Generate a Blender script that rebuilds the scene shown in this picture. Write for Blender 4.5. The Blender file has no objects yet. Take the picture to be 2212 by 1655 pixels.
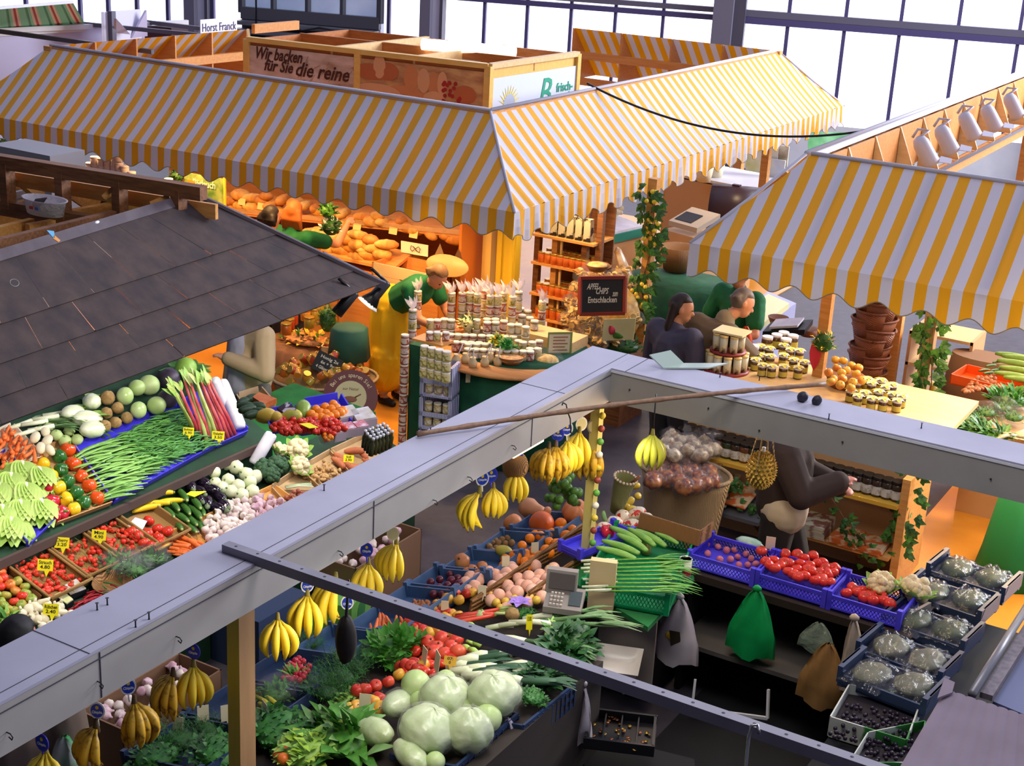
import bpy,math,random
from mathutils import Vector,Matrix,noise
V=Vector
PI=math.pi
RND=random.Random(7)
COL=bpy.context.scene.collection
F_PX,YAW,PITCH,ROLL=3203.5,-0.52388605,0.33817283,0.05361207
CAM=V((0,0,5.0))
_f=V((math.sin(YAW)*math.cos(PITCH),math.cos(YAW)*math.cos(PITCH),-math.sin(PITCH)))
_r=V((math.cos(YAW),-math.sin(YAW),0))
_u=_r.cross(_f)
CR=_r*math.cos(ROLL)+_u*math.sin(ROLL)
CU=_u*math.cos(ROLL)-_r*math.sin(ROLL)
CF=_f
def ray(x,y):return CF+CR*((x-1106)/F_PX)-CU*((y-827.5)/F_PX)
def W(x,y,z):
 d=ray(x,y); return CAM+d*((z-CAM.z)/d.z)
def PL(x,y,p,n):
 d=ray(x,y); return CAM+d*((p-CAM).dot(n)/d.dot(n))
def DP(x,y,t):return CAM+ray(x,y)*t
def XP(x,y,X):
 d=ray(x,y); return CAM+d*((X-CAM.x)/d.x)
def YP(x,y,Y):
 d=ray(x,y); return CAM+d*((Y-CAM.y)/d.y)
def lin(h):
 h=h.lstrip('#'); c=[int(h[i:i+2],16)/255 for i in(0,2,4)]
 return tuple((x/12.92 if x<=.04045 else((x+.055)/1.055)**2.4)for x in c)+(1,)
MATS={}
def mat(name,hex,rough=.55,hex2=None,scale=20,spec=.4,metal=0,bump=0,detail=3,kind='noise',trans=0,alpha=1,emit=0,sss=0,stretch=None,coat=0,lo=.35,hi=.65,transl=0):
 if name in MATS:return MATS[name]
 m=bpy.data.materials.new(name); m.use_nodes=True
 nt=m.node_tree; b=nt.nodes['Principled BSDF']
 b.inputs['Base Color'].default_value=lin(hex); b.inputs['Roughness'].default_value=rough
 b.inputs['Specular IOR Level'].default_value=spec; b.inputs['Metallic'].default_value=metal
 if trans:b.inputs['Transmission Weight'].default_value=trans
 if alpha<1:b.inputs['Alpha'].default_value=alpha
 if coat:b.inputs['Coat Weight'].default_value=coat
 if emit:
  b.inputs['Emission Color'].default_value=lin(hex); b.inputs['Emission Strength'].default_value=emit
 if hex2 or bump:
  tc=nt.nodes.new('ShaderNodeTexCoord'); src=tc.outputs['Object']
  if stretch:
   mp=nt.nodes.new('ShaderNodeMapping'); mp.inputs['Scale'].default_value=stretch
   nt.links.new(src,mp.inputs[0]); src=mp.outputs[0]
  if kind=='voronoi':
   t=nt.nodes.new('ShaderNodeTexVoronoi'); fac=t.outputs['Distance']
  elif kind=='wave':
   t=nt.nodes.new('ShaderNodeTexWave'); t.inputs['Distortion'].default_value=2; fac=t.outputs['Fac']
  else:
   t=nt.nodes.new('ShaderNodeTexNoise'); t.inputs['Detail'].default_value=detail; fac=t.outputs['Fac']
  t.inputs['Scale'].default_value=scale; nt.links.new(src,t.inputs['Vector'])
  if hex2:
   r=nt.nodes.new('ShaderNodeValToRGB'); r.color_ramp.elements[0].color=lin(hex); r.color_ramp.elements[1].color=lin(hex2)
   r.color_ramp.elements[0].position=lo; r.color_ramp.elements[1].position=hi
   nt.links.new(fac,r.inputs[0]); nt.links.new(r.outputs[0],b.inputs['Base Color'])
  if bump:
   bp=nt.nodes.new('ShaderNodeBump'); bp.inputs['Strength'].default_value=bump; bp.inputs['Distance'].default_value=.01
   nt.links.new(fac,bp.inputs['Height']); nt.links.new(bp.outputs[0],b.inputs['Normal'])
 if transl:
  tr=nt.nodes.new('ShaderNodeBsdfTranslucent'); mx=nt.nodes.new('ShaderNodeMixShader'); mx.inputs[0].default_value=transl
  tr.inputs[0].default_value=lin(hex)
  nt.links.new(b.outputs[0],mx.inputs[1]); nt.links.new(tr.outputs[0],mx.inputs[2])
  nt.links.new(mx.outputs[0],nt.nodes['Material Output'].inputs[0])
 MATS[name]=m
 return m
def film(name,hex='ffffff',a=.25,rough=.15):
 """thin clear plastic: glossy film with holes of transparency"""
 if name in MATS:return MATS[name]
 m=bpy.data.materials.new(name); m.use_nodes=True; nt=m.node_tree; b=nt.nodes['Principled BSDF']
 b.inputs['Base Color'].default_value=lin(hex); b.inputs['Roughness'].default_value=rough; b.inputs['Specular IOR Level'].default_value=.8
 t=nt.nodes.new('ShaderNodeBsdfTransparent'); mx=nt.nodes.new('ShaderNodeMixShader'); mx.inputs[0].default_value=a
 nt.links.new(t.outputs[0],mx.inputs[1]); nt.links.new(b.outputs[0],mx.inputs[2]); nt.links.new(mx.outputs[0],nt.nodes['Material Output'].inputs[0])
 tc=nt.nodes.new('ShaderNodeTexCoord'); n=nt.nodes.new('ShaderNodeTexNoise'); n.inputs['Scale'].default_value=40
 bp=nt.nodes.new('ShaderNodeBump'); bp.inputs['Strength'].default_value=.8; bp.inputs['Distance'].default_value=.01
 nt.links.new(tc.outputs['Object'],n.inputs['Vector']); nt.links.new(n.outputs['Fac'],bp.inputs['Height']); nt.links.new(bp.outputs[0],b.inputs['Normal'])
 MATS[name]=m; return m
class M:
 def __init__(s):s.v=[]; s.f=[]; s.m=[]; s.s=[]
 def add(s,vs,fs,m=0,smooth=False,T=None):
  o=len(s.v)
  s.v+=[(T@V(p))if T is not None else V(p)for p in vs]
  for f in fs:s.f.append([i+o for i in f]); s.m.append(m); s.s.append(smooth)
  return s
 def box(s,c,d,m=0,T=None,R=None):
  x,y,z=d[0]/2,d[1]/2,d[2]/2
  vs=[V((a*x,b*y,e*z))for a in(-1,1)for b in(-1,1)for e in(-1,1)]
  if R is not None:vs=[R@p for p in vs]
  vs=[p+V(c)for p in vs]
  return s.add(vs,[(0,1,3,2),(4,6,7,5),(0,4,5,1),(2,3,7,6),(0,2,6,4),(1,5,7,3)],m,False,T)
 def beam(s,a,b,w,h,m=0,up=(0,0,1)):
  """square bar from a to b, w wide, h high"""
  a=V(a); b=V(b); d=(b-a).normalized(); up=V(up)
  if abs(d.dot(up))>.98:up=V((0,1,0))
  sd=d.cross(up).normalized(); uu=sd.cross(d).normalized()
  vs=[p+sd*(i*w/2)+uu*(j*h/2)for p in(a,b)for i,j in((-1,-1),(1,-1),(1,1),(-1,1))]
  return s.add(vs,[(3,2,1,0),(4,5,6,7),(0,1,5,4),(1,2,6,5),(2,3,7,6),(3,0,4,7)],m)
 def quad(s,a,b,c,d,m=0,smooth=False):return s.add([a,b,c,d],[(0,1,2,3)],m,smooth)
 def poly(s,pts,m=0):return s.add(pts,[tuple(range(len(pts)))],m)
 def slab(s,pts,off,m=0,m2=None):
  """polygon given thickness: second copy shifted by off"""
  n=len(pts); pts=[V(p)for p in pts]; off=V(off)
  s.add(pts+[p+off for p in pts],[tuple(range(n))[::-1],tuple(range(n,2*n))]+[(i,(i+1)%n,n+(i+1)%n,n+i)for i in range(n)],m)
  if m2 is not None:s.m[-1-n-0]=m2
  return s
 def lathe(s,prof,n=16,m=0,T=None,smooth=True,ms=None,wob=None):
  vs=[]; fs=[]; mm=[]
  for r,z in prof:
   for k in range(n):
    a=2*PI*k/n; q=r*(wob(a,z)if wob else 1); vs.append((q*math.cos(a),q*math.sin(a),z))
  L=len(prof)
  for i in range(L-1):
   for k in range(n):
    fs.append((i*n+k,i*n+(k+1)%n,(i+1)*n+(k+1)%n,(i+1)*n+k)); mm.append(ms[i]if ms else m)
  o=len(s.f); s.add(vs,fs,m,smooth,T)
  for i,q in enumerate(mm):s.m[o+i]=q
  if prof[0][0]>1e-5:s.f.append([len(s.v)-L*n+k for k in range(n)][::-1]); s.m.append(ms[0]if ms else m); s.s.append(False)
  if prof[-1][0]>1e-5:s.f.append([len(s.v)-n+k for k in range(n)]); s.m.append(ms[-1]if ms else m); s.s.append(False)
  return s
 def tube(s,pts,rad,n=8,m=0,T=None,flat=1,cap=True):
  pts=[V(p)for p in pts]; L=len(pts)
  rs=rad if isinstance(rad,(list,tuple))else[rad]*L
  vs=[]; prev=None
  for i,p in enumerate(pts):
   t=(pts[min(i+1,L-1)]-pts[max(i-1,0)]).normalized()
   if prev is None:
    a=V((0,0,1))if abs(t.z)<.9 else V((1,0,0)); prev=t.cross(a).normalized()
   prev=(prev-t*prev.dot(t)).normalized(); bn=t.cross(prev)
   for k in range(n):
    a=2*PI*k/n; vs.append(p+(prev*math.cos(a)+bn*math.sin(a)*flat)*rs[i])
  fs=[(i*n+k,i*n+(k+1)%n,(i+1)*n+(k+1)%n,(i+1)*n+k)for i in range(L-1)for k in range(n)]
  if cap:fs+=[tuple(range(n))[::-1],tuple((L-1)*n+k for k in range(n))]
  return s.add(vs,fs,m,True,T)
 def ball(s,c=(0,0,0),r=(1,1,1),nu=12,nv=8,m=0,T=None,fn=None,R=None):
  if not isinstance(r,(tuple,list)):r=(r,r,r)
  vs=[]; c=V(c)
  for j in range(nv+1):
   th=PI*j/nv
   for i in range(nu):
    ph=2*PI*i/nu; d=V((math.sin(th)*math.cos(ph),math.sin(th)*math.sin(ph),math.cos(th)))
    q=fn(d)if fn else 1
    p=V((d.x*r[0],d.y*r[1],d.z*r[2]))*q
    if R is not None:p=R@p
    vs.append(c+p)
  fs=[]
  for j in range(nv):
   for i in range(nu):
    a,b,e,g=j*nu+i,j*nu+(i+1)%nu,(j+1)*nu+(i+1)%nu,(j+1)*nu+i
    fs.append((a,g,e)if j==0 else((a,g,b)if j==nv-1 else(a,g,e,b)))
  return s.add(vs,fs,m,True,T)
 def grid(s,fn,nu,nv,m=0,T=None,smooth=True,mf=None):
  vs=[fn(i/nu,j/nv)for j in range(nv+1)for i in range(nu+1)]
  o=len(s.f)
  s.add(vs,[(j*(nu+1)+i,j*(nu+1)+i+1,(j+1)*(nu+1)+i+1,(j+1)*(nu+1)+i)for j in range(nv)for i in range(nu)],m,smooth,T)
  if mf:
   for j in range(nv):
    for i in range(nu):s.m[o+j*nu+i]=mf(i,j)
  return s
 def leaf(s,p,d,up,L,w,bend=.3,m=0,n=4,fold=.15,point=True):
  p=V(p); d=V(d).normalized(); up=V(up); sd=d.cross(up)
  sd=sd.normalized()if sd.length>1e-4 else V((1,0,0)); nn=sd.cross(d).normalized()
  vs=[]
  for i in range(n+1):
   t=i/n; ww=w*(math.sin(PI*min(1,t*.92+.06))**.8)if point else w*(.5+.5*math.sin(PI*t*.8))
   c=p+d*(L*t)-nn*(bend*L*t*t)
   vs+=[c-sd*ww/2+nn*fold*ww,c,c+sd*ww/2+nn*fold*ww]
  fs=[]
  for i in range(n):
   a=i*3; fs+=[(a,a+1,a+4,a+3),(a+1,a+2,a+5,a+4)]
  return s.add(vs,fs,m,True)
 def mesh(s,name,mats):
  me=bpy.data.meshes.new(name)
  me.from_pydata([tuple(p)for p in s.v],[],s.f)
  for mt in(mats if isinstance(mats,(list,tuple))else[mats]):me.materials.append(mt)
  me.polygons.foreach_set('material_index',s.m); me.polygons.foreach_set('use_smooth',s.s)
  me.update(); return me
 def part(s,name,mats,parent=None,loc=None,label=None):
  o=bpy.data.objects.new(name,s.mesh(name,mats)); COL.objects.link(o)
  if parent is not None:o.parent=parent
  if loc is not None:o.location=loc
  if label:o['label']=label
  return o
def tag(o,label,cat,group=None,kind=None):
 o['label']=label; o['category']=cat
 if group:o['group']=group
 if kind:o['kind']=kind
 return o
def thing(name,label,cat,loc=(0,0,0),rz=0,group=None,rot=None):
 o=bpy.data.objects.new(name,None); COL.objects.link(o); o.location=loc; o.empty_display_size=.05
 o.rotation_euler=rot if rot else(0,0,rz)
 return tag(o,label,cat,group)
def struct(name,m,mats,parent=None):
 o=m.part(name,mats,parent)
 if parent is None:o['kind']='structure'
 return o
def place(name,me,loc,label=None,cat=None,group=None,rot=(0,0,0),sc=1,parent=None):
 o=bpy.data.objects.new(name,me); COL.objects.link(o); o.location=loc
 o.rotation_euler=rot; o.scale=(sc,)*3 if not isinstance(sc,(tuple,list))else sc
 if parent is not None:o.parent=parent
 if cat:tag(o,label,cat,group)
 elif label:o['label']=label
 return o
class Proto:
 """a thing made of named part meshes; put() stands one more of it in the scene"""
 def __init__(s,name,parts):s.name=name; s.parts=parts
 def put(s,loc,label,cat,group=None,rot=(0,0,0),sc=1,swap=None):
  r=thing(s.name,label,cat,loc,0,group); r.rotation_euler=rot
  r.scale=(sc,)*3 if not isinstance(sc,(tuple,list))else sc
  for p in s.parts:
   me=swap.get(p[0],p[1])if swap else p[1]
   o=bpy.data.objects.new(p[0],me); COL.objects.link(o); o.parent=r
   for q in(p[2]if len(p)>2 else()):
    c=bpy.data.objects.new(q[0],q[1]); COL.objects.link(c); c.parent=o
  return r
def rnd(a,b):return RND.uniform(a,b)
def rrot(t=PI):return(rnd(-t,t),rnd(-t,t),rnd(-PI,PI))
def axes(p,x,up):
 """matrix: origin p, x axis along x, y axis close to up, z out"""
 x=V(x).normalized(); z=x.cross(V(up)).normalized(); y=z.cross(x)
 return Matrix(((x.x,y.x,z.x,p[0]),(x.y,y.y,z.y,p[1]),(x.z,y.z,z.z,p[2]),(0,0,0,1)))
TXT={}
def text(body,size,T,m,name='lettering',parent=None,shear=0,ext=.0008,align='CENTER',bold=0,fit=None):
 cu=bpy.data.curves.new('t','FONT'); cu.body=body; cu.size=size; cu.align_x=align; cu.align_y='CENTER'; cu.shear=shear; cu.extrude=ext; cu.resolution_u=2; cu.offset=bold
 o=bpy.data.objects.new('t',cu); COL.objects.link(o)
 dg=bpy.context.evaluated_depsgraph_get(); me=bpy.data.meshes.new_from_object(o.evaluated_get(dg))
 bpy.data.objects.remove(o); bpy.data.curves.remove(cu)
 if fit:
  xs=[v.co.x for v in me.vertices]
  if xs:
   k=fit/max(max(xs)-min(xs),1e-6)
   for v in me.vertices:v.co.x*=k
 me.transform(T); me.materials.clear(); me.materials.append(m); me.name=name
 r=bpy.data.objects.new(name,me); COL.objects.link(r)
 if parent is not None:r.parent=parent
 return r
ORD=['first','second','third','fourth','fifth','sixth','seventh','eighth','ninth','tenth','eleventh','twelfth','thirteenth','fourteenth','fifteenth','sixteenth','seventeenth','eighteenth','nineteenth','twentieth']
wood=mat('pine_wood','c98a45',.5,'d9a05a',3,stretch=(1,14,14),detail=4)
wood_l=mat('pale_plywood','d8b27a',.5,'e2c08a',3,stretch=(2,10,10))
wood_d=mat('brown_timber','6b4327',.6,'8a5a36',4,stretch=(1,12,12),detail=5)
wood_o=mat('orange_beech','cf8a4a',.45,'d99a58',3,stretch=(1,12,12))
white_p=mat('white_paint','d9d9de',.45,'cfcfd6',3)
dark=mat('black_plastic','15151a',.4)
grey=mat('grey_metal','77767c',.4,'84838a',5,metal=.3)
steel=mat('steel','b9bac0',.25,metal=.9)
green_cloth=mat('green_cloth','12573a',.8,'0d472f',8)
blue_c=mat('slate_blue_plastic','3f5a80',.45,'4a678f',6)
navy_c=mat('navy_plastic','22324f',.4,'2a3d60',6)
viol_c=mat('violet_blue_plastic','3b34c4',.4,'4a42d8',6)
gcrate=mat('green_plastic','0d8a52',.4)
wicker=mat('wicker','a87a48',.6,'6f4a26',60,kind='wave',bump=.6,lo=.2,hi=.8)
wicker_l=mat('pale_wicker','c9b08a',.6,'9a7f58',60,kind='wave',bump=.6,lo=.2,hi=.8)
wicker_r=mat('red_brown_wicker','a5623a',.55,'6f3c20',60,kind='wave',bump=.6,lo=.2,hi=.8)
card=mat('price_card_yellow','f2e51a',.6)
card_c=mat('cream_card','e2d8b8',.7)
ink=mat('black_ink','1a1a1a',.7)
leafg=mat('leaf_green','3f7a2a',.5,'5d9a3c',25,transl=.2)
leafd=mat('dark_leaf_green','1f4a1e',.5,'34682c',25,transl=.15)
leafl=mat('light_leaf_green','86b34a',.5,'a5cc66',12,transl=.2)
ivy_m=mat('ivy_green','2c5526',.45,'4d7a3a',12,transl=.15)
yflower=mat('yellow_petal','f0c51e',.6,'f7dc50',20)
clear=film('clear_film','9a9aa2',.12,.1)
# ================================================================ camera, world, hall shell
cam_d=bpy.data.cameras.new('camera'); cam_o=bpy.data.objects.new('camera',cam_d); COL.objects.link(cam_o)
cam_d.sensor_width=36; cam_d.sensor_fit='HORIZONTAL'; cam_d.lens=36*F_PX/2212; cam_d.clip_end=200
cam_o.matrix_world=Matrix(((CR.x,CU.x,-CF.x,0),(CR.y,CU.y,-CF.y,0),(CR.z,CU.z,-CF.z,5.0),(0,0,0,1)))
sc=bpy.context.scene; sc.camera=cam_o
sc.view_settings.view_transform='Standard'; sc.view_settings.look='None'; sc.view_settings.gamma=1; sc.view_settings.use_curve_mapping=False
sc.view_settings.exposure=0.0
sc.cycles.max_bounces=6; sc.cycles.transparent_max_bounces=12; sc.cycles.diffuse_bounces=3; sc.cycles.glossy_bounces=2; sc.cycles.transmission_bounces=3
sc.cycles.caustics_reflective=False; sc.cycles.caustics_refractive=False
try:sc.cycles.sample_clamp_indirect=4
except Exception:pass
wd=bpy.data.worlds.new('hall_daylight'); sc.world=wd; wd.use_nodes=True
bg=wd.node_tree.nodes['Background']; bg.inputs[0].default_value=(.70,.72,1.0,1); bg.inputs[1].default_value=.9
def light(name,kind,loc,watt,col=(1,1,1),size=.3,to=None,spot=1.6,blend=.6,sy=None):
 d=bpy.data.lights.new(name,kind); d.energy=watt; d.color=col
 if kind=='AREA':
  d.size=size
  if sy:d.shape='RECTANGLE'; d.size_y=sy
 else:d.shadow_soft_size=size
 if kind=='SPOT':d.spot_size=spot; d.spot_blend=blend
 o=bpy.data.objects.new(name,d); COL.objects.link(o); o.location=loc
 if to is not None:o.rotation_euler=(V(to)-V(loc)).to_track_quat('-Z','Y').to_euler()
 return o
asphalt=mat('grey_asphalt','3d3840',.5,'484249',9,detail=6)
m=M(); m.quad((-26,-1,0),(8,-1,0),(8,32,0),(-26,32,0)); struct('floor',m,asphalt)
lino=mat('ochre_linoleum','d08a30',.3,'dd9838',2.5,detail=5)
m=M(); m.box((-10.4,14.9,.006),(8.4,10.2,.012)); struct('floor_bakery',m,lino)
m=M(); m.box((0.85,14.6,.006),(7.0,10.4,.012)); struct('floor_delicatessen',m,lino)
hd=ray(-12000,-987); hd=V((hd.x,hd.y,0)).normalized(); wn=hd.cross(V((0,0,1)))
wp=DP(1106,50,27)
def WW(x,y,off=0):return PL(x,y,wp,wn)+wn*off*(1 if wn.dot(CAM-wp)>0 else-1)
pane_m=mat('bright_frosted_glass','f1f0ff',.4,emit=2.2)
violet=mat('violet_grey_steel','4a4570',.5)
slate=mat('slate_grey_steel','5f5d6e',.5)
wind=[]
def vstrip(m,x,y,w_px,top=None,bot=None,off=.05,mi=0,th=.08):
 """upright bar of the window wall, centred on the place seen at (x, y), w_px wide"""
 c=WW(x,y); a=WW(x-w_px/2,y); b=WW(x+w_px/2,y); w=(a-b).length
 z0=0 if bot is None else bot; z1=9 if top is None else top
 cc=c+wn*off*(1 if wn.dot(CAM-wp)>0 else-1)
 m.beam((cc.x,cc.y,z0),(cc.x,cc.y,z1),w,th,mi,up=tuple(wn))
 return c
cols=[(-60,40),(432,25),(936,45),(1571,50),(2330,100)]
zlow,zhigh=.9,9
bays=[(-60,432),(432,525),(525,830),(830,936),(936,1571),(1571,2330)]
for i,(a,b)in enumerate(bays):
 A=WW(a,40); B=WW(b,40); y0=zlow
 if i==2:continue
 g=M(); A=V((A.x,A.y,y0)); B=V((B.x,B.y,y0)); g.slab([A,B,B+V((0,0,8)),A+V((0,0,8))],-wn*.03*(1 if wn.dot(CAM-wp)>0 else-1))
 w=struct('window_%d'%(len(wind)+1),g,pane_m); wind.append(w)
 xs={0:[(177,25),(237,12),(299,12),(366,25),(60,20)],1:[(463,25)],3:[(842,40)],4:[(1048,48),(1140,48),(1234,54),(1331,35),(1434,37)],5:[(1700,77),(1816,133),(1931,160),(2057,146),(2194,118)]}[i]
 for x,y in xs:
  q=M(); vstrip(q,x,y,6.5 if i<5 else 8,bot=zlow); q.part('mullion',violet,w)
 if i in(4,5):
  yl,yr,t=(-20,15,11)if i==4 else(24,82,16)
  A=WW(a+15,yl,.06); B=WW(b-20,yr,.06); zz=A.z
  h_=(WW((a+b)/2,100).z-WW((a+b)/2,100+t).z)
  q=M(); q.beam(V((A.x,A.y,(A.z+B.z)/2)),V((B.x,B.y,(A.z+B.z)/2)),.12,h_); q.part('transom',slate,w)
  q=M(); q.beam(V((A.x,A.y,2.6)),V((B.x,B.y,2.6)),.12,h_); q.part('transom',violet,w)
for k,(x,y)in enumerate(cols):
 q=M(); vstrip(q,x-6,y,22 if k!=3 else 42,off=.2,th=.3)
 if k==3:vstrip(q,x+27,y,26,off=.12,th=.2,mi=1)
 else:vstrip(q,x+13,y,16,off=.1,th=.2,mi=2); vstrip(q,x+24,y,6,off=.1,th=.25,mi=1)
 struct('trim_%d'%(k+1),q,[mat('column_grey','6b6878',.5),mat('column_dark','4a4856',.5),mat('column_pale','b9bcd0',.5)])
g=M(); A=WW(528,0); B=WW(826,30); z1=WW(680,-60).z; z0=WW(680,38).z
A=V((A.x,A.y,z0)); B=V((B.x,B.y,z0)); sgn=(1 if wn.dot(CAM-wp)>0 else-1)
g.slab([A,B,B+V((0,0,3)),A+V((0,0,3))],-wn*.03*sgn)
gl=mat('hazy_blue_glass','8fa3c8',.25,'dfe6f5',.8,emit=.32,lo=.3,hi=.7)
w=struct('window_%d'%(len(wind)+1),g,gl); wind.append(w)
q=M(); o1=wn*.12*sgn
for t in(0,.235,.485,.735,1):
 p=A.lerp(B,t)+o1; q.beam(p,p+V((0,0,3)),.1 if t in(0,1)else .07,.1)
q.beam(A+o1,B+o1,.12,.22); q.part('window_frame',mat('dark_window_frame','4c4c54',.4),w)
q=M(); lowz=WW(680,78).z-z0
q.box((0,0,0),(.001,.001,.001));
for d,hh in((.3,-.16),(.42,-.3),(.3,-.45)):
 q.beam(A+wn*d*sgn+V((0,0,hh)),B+wn*d*sgn+V((0,0,hh)),.3,.07)
q.beam(A+wn*.1*sgn+V((0,0,-.35)),B+wn*.1*sgn+V((0,0,-.35)),.05,.6)
q.part('window_sill',mat('dark_sill','55545c',.4,'6c6b74',2),w)
q=M()
for t,L in((.16,3.0),):
 p=A.lerp(B,t)+wn*.45*sgn; q.tube([p+V((0,0,3)),p+V((0,0,1)),p+V((0,0,-.35))],.018,6)
q.tube([A.lerp(B,.35)+wn*.5*sgn+V((0,0,-.1)),A.lerp(B,.5)+wn*.5*sgn+V((0,0,-.2)),A.lerp(B,.62)+wn*.5*sgn+V((0,0,-.12)),A.lerp(B,.8)+wn*.5*sgn+V((0,0,-.16))],.02,6)
q.part('cable',dark,w)
g=M(); a=WW(-400,60); b=WW(2700,60); g.slab([V((a.x,a.y,0)),V((b.x,b.y,0)),V((b.x,b.y,zlow)),V((a.x,a.y,zlow))],-wn*.2*sgn)
struct('wall_back',g,white_p)
g=M(); g.box((-9,-1.6,5),(36,.2,10)); struct('wall_front',g,mat('gallery_grey','4a464c',.8))
g=M(); g.box((-9,1.2,10.1),(36,5.8,.2)); struct('ceiling',g,mat('ceiling_grey','6a6870',.8))
g=M(); g.box((-27,15,5),(.2,33,10)); struct('wall_left',g,mat('side_wall','8a8890',.8))
# ================================================================ striped awnings and the timber frames that carry them
ay=mat('awning_yellow','dd9c0c',.7,transl=.1)
aw_=mat('awning_white','c6c4d0',.7,transl=.1)
hem=mat('awning_hem','8f8266',.7)
STR=.0862
def awn_face(parent,P0,P1,off0,off1,z_f,z_t,out,drop=.2,first=0,names=('awning_cloth','valance','hem_cord'),ruffle=0,sag=.012,slope_run=.72):
 """cloth between fold points P0 -> P1 (ground x,y); off0/off1: how far the top edge starts in from either end; out: unit vector pointing outward"""
 P0=V((P0[0],P0[1],0)); P1=V((P1[0],P1[1],0)); L=(P1-P0).length; d=(P1-P0)/L; out=V((out[0],out[1],0))
 n=int(round(L/STR)); st=L/n
 sub=4; cl=M(); va=M(); hm=M(); hp=[]
 def top(u):
  t=1.0
  if off0>0:t=min(t,u/off0)
  if off1>0:t=min(t,(L-u)/off1)
  return max(0,t)
 def ps(u,v):
  k=abs(((u/(STR*8))%1)-.5)*2
  z=z_f+(z_t-z_f)*v-sag*math.sin(PI*v)*2*(1-k**3)+(.008*math.sin(u*37)*(1-v)if ruffle else 0)
  return P0+d*u-out*(slope_run*v)+V((0,0,z))
 NR=6
 for i in range(n):
  us=[i*st+st*k/sub for k in range(sub+1)]; mi=(i+first)%2
  for a,b in zip(us,us[1:]):
   ta,tb=top(a),top(b)
   for r in range(NR):
    cl.add([ps(a,ta*r/NR),ps(b,tb*r/NR),ps(b,tb*(r+1)/NR),ps(a,ta*(r+1)/NR)],[(0,1,2,3)],mi,True)
   def pv(u,v):
    dz=drop*(1+.17*math.cos(2*PI*u/.34+.6)); rf=ruffle*math.sin(u*2*PI/.155)*v+.006*math.sin(u*23)*v
    return P0+d*u+out*(.012*v+rf)+V((0,0,z_f-dz*v))
   for r in range(3):va.add([pv(a,(r+1)/3),pv(b,(r+1)/3),pv(b,r/3),pv(a,r/3)],[(0,1,2,3)],mi,True)
   hp.append(pv(a,1.0))
 hp.append(P1+V((0,0,z_f-drop)))
 cl.part(names[0],[aw_,ay],parent); va.part(names[1],[aw_,ay],parent)
 hm.tube(hp,.004,4); hm.part(names[2],hem,parent)
 e=M(); u0,u1=off0,L-off1; e.tube([ps(u0,1)+V((0,0,.01)),ps((u0+u1)/2,1)+V((0,0,.004)),ps(u1,1)+V((0,0,.01))],.018,6); e.part('top_seam',aw_,parent)
 if off0>0:
  e=M(); e.tube([ps(0,0),ps(off0*.5,.5)+V((0,0,.012)),ps(off0,1)],.014,6); e.part('hip_seam',aw_,parent)
 k=0
 u=.69
 while u<L-.1:
  t=top(u)
  if t>.3:
   r=M(); r.beam(ps(u,.07)-V((0,0,.035)),ps(u,t)-V((0,0,.03)),.05,.03); r.part('rib',wood,parent)
  u+=STR*8
def awn_inside(parent,A,B,z_t,drop_h,run,n_gus,name='awning_cloth'):
 """the far awning seen from inside: cloth falling outward from the top line A -> B, gusset boards below"""
 A=V((A[0],A[1],z_t)); B=V((B[0],B[1],z_t)); d=(B-A).normalized(); L=(B-A).length
 out=d.cross(V((0,0,1)))
 if out.dot(A-V((-9.4,14.5,A.z)))<0:out=-out
 n=int(L/STR); cl=M()
 for i in range(n):
  a=A+d*(L*i/n); b=A+d*(L*(i+1)/n); o=out*run-V((0,0,drop_h))
  cl.add([a,b,b+o,a+o],[(0,1,2,3)],i%2)
 cl.part(name,[aw_,ay],parent)
 for i in range(n_gus+1):
  p=A+d*(L*i/n_gus); g=M()
  g.slab([p,p+out*run-V((0,0,drop_h)),p-V((0,0,drop_h))-out*.02,p-out*.02],d*.02); g.part('gusset',wood_o,parent)
 for h in(drop_h*.5,drop_h):
  r=M(); r.beam(A-V((0,0,h)),B-V((0,0,h)),.06,.1); r.part('rail',wood_o,parent)
X1,Y1,ZF,ZT,RUN=-6.16,10.55,2.22,2.9,.72
aw1=thing('striped_awning','long yellow and white striped awning around the bakery stall','awning')
XL=W(80,102,ZT).x; YB=W(1680,110,ZT).y
awn_face(aw1,(X1,Y1),(XL-RUN,Y1),RUN,RUN,ZF,ZT,(0,-1),first=1,drop=.205)
awn_face(aw1,(X1,YB+RUN),(X1,Y1),RUN,RUN,ZF,ZT,(1,0),drop=.24,ruffle=.012,first=0)
awn_inside(aw1,(XL,Y1+RUN),(W(530,64,ZT).x,W(530,64,ZT).y+.0),ZT,.62,.7,5)
q=W(1245,60,2.9); awn_inside(aw1,(X1-RUN,YB),(q.x,YB),ZT,.7,.7,4)
g=M()
for a,b in(((X1-RUN,Y1+RUN),(XL,Y1+RUN)),((X1-RUN,Y1+RUN),(X1-RUN,YB))):
 g.beam((a[0],a[1],ZT-.06),(b[0],b[1],ZT-.06),.05,.1); g.beam((a[0],a[1],ZF-.02),(b[0],b[1],ZF-.02),.06,.12)
g.part('ring_beam',wood_o,aw1)
for x,y in((X1-RUN,YB),(XL,Y1+RUN)):
 g=M(); g.box((x,y,1.45),(.1,.1,2.9)); g.part('corner_post',wood,aw1)
X2,Y2=W(1490,530,2.2).x,W(1490,530,2.2).y
aw2=thing('striped_awning','yellow and white striped awning at the right with a scalloped valance','awning')
XR=1.2
awn_face(aw2,(XR,Y2+.12),(X2,Y2),0,.62,ZF,ZT,(0,-1),first=0,slope_run=.82,drop=.23)
awn_face(aw2,(X2,Y2),(X2,19.8),.82,0,ZF,ZT,(1,0),first=1,slope_run=-.58)
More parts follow.
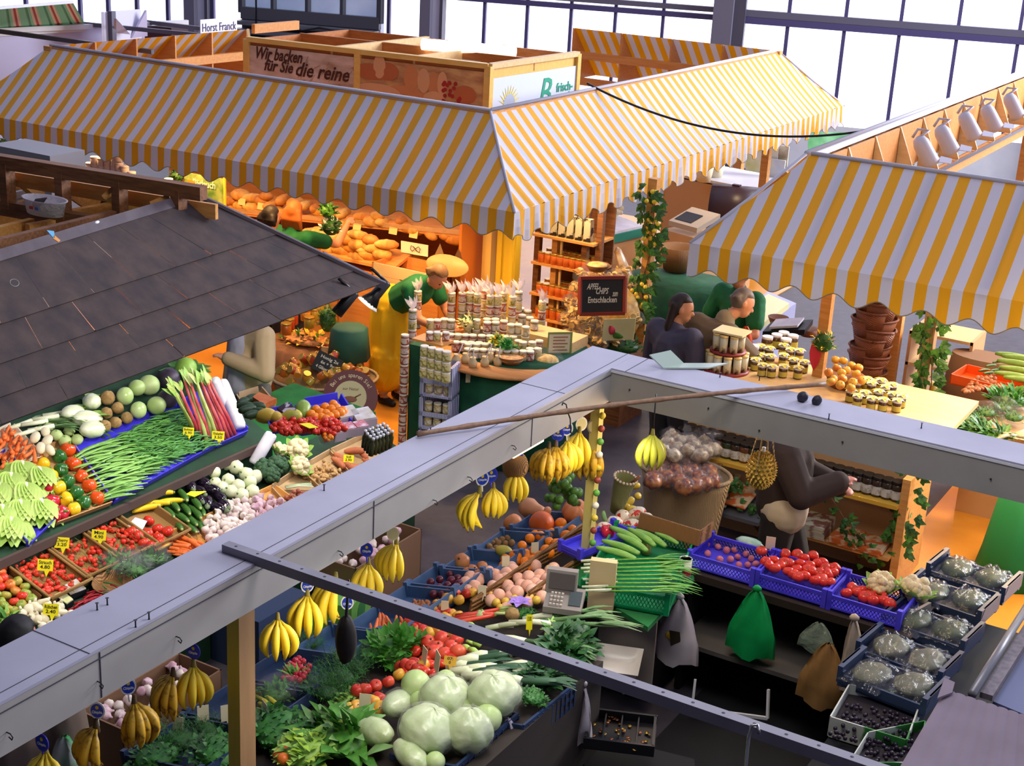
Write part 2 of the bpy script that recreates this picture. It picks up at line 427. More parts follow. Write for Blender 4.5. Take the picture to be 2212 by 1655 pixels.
g=M(); g.beam((X2+.58,Y2+.9,ZT-.03),(X2+.58,19.4,ZT-.03),.05,.05); g.part('top_rail',white_p,aw2)
k=0; y=Y2+1.0
while y<19.2:
 g=M(); g.box((X2+.62,y+.36,ZT-.28),(.025,.70,.42)); g.part('fascia_board',wood_o,aw2)
 g=M(); g.slab([(X2+.63,y,ZT-.06),(X2+.63,y,ZT-.55),(X2+.85,y,ZT-.55)],(0,.02,0)); g.part('bracket',wood_l,aw2)
 y+=.74
g=M(); g.beam((X2+.8,Y2+1,ZT-.62),(X2+.8,19.3,ZT-.62),.05,.12); g.part('lamp_rail',wood_o,aw2)
g=M(); g.beam((X2+.86,Y2+1,ZT-.55),(X2+.86,19.3,ZT-.55),.03,.03); g.part('track',steel,aw2)
g=M(); g.box((X2+.62,15,ZF-.05),(.06,8.6,.1)); g.part('ring_beam',wood_o,aw2)
for x,y in((X2+.7,19.2),):
 g=M(); g.box((x,y,1.45),(.1,.1,2.9)); g.part('corner_post',wood,aw2)
g=M(); P0=W(2203,170,2.9);
for i in range(16):g.add([(X2+.55+i*STR,19.45,2.9),(X2+.55+(i+1)*STR,19.45,2.9),(X2+.55+(i+1)*STR,19.8,2.4),(X2+.55+i*STR,19.8,2.4)],[(0,1,2,3)],(i+1)%2)
g.part('awning_cloth',[aw_,ay],aw2)
lamp_w=mat('lamp_white','b9b4c0',.4); bulb=mat('lamp_glow','fff1d0',.5,emit=6)
for k,(x,y)in enumerate(((2000,330),(2045,305),(2095,275),(2142,258),(2190,232))):
 p=XP(x,y,X2+1.0)
 t=thing('spot_lamp','white spot lamp on the track over the right-hand stall, %s from the near end'%ORD[k],'lamp',p,group='track spot lamps')
 R=Matrix.Rotation(-.5,4,'Y')@Matrix.Rotation(.35,4,'X')
 g=M(); g.lathe([(.02,.17),(.055,.15),(.075,.1),(.08,-.08),(.085,-.12),(.075,-.12),(.07,-.06)],14,T=R); g.part('lamp_housing',lamp_w,t)
 g=M(); g.lathe([(.0,-.09),(.068,-.095),(.068,-.085),(0,-.08)],12,T=R); g.part('bulb',bulb,t)
 g=M(); g.tube([(-.14,0,.12),(-.1,0,.2),(0,0,.2),R@V((0,0,.16))],.014,6); g.part('lamp_arm',lamp_w,t)
 g=M(); g.slab([R@V(q)for q in((.085,-.06,-.11),(.085,.06,-.11),(.17,.05,-.17),(.17,-.05,-.17))],(0,0,.006)); g.part('barn_door',lamp_w,t)
def panel3(m,a,b,h,th,mi=0):
 """upright board from a to b (z = top), h high"""
 a=V(a); b=V(b); n=(b-a).cross(V((0,0,1))).normalized()*th
 m.slab([a,b,b-V((0,0,h)),a-V((0,0,h))],n,mi)
KZ=3.12
ka=W(535,84,KZ); kb=W(1057,143,KZ); kc=W(1247,116,KZ); kd=kc+(ka-kb)
kx=thing('timber_box','open-topped timber box frame rising above the bakery awning, hung with posters','frame')
yel_w=mat('yellow_lacquered_wood','e0b258',.4,'e8bd66',3,stretch=(2,9,9)); red_w=mat('reddish_plywood','a9652f',.5,'b8743a',3,stretch=(2,9,9))
for a,b,mm in((ka,kb,red_w),(kb,kc,yel_w)):
 g=M(); a=a-V((0,0,.0)); n=(b-a).cross(V((0,0,1))).normalized()
 g.slab([a-V((0,0,.02)),b-V((0,0,.02)),b-V((0,0,1.0)),a-V((0,0,1.0))],-n*.03); g.part('side_panel',mm,kx)
 g=M(); g.beam(a,b,.07,.05); g.part('top_rail',yel_w if mm is red_w else wood_l,kx)
for a,b in((kd,kc),(ka,kd)):
 g=M(); n=(b-a).cross(V((0,0,1))).normalized(); g.slab([a,b,b-V((0,0,.5)),a-V((0,0,.5))],n*.03); g.part('side_panel',red_w,kx)
for t in(.36,.7):
 g=M(); g.beam(ka.lerp(kb,t)+V((0,0,-.03)),kd.lerp(kc,t)+V((0,0,-.03)),.05,.09); g.part('cross_rail',wood_l,kx)
g=M(); g.beam(ka.lerp(kd,.5)-V((0,0,.05)),kb.lerp(kc,.5)-V((0,0,.05)),.04,.12); g.part('cross_rail',red_w,kx)
for p in(ka,kb,kc,ka.lerp(kb,.478)):
 g=M(); g.box(p-V((0,0,.5)),(.07,.07,1.0)); g.part('post',yel_w,kx)
e0=W(533,62,3.1)
g=M(); g.slab([e0,ka+V((0,0,.02)),ka-V((0,0,.9)),e0-V((0,0,.9))],(.02,0.02,0)); g.part('end_board',mat('yellow_ochre_board','d29a33',.5),kx)
g=M(); g.beam(e0+V((.05,.05,0)),e0+(kc-kb)*.45+V((.05,.05,0)),.05,.1); g.part('cross_rail',wood_o,kx)
fa=W(912,110,KZ-.03); fb=W(1112,128,KZ-.03); fm=mat('fluorescent_glow','fff6e0',.4,emit=5)
t=thing('fluorescent_lamp','lit fluorescent tube inside the timber box behind the posters','lamp',fa)
g=M(); g.tube([(0,0,.07),tuple(fb-fa+V((0,0,.07)))],.06,10); g.part('tube',fm,t)
g=M(); g.beam(V((0,0,-.07)),fb-fa-V((0,0,.07)),.12,.05); g.part('fitting',white_p,t)
def board(name,label,cat,a,b,h,m,drop=.06,inset=.03,off=.02):
 d=(b-a).normalized(); n=d.cross(V((0,0,1))).normalized()
 a2=a+d*inset-V((0,0,drop))+n*off; b2=b-d*inset-V((0,0,drop))+n*off
 t=thing(name,label,cat,a2)
 g=M(); g.slab([V((0,0,0)),b2-a2,b2-a2-V((0,0,h)),V((0,0,-h))],-n*.008); g.part('sheet',m,t)
 return t,a2,d,n,(b2-a2).length
def on(a2,d,n,x,y,off=.004):return axes(V((0,0,0))+d*x-V((0,0,y))+n*off,d,(0,0,1))
p1m=mat('wheat_field_print','e3cdbc',.6,'9a7450',2.2,stretch=(1.5,1.5,5),lo=.3,hi=.8)
km=ka.lerp(kb,.478)
t,a2,d,n,L=board('poster','wheat-field poster with brown brush lettering above the bakery awning','poster',ka,km,.6,p1m)
brn=mat('brown_brush_ink','4a241c',.6)
for s,x,y,sz,ft in(('Wir backen',.28*L,.07,.17,.44*L),('für Sie',.28*L,.185,.16,.28*L),('die reine',.69*L,.19,.2,.5*L)):
 text(s,sz,on(a2,d,n,x,y),brn,'lettering',t,shear=.35,bold=.004,fit=ft)
g=M()
for k in range(26):
 x=rnd(.45,.98)*L; y=rnd(.1,.5); o=d*x-V((0,0,y))+n*.003
 q=d*rnd(.03,.1)+V((0,0,rnd(.03,.12))); s=d.cross(n)*.003
 g.add([o,o+q,o+q+V((0,0,.006)),o+V((0,0,.006))],[(0,1,2,3)])
g.part('printed_stalk',mat('straw_print','8a5f30',.6),t)
p2m=mat('bread_print_ground','a8744a',.6,'d0a268',5,stretch=(1,1,3))
t,a2,d,n,L=board('poster','poster photograph of loaves, rolls and berries on straw, right of the lettered one','poster',km,kb,.62,p2m)
cols_=[mat('print_crust_%d'%i,c,.6)for i,c in enumerate(('c98350','b5653a','d7a070','9c5a32'))]
for(x,y,rx,ry,ci)in((.10,.12,.16,.08,1),(.22,.1,.1,.09,1),(.16,.06,.05,.12,2),(.42,.14,.06,.13,0),(.52,.15,.05,.12,2),(.60,.17,.045,.12,0),(.67,.16,.04,.12,2),(.14,.32,.2,.09,2),(.36,.32,.17,.1,0),(.42,.37,.12,.06,2),(.61,.33,.09,.09,2),(.85,.24,.09,.09,1),(.84,.42,.18,.1,3),(.3,.42,.14,.05,2),(.5,.44,.1,.06,0)):
 g=M(); g.lathe([(1,0),(0,.001)],18,T=on(a2,d,n,x*L,y,.003+.0006*ci)@Matrix.Diagonal((rx*L,ry,1,1)),smooth=False); g.part('printed_loaf',cols_[ci],t)
g=M()
for k in range(16):g.lathe([(.022,0),(0,.001)],8,T=on(a2,d,n,rnd(.68,.82)*L,rnd(.13,.35),.006),smooth=False)
g.part('printed_berry',mat('berry_print','a3261f',.6),t)
p3m=mat('pale_blue_banner','cdd6ea',.6)
t,a2,d,n,L=board('banner','pale banner with a sunflower and green lettering on the right side of the timber box','banner',kb,kc,.62,p3m,drop=.12)
g=M()
for k in range(22):
 a=2*PI*k/22; c=.20*L,.28
 g.add([d*(c[0]+.1*math.cos(a-.1))-V((0,0,c[1]-.1*math.sin(a-.1)))+n*.003,d*(c[0]+.2*math.cos(a))-V((0,0,c[1]-.2*math.sin(a)))+n*.003,d*(c[0]+.1*math.cos(a+.16))-V((0,0,c[1]-.1*math.sin(a+.16)))+n*.003],[(0,1,2)])
g.part('printed_petal',mat('sunflower_print','e8d26a',.6),t)
g=M(); g.lathe([(.105,0),(0,.001)],20,T=on(a2,d,n,.2*L,.28,.004),smooth=False); g.part('printed_flower_centre',mat('flower_centre_print','a9b2c8',.6),t)
tq=mat('turquoise_ink','159a7a',.6); bl=mat('blue_ink','3a5cc0',.6)
text('i',.22,on(a2,d,n,.46*L,.36),bl,'lettering',t,bold=.004); text('B',.42,on(a2,d,n,.61*L,.24),tq,'lettering',t,shear=.25,bold=.003); text('i',.22,on(a2,d,n,.74*L,.36),bl,'lettering',t,bold=.004)
text('frisch-',.13,on(a2,d,n,.86*L,.2),tq,'lettering',t,bold=.003); text('cremig:',.13,on(a2,d,n,.86*L,.3),tq,'lettering',t,bold=.003)
g=M(); a=W(1268,180,2.95); b=W(1945,268,2.85); pts=[]
for i in range(25):
 s=i/24; p=a.lerp(b,s); p.z-=1.15*s*(1-s)*1.0; pts.append(p)
g.tube(pts,.012,6); tag(g.part('cable',dark),'thin black cable slung between the two striped awnings','cable')
gz=2.75
t=thing('striped_awning','green awning with red and white pinstripes at the top left corner','awning')
a=W(-40,62,gz); b=W(183,50,gz); a1=W(-40,20,gz+.45); b1=W(157,4,gz+.45); g=M(); N=40
gs=[mat('awning_green','7fc08a',.7,transl=.2),mat('awning_red','b23a30',.7),mat('awning_cream','e5d8b0',.7),mat('awning_mid_green','4f9a62',.7)]
pat=[0,0,3,0,2,1,2,0]
for i in range(N):
 s0,s1=i/N,(i+1)/N; g.add([a.lerp(b,s0),a.lerp(b,s1),a1 .lerp(b1,s1),a1 .lerp(b1,s0)],[(0,1,2,3)],pat[i%8])
g.part('awning_cloth',gs,t)
g=M(); g.beam(a1,b1,.03,.03); g.beam(a-V((0,0,.05)),b-V((0,0,.05)),.06,.1); g.part('rail',white_p,t)
t=thing('market_stall','white panelled market stall with crossed rails behind the bakery, top left','stall',(0,0,0))
lav=mat('lavender_panel','b6b4d6',.6)
g=M(); a=W(-60,72,2.7); b=W(330,48,2.7); g.slab([a,b,b-V((0,0,1.6)),a-V((0,0,1.6))],(.03,.03,0)); g.part('front_panel',lav,t)
g=M(); a=W(-60,68,2.72); b=W(405,48,2.72); g.beam(a,b,.06,.06); g.part('top_rail',white_p,t)
for p0,p1 in(((-20,65),(330,112)),((165,50),(560,88)),((305,46),(470,66))):
 g=M(); g.beam(W(*p0,2.74),W(*p1,2.74),.05,.05); g.part('cross_rail',slate,t)
g=M(); a=W(218,26,2.95); b=W(298,20,2.95); g.slab([a,b,b-V((0,0,.7)),a-V((0,0,.7))],(.02,.03,0)); g.part('white_board',mat('white_board','d2d2e6',.5),t)
g=M(); a=W(241,24,2.96); g.box(a-V((0,0,.9)),(.07,.07,1.8)); g.part('post',slate,t)
g=M(); g.slab([W(246,40,2.9),W(282,80,2.6),W(246,82,2.6)],(.02,.02,0)); g.slab([W(312,22,2.95),W(280,82,2.6),W(314,78,2.6)],(.02,.02,0)); g.part('gusset',lav,t)
g=M(); a=W(312,57,2.7); b=W(370,60,2.7); g.slab([a,b,b-V((0,0,.25)),a-V((0,0,.25))],(.02,.3,0)); tag(g.part('box',mat('dark_maroon','3a1f2c',.6)),'dark maroon box lying on the rails of the white stall','box')
a=W(433,54,2.98); b=W(512,48,2.98); a.z+=.06; b.z+=.06
t=thing('sign_board','small white name sign standing on the bakery awning rail','sign',a)
g=M(); d=(b-a); n=d.cross(V((0,0,1))).normalized(); g.slab([V((0,0,0)),d,d-V((0,0,.2)),V((0,0,-.2))],-n*.01); g.part('board',mat('sign_white','e9e7f2',.5),t)
text('Horst Franck',.14,axes(d*.5-V((0,0,.1))+n*.004,d,(0,0,1)),mat('violet_ink','3a3560',.6),'lettering',t,fit=d.length*.92)
# ================================================================ fruit and vegetable shapes (built once, copied as often as the photograph shows them)
def stemmy(prof,wob,n=18):
 g=M(); g.lathe(prof,n,wob=wob); return g
def mk_apple(m,r=.038):
 g=M(); g.ball((0,0,0),r,14,10,fn=lambda d:(1-.22*max(0,abs(d.z)-.72)/.28*(1 if d.z>0 else .6))*(1+.04*d.z))
 g.tube([(0,0,r*.72),(.004,0,r*1.05)],.0025,5,1); return g.mesh('apple',[m,bn_t])
def mk_tomato(m,r=.036,rib=.03,n=6):
 g=M(); g.ball((0,0,0),(r,r,r*.82),14,10,fn=lambda d:1+rib*math.cos(n*math.atan2(d.y,d.x))*(1-abs(d.z))-.12*max(0,d.z-.8)/.2)
 for k in range(5):g.leaf((0,0,r*.70),(math.cos(k*1.257),math.sin(k*1.257),.05),(0,0,1),r*.5,r*.2,.1,1,2)
 return g.mesh('tomato',[m,leafd])
def mk_cherry(m,r=.0165):
 g=M(); g.ball((0,0,0),r,10,7); g.leaf((0,0,r*.95),(1,0,.1),(0,0,1),r*.7,r*.35,.2,1,2); g.leaf((0,0,r*.95),(-.6,.8,.1),(0,0,1),r*.7,r*.35,.2,1,2); return g.mesh('cherry_tomato',[m,leafd])
def mk_sphere(name,m,r,sq=1,bump=None,nu=14,nv=10,fn=None):
 g=M(); g.ball((0,0,0),(r,r,r*sq),nu,nv,fn=fn); return g.mesh(name,m)
def mk_pepper(m,r=.046):
 g=M(); g.ball((0,0,0),(r,r,r*1.05),16,10,fn=lambda d:(1+.09*math.cos(4*math.atan2(d.y,d.x))*(1-.3*abs(d.z)))*(1-.25*max(0,d.z-.75)/.25)*(1-.12*max(0,-d.z-.8)/.2));
 b=g.mesh('body',m); s=M(); s.tube([(0,0,r*.72),(.003,0,r*1.0),(.012,0,r*1.18)],[.008,.006,.007],6); s.lathe([(.016,r*.75),(0,r*.8)],8)
 return Proto('bell_pepper',[('body',b),('stem',s.mesh('stem',mat('pepper_stem','5f8a2c',.5)))])
def mk_carrot(m,L=.15,r=.014):
 g=M(); n=8; g.lathe([(.0,-L/2)]+[(r*(.25+.75*(i/n)**.6),-L/2+L*i/n)for i in range(1,n+1)]+[(r*.5,L/2+.006),(0,L/2+.004)],9,T=Matrix.Rotation(PI/2,4,'Y')); return g.mesh('carrot',m)
def mk_cuke(name,m,L=.2,r=.022,bend=.02,taper=.8,n=10,rib=0,tip=None):
 g=M(); pts=[]; rs=[]
 for i in range(n+1):
  t=i/n; pts.append((L*(t-.5),bend*math.sin(PI*t),0)); rs.append(r*(max(.12,math.sin(PI*(.06+.88*t)))**.4)*(taper+(1-taper)*t))
 g.tube(pts,rs,9)
 if tip:g.tube([pts[-1],(pts[-1][0]+L*.06,pts[-1][1]-.002,0)],[rs[-1]*.9,rs[-1]*.5],7,1)
 return g.mesh(name,[m,tip]if tip else m)
def mk_round_veg(name,m,m2,r=.04,leaves=0,sq=.85,root=True):
 g=M(); g.ball((0,0,0),(r,r,r*sq),14,10,fn=lambda d:1+.05*math.cos(7*math.atan2(d.y,d.x))*(1-abs(d.z))+.25*max(0,d.z-.86))
 if root:g.tube([(0,0,r*sq*.9),(.002,0,r*sq*1.25)],[r*.16,r*.1],6,1)
 return g.mesh(name,[m,m2])
def mk_cabbage(m,r=.1,sq=.92,wrap=None,ridge=.02,seed=1,nu=26,nv=16):
 rr=random.Random(seed); ph=[rr.uniform(0,6)for _ in range(5)]
 def f(d):
  a=math.atan2(d.y,d.x)
  q=1+ridge*abs(math.sin(2.5*a+ph[0]+d.z*1.5))+ridge*.6*noise.noise(d*2.2+V((ph[1],ph[2],0)))+.35*ridge*abs(math.sin(6*math.atan2(d.z,d.x)+ph[3]))
  return q
 g=M(); g.ball((0,0,0),(r,r*1.0,r*sq),nu,nv,fn=f); return g.mesh('cabbage',m)
def mk_lettuce(name,mo,mi,n=16,L=.2,w=.1,up=.8,seed=2,curl=.5,rows=3):
 rr=random.Random(seed); g=M()
 for r in range(rows):
  k=n-r*3
  for i in range(k):
   a=2*PI*i/k+rr.uniform(-.2,.2); e=up*(.35+.5*r)+rr.uniform(-.15,.15)
   d=V((math.cos(a)*math.cos(e),math.sin(a)*math.cos(e),math.sin(e)))
   g.leaf(d*.01,d,(0,0,1)if e<1.2 else(1,0,0),L*rr.uniform(.8,1.1)*(1-.12*r),w*rr.uniform(.8,1.15),curl*rr.uniform(.3,1),1 if r else 0,5,.18)
 return g.mesh(name,[mo,mi])
def mk_bush(name,ms,n=160,R=(.12,.12,.08),L=.05,w=.02,seed=3,bend=.4,stem=True,up=.5,droop=0):
 rr=random.Random(seed); g=M()
 for i in range(n):
  d=V((rr.gauss(0,1),rr.gauss(0,1),abs(rr.gauss(0,1)))).normalized(); p=V((d.x*R[0],d.y*R[1],d.z*R[2]))*rr.uniform(.45,1)
  q=(d+V((rr.uniform(-.6,.6),rr.uniform(-.6,.6),up))).normalized()
  g.leaf(p,q,(0,0,1)if abs(q.z)<.9 else(1,0,0),L*rr.uniform(.6,1.2),w*rr.uniform(.7,1.2),bend,rr.randrange(len(ms)),2)
 g.ball((0,0,R[2]*.3),(R[0]*.8,R[1]*.8,R[2]*.6),10,6,len(ms)-1)
 return g.mesh(name,ms)
def mk_dill(name,ms,n=90,R=(.12,.12,.1),seed=4,L=.09):
 rr=random.Random(seed); g=M()
 for i in range(n):
  d=V((rr.gauss(0,1),rr.gauss(0,1),abs(rr.gauss(0,.9)))).normalized(); p=V((d.x*R[0],d.y*R[1],d.z*R[2]))*rr.uniform(.3,.8)
  q=(d+V((rr.uniform(-.5,.5),rr.uniform(-.5,.5),.4))).normalized(); mi=rr.randrange(len(ms))
  for k in range(9):
   b=p+q*(L*(k+1)/9); s=V((rr.uniform(-1,1),rr.uniform(-1,1),rr.uniform(-.4,.8))).normalized()
   g.leaf(b,(s+q*.6),(0,0,1),L*.36,.009,.2,mi,1)
 g.ball((0,0,R[2]*.2),(R[0]*.5,R[1]*.5,R[2]*.4),10,6,len(ms)-1)
 return g.mesh(name,ms)
def mk_cauli(r=.07,seed=5,head=None,lf=True):
 rr=random.Random(seed); h=M()
 for i in range(46):
  d=V((rr.gauss(0,1),rr.gauss(0,1),rr.uniform(-.15,1))).normalized(); h.ball(d*r*.72*V((1,1,.85)).length/1.64*1.0,r*rr.uniform(.24,.34),8,6)
 h.ball((0,0,0),r*.75,10,8)
 l=M()
 for k in range(9):
  a=k*.7; l.leaf((math.cos(a)*r*.5,math.sin(a)*r*.5,-r*.5),(math.cos(a),math.sin(a),.55),(0,0,1),r*1.15,r*.7,-.2,0,4)
 pr=[('head',h.mesh('head',head or mat('cauliflower_cream','e2d3ae',.7,'d8c698',60,bump=.6)))]
 if lf:pr.append(('leaves',l.mesh('leaves',leafl)))
 return Proto('cauliflower',pr)
def mk_loaf(name,m,L=.24,w=.09,h=.07,cuts=4,seed=6):
 g=M(); g.ball((0,0,0),(L/2,w/2,h/2),18,10,fn=lambda d:1+.05*math.cos(cuts*2*PI*d.x*.5)*max(0,d.z)+.1*(1-abs(d.x))**.5); return g.mesh(name,m)
def jar(name='jar',h=.085,r=.036,body=None,lid=None,label=None,label_h=.55,neck=.9):
 b=M(); b.lathe([(r*.92,0),(r,.004),(r,h*.78),(r*neck,h*.84)],12); pr=[('jar_body',b.mesh('jar_body',body))]
 l=M(); l.lathe([(r*.97,h*.83),(r*.99,h*.84),(r*.99,h*.985),(r*.95,h)],12); pr.append(('lid',l.mesh('lid',lid)))
 if label:
  q=M(); q.lathe([(r*1.015,h*.12),(r*1.015,h*(.12+label_h))],12); q.f=q.f[:12]; q.m=q.m[:12]; q.s=q.s[:12]; pr.append(('paper_label',q.mesh('paper_label',label)))
 return Proto(name,pr)
def tag_mesh(w=.075,h=.06,spike=.03,m=None):
 """yellow card with a pointed spike below, standing in the produce; origin at the tip"""
 g=M(); z0=spike
 pts=[(-w/2,0,z0),(-w*.05,0,z0),(w*.1,0,0),(w*.28,0,z0),(w/2,0,z0),(w/2,0,z0+h),(-w/2,0,z0+h)]
 g.slab(pts,(0,.0015,0)); return g.mesh('card',m or card)
PT=[]
def price_tag(p,label,face=.5,lean=.25,lines=('Stück','1.80'),w=.075,h=.055,m=None,name='price_tag',roll=0,spike=.03,sz=None):
 t=thing(name,label,'price tag',p); t.rotation_euler=(-lean,roll,face)
 place('card',tag_mesh(w,h,spike,m),(0,0,0),parent=t)
 for i,s in enumerate(lines):
  if s:text(s,(sz or h*.42),axes((0,-.0008,spike+h*(.72-.4*i)),(1,0,0),(0,0,1)),ink,'lettering',t,ext=.0003,bold=.0004,fit=min(w*.8,w*.16*len(s)))
 return t
def crate(L,w,h,th=.012,m=None,lattice=False,slats=0,lip=True,handle=True,floor=True):
 """open crate centred on its base; L along x, w along y"""
 g=M()
 if floor:g.box((0,0,th/2),(L,w,th))
 for s in(-1,1):
  for ax in(0,1):
   ln,of=(L,w/2-th/2)if ax==0 else(w,L/2-th/2)
   def put(c,d):
    if ax==0:g.box((c[0],s*of,c[1]),(d[0],th,d[1]))
    else:g.box((s*of,c[0],c[1]),(th,d[0],d[1]))
   if lattice:
    put((0,h-.012),(ln,.022)); put((0,.012),(ln,.022))
    n=max(4,int(ln/.022))
    for i in range(n):
     for sg in(-1,1):
      u=-ln/2+ln*(i+.5)/n;
      a=V((u-sg*.022,0,.02)); b=V((u+sg*.022,0,h-.02))
      a.x=max(-ln/2,min(ln/2,a.x)); b.x=max(-ln/2,min(ln/2,b.x))
      if ax==0:g.beam((a.x,s*of,a.z),(b.x,s*of,b.z),.005,.005)
      else:g.beam((s*of,a.x,a.z),(s*of,b.x,b.z),.005,.005)
   elif slats:
    for k in range(slats):put((0,h*(k+.5)/slats),(ln,h/slats*.72))
   else:
    put((0,h/2),(ln,h))
 if lattice or slats or lip:
  for sx in(-1,1):
   for sy in(-1,1):g.box((sx*(L/2-.012),sy*(w/2-.012),h/2+.01),(.03,.03,h+.025))
 return g
def wicker_tray(L,w,h,m,name='wicker_tray',rim=True):
 g=M(); g.box((0,0,.006),(L*.94,w*.92,.012))
 a=[(L/2,w/2),(-L/2,w/2),(-L/2,-w/2),(L/2,-w/2)]
 for i in range(4):
  p,q=a[i],a[(i+1)%4]; k=.94
  g.slab([(p[0],p[1],h),(q[0],q[1],h),(q[0]*k,q[1]*k,0),(p[0]*k,p[1]*k,0)],(-(.008 if abs(p[0]-q[0])<.01 else 0)*math.copysign(1,p[0]),-(.008 if abs(p[1]-q[1])<.01 else 0)*math.copysign(1,p[1]),0))
 b=g.mesh('tray',m); r=M(); pts=[V((x,y,h))for x,y in a]
 for i in range(4):r.tube([pts[i],pts[i].lerp(pts[(i+1)%4],.5),pts[(i+1)%4]],.009,7)
 return Proto(name,[('tray',b),('rim',r.mesh('rim',m))])
apple_r=mat('apple_red','b5231c',.35,'d8563a',9); apple_y=mat('apple_yellow_red','dcae3a',.35,'c85a2c',12,lo=.4,hi=.7); apple_g=mat('apple_gold','d9c04a',.35,'e3a33a',9)
tom_r=mat('tomato_red','c9261a',.25,'d8432c',8); tom_o=mat('tomato_orange','d9481f',.3,'c08a3a',10); tom_g=mat('tomato_green','7a9a3a',.35,'a8923a',9)
orange_m=mat('orange_peel','f08a12',.4,'ee7a0e',60,bump=.2); peach_m=mat('peach_pink','e6a58a',.6,'f0c8b0',7); mango_m=mat('mango_skin','c7a83a',.4,'8fa044',9)
plum_m=mat('plum_dark','4a1626',.3,'6b2438',9); garlic_m=mat('garlic_white','e3d8cc',.6,'cdb6b8',14); onion_m=mat('onion_brown','b0683a',.4,'c98a50',9,stretch=(1,1,.3)); fennel_m=mat('fennel_white','dfe0c2',.45,'c3cf9a',8)
celeriac_m=mat('celeriac_brown','a88a58',.8,'8a6a3e',26,bump=.8); cab_m=mat('cabbage_pale','9fbb70',.4,'bccd94',4,detail=8); cab_w=mat('cabbage_white_green','a3b67e',.3,'cbd6ae',9,spec=.7,bump=1,detail=8); cab_r=mat('cabbage_red','2c2434',.5,'42384e',8)
auberg=mat('aubergine_black','1a1020',.15,spec=.7); zucc=mat('zucchini_green','2f5a24',.4,'47742f',20,stretch=(1,8,8)); zuc_y=mat('zucchini_yellow','e8c21a',.4); cuke=mat('cucumber_green','3f7a2c',.4,'568f3a',14,stretch=(1,6,6)); cuke_l=mat('cucumber_light','6a9a44',.45,'86b258',12,stretch=(1,6,6))
carrot_m=mat('carrot_orange','e0692a',.5,'e87c3c',30,stretch=(8,1,1)); bean_m=mat('bean_green','6fa24a',.5,'82b45c',12); bean_d=mat('bean_dark_green','437a34',.5,'548f42',14); pumpk_m=mat('pumpkin_orange','cc7a44',.45,'d98d58',7); pumpk_r=mat('pumpkin_red_orange','d3591c',.45,'dc6a28',7); squash_m=mat('squash_tan','bd7f55',.5,'cd946a',6)
rhub_m=mat('rhubarb_red','a3303c',.4,'c05a58',9); rhub_g=mat('stalk_green','93a850',.5,'b0bd74',9); rad_m=mat('radish_red','c0223a',.4); leek_w=mat('leek_white','d6dcb4',.4,'e6e8d0',8); leek_g=mat('leek_green','55784a',.45,'6a8d58',8,stretch=(1,8,8)); leek_d=mat('leek_dark_green','2f4f34',.5,'40644a',8)
paper_w=mat('white_paper_wrap','dedce8',.6,'cfccdc',9,bump=.4); burlap=mat('burlap','a58658',.9,'8f7248',90,kind='wave',bump=.5); potato_m=mat('potato_tan','a9764a',.7,'8f5f3a',20); sweet_m=mat('sweet_potato','b56a44',.6,'a3583a',14); mush_m=mat('ginger_tan','c7a06c',.7,'a67e4e',20)
white_w=mat('white_root','dcd4bc',.6,'cfc29e',14)
# ================================================================ near stall: painted beams, posts, rail
bm=mat('beam_paint_sky_tint','a5a4b6',.5,'9c9bad',2.5)  # beam tops: lavender light of the sky put into the paint colour
bf=mat('beam_paint_dull_side','9f9b96',.55,'95918c',3)  # same beam paint, duller light of the upright faces put into its colour
fr=thing('stall_beams','grey painted beam frame of the fruit stall in the foreground','frame',(0,0,0))
BX0,BX1,BY0,BY1=-3.93,-3.645,7.47,7.77
def beam_part(lo,hi,seams,axis):
 g=M(); c=[(a+b)/2 for a,b in zip(lo,hi)]; d=[b-a for a,b in zip(lo,hi)]
 g.box(c,d,1); g.m[-1-0]=1
 g.box((c[0],c[1],hi[2]+.006),(d[0]+.004,d[1]+.004,.012),0)
 for s in seams:
  if axis=='y':g.box((c[0],s,hi[2]+.0125),(d[0]+.005,.004,.002),2)
  else:g.box((s,c[1],hi[2]+.0125),(.004,d[1]+.005,.002),2)
 if axis=='y':
  g.box((BX1-.045,c[1],hi[2]+.0125),(.003,d[1],.002),2); g.box((BX1+.003,c[1],hi[2]-.03),(.002,d[1],.004),2)
  for s in(3.4,5.1,6.55):g.box((BX1+.0015,s,c[2]),(.003,.004,.19),2)
 else:
  g.box((c[0],BY0-.002,hi[2]-.006),(d[0],.006,.014),3)
 return g
dk=mat('dark_gap','3a3844',.8)
g=beam_part((BX0,.2,2.0),(BX1,BY1,2.2),(3.35,6.9),'y'); g.part('beam',[bm,bf,dk,white_p],fr)
g=beam_part((BX1,BY0,2.0),(1.6,BY1,2.199),(-3.55,),'x'); g.part('beam',[bm,bf,dk,white_p],fr)
g=M()
for x,y in((232,1307),(210,1318),(322,1338),(293,1355),(405,1318),(235,1412),(200,1432),(1040,790+200),(1110,940),(700,1060),(1555,815),(1640,822),(1790,905),(1990,925)):
 p=W(x,y,2.212); g.lathe([(.006,0),(.003,.004),(.003,.03),(.008,.032)],6,T=Matrix.Translation(p)); break
nail=g.mesh('nail',dark)
for k,(x,y)in enumerate(((232,1307),(210,1318),(322,1338),(293,1355),(700,1060),(930,935),(1555,815),(1640,822),(1790,905),(1990,925))):
 g=M(); g.lathe([(.005,0),(.003,.004),(.003,.028),(.008,.03)],6)
 g.part('nail',dark,fr,W(x,y,2.212))
for x,y in((14,1582),(210,1472),(380,1375),(730,1190),(935,1080),(1010,1030),(1105,962)):
 g=M(); g.tube([(-.0,0,0),(.02,0,0),(.03,0,-.01),(.025,0,-.022),(.01,0,-.015)],.0025,5); g.part('screw_hook',dark,fr,XP(x,y,BX1))
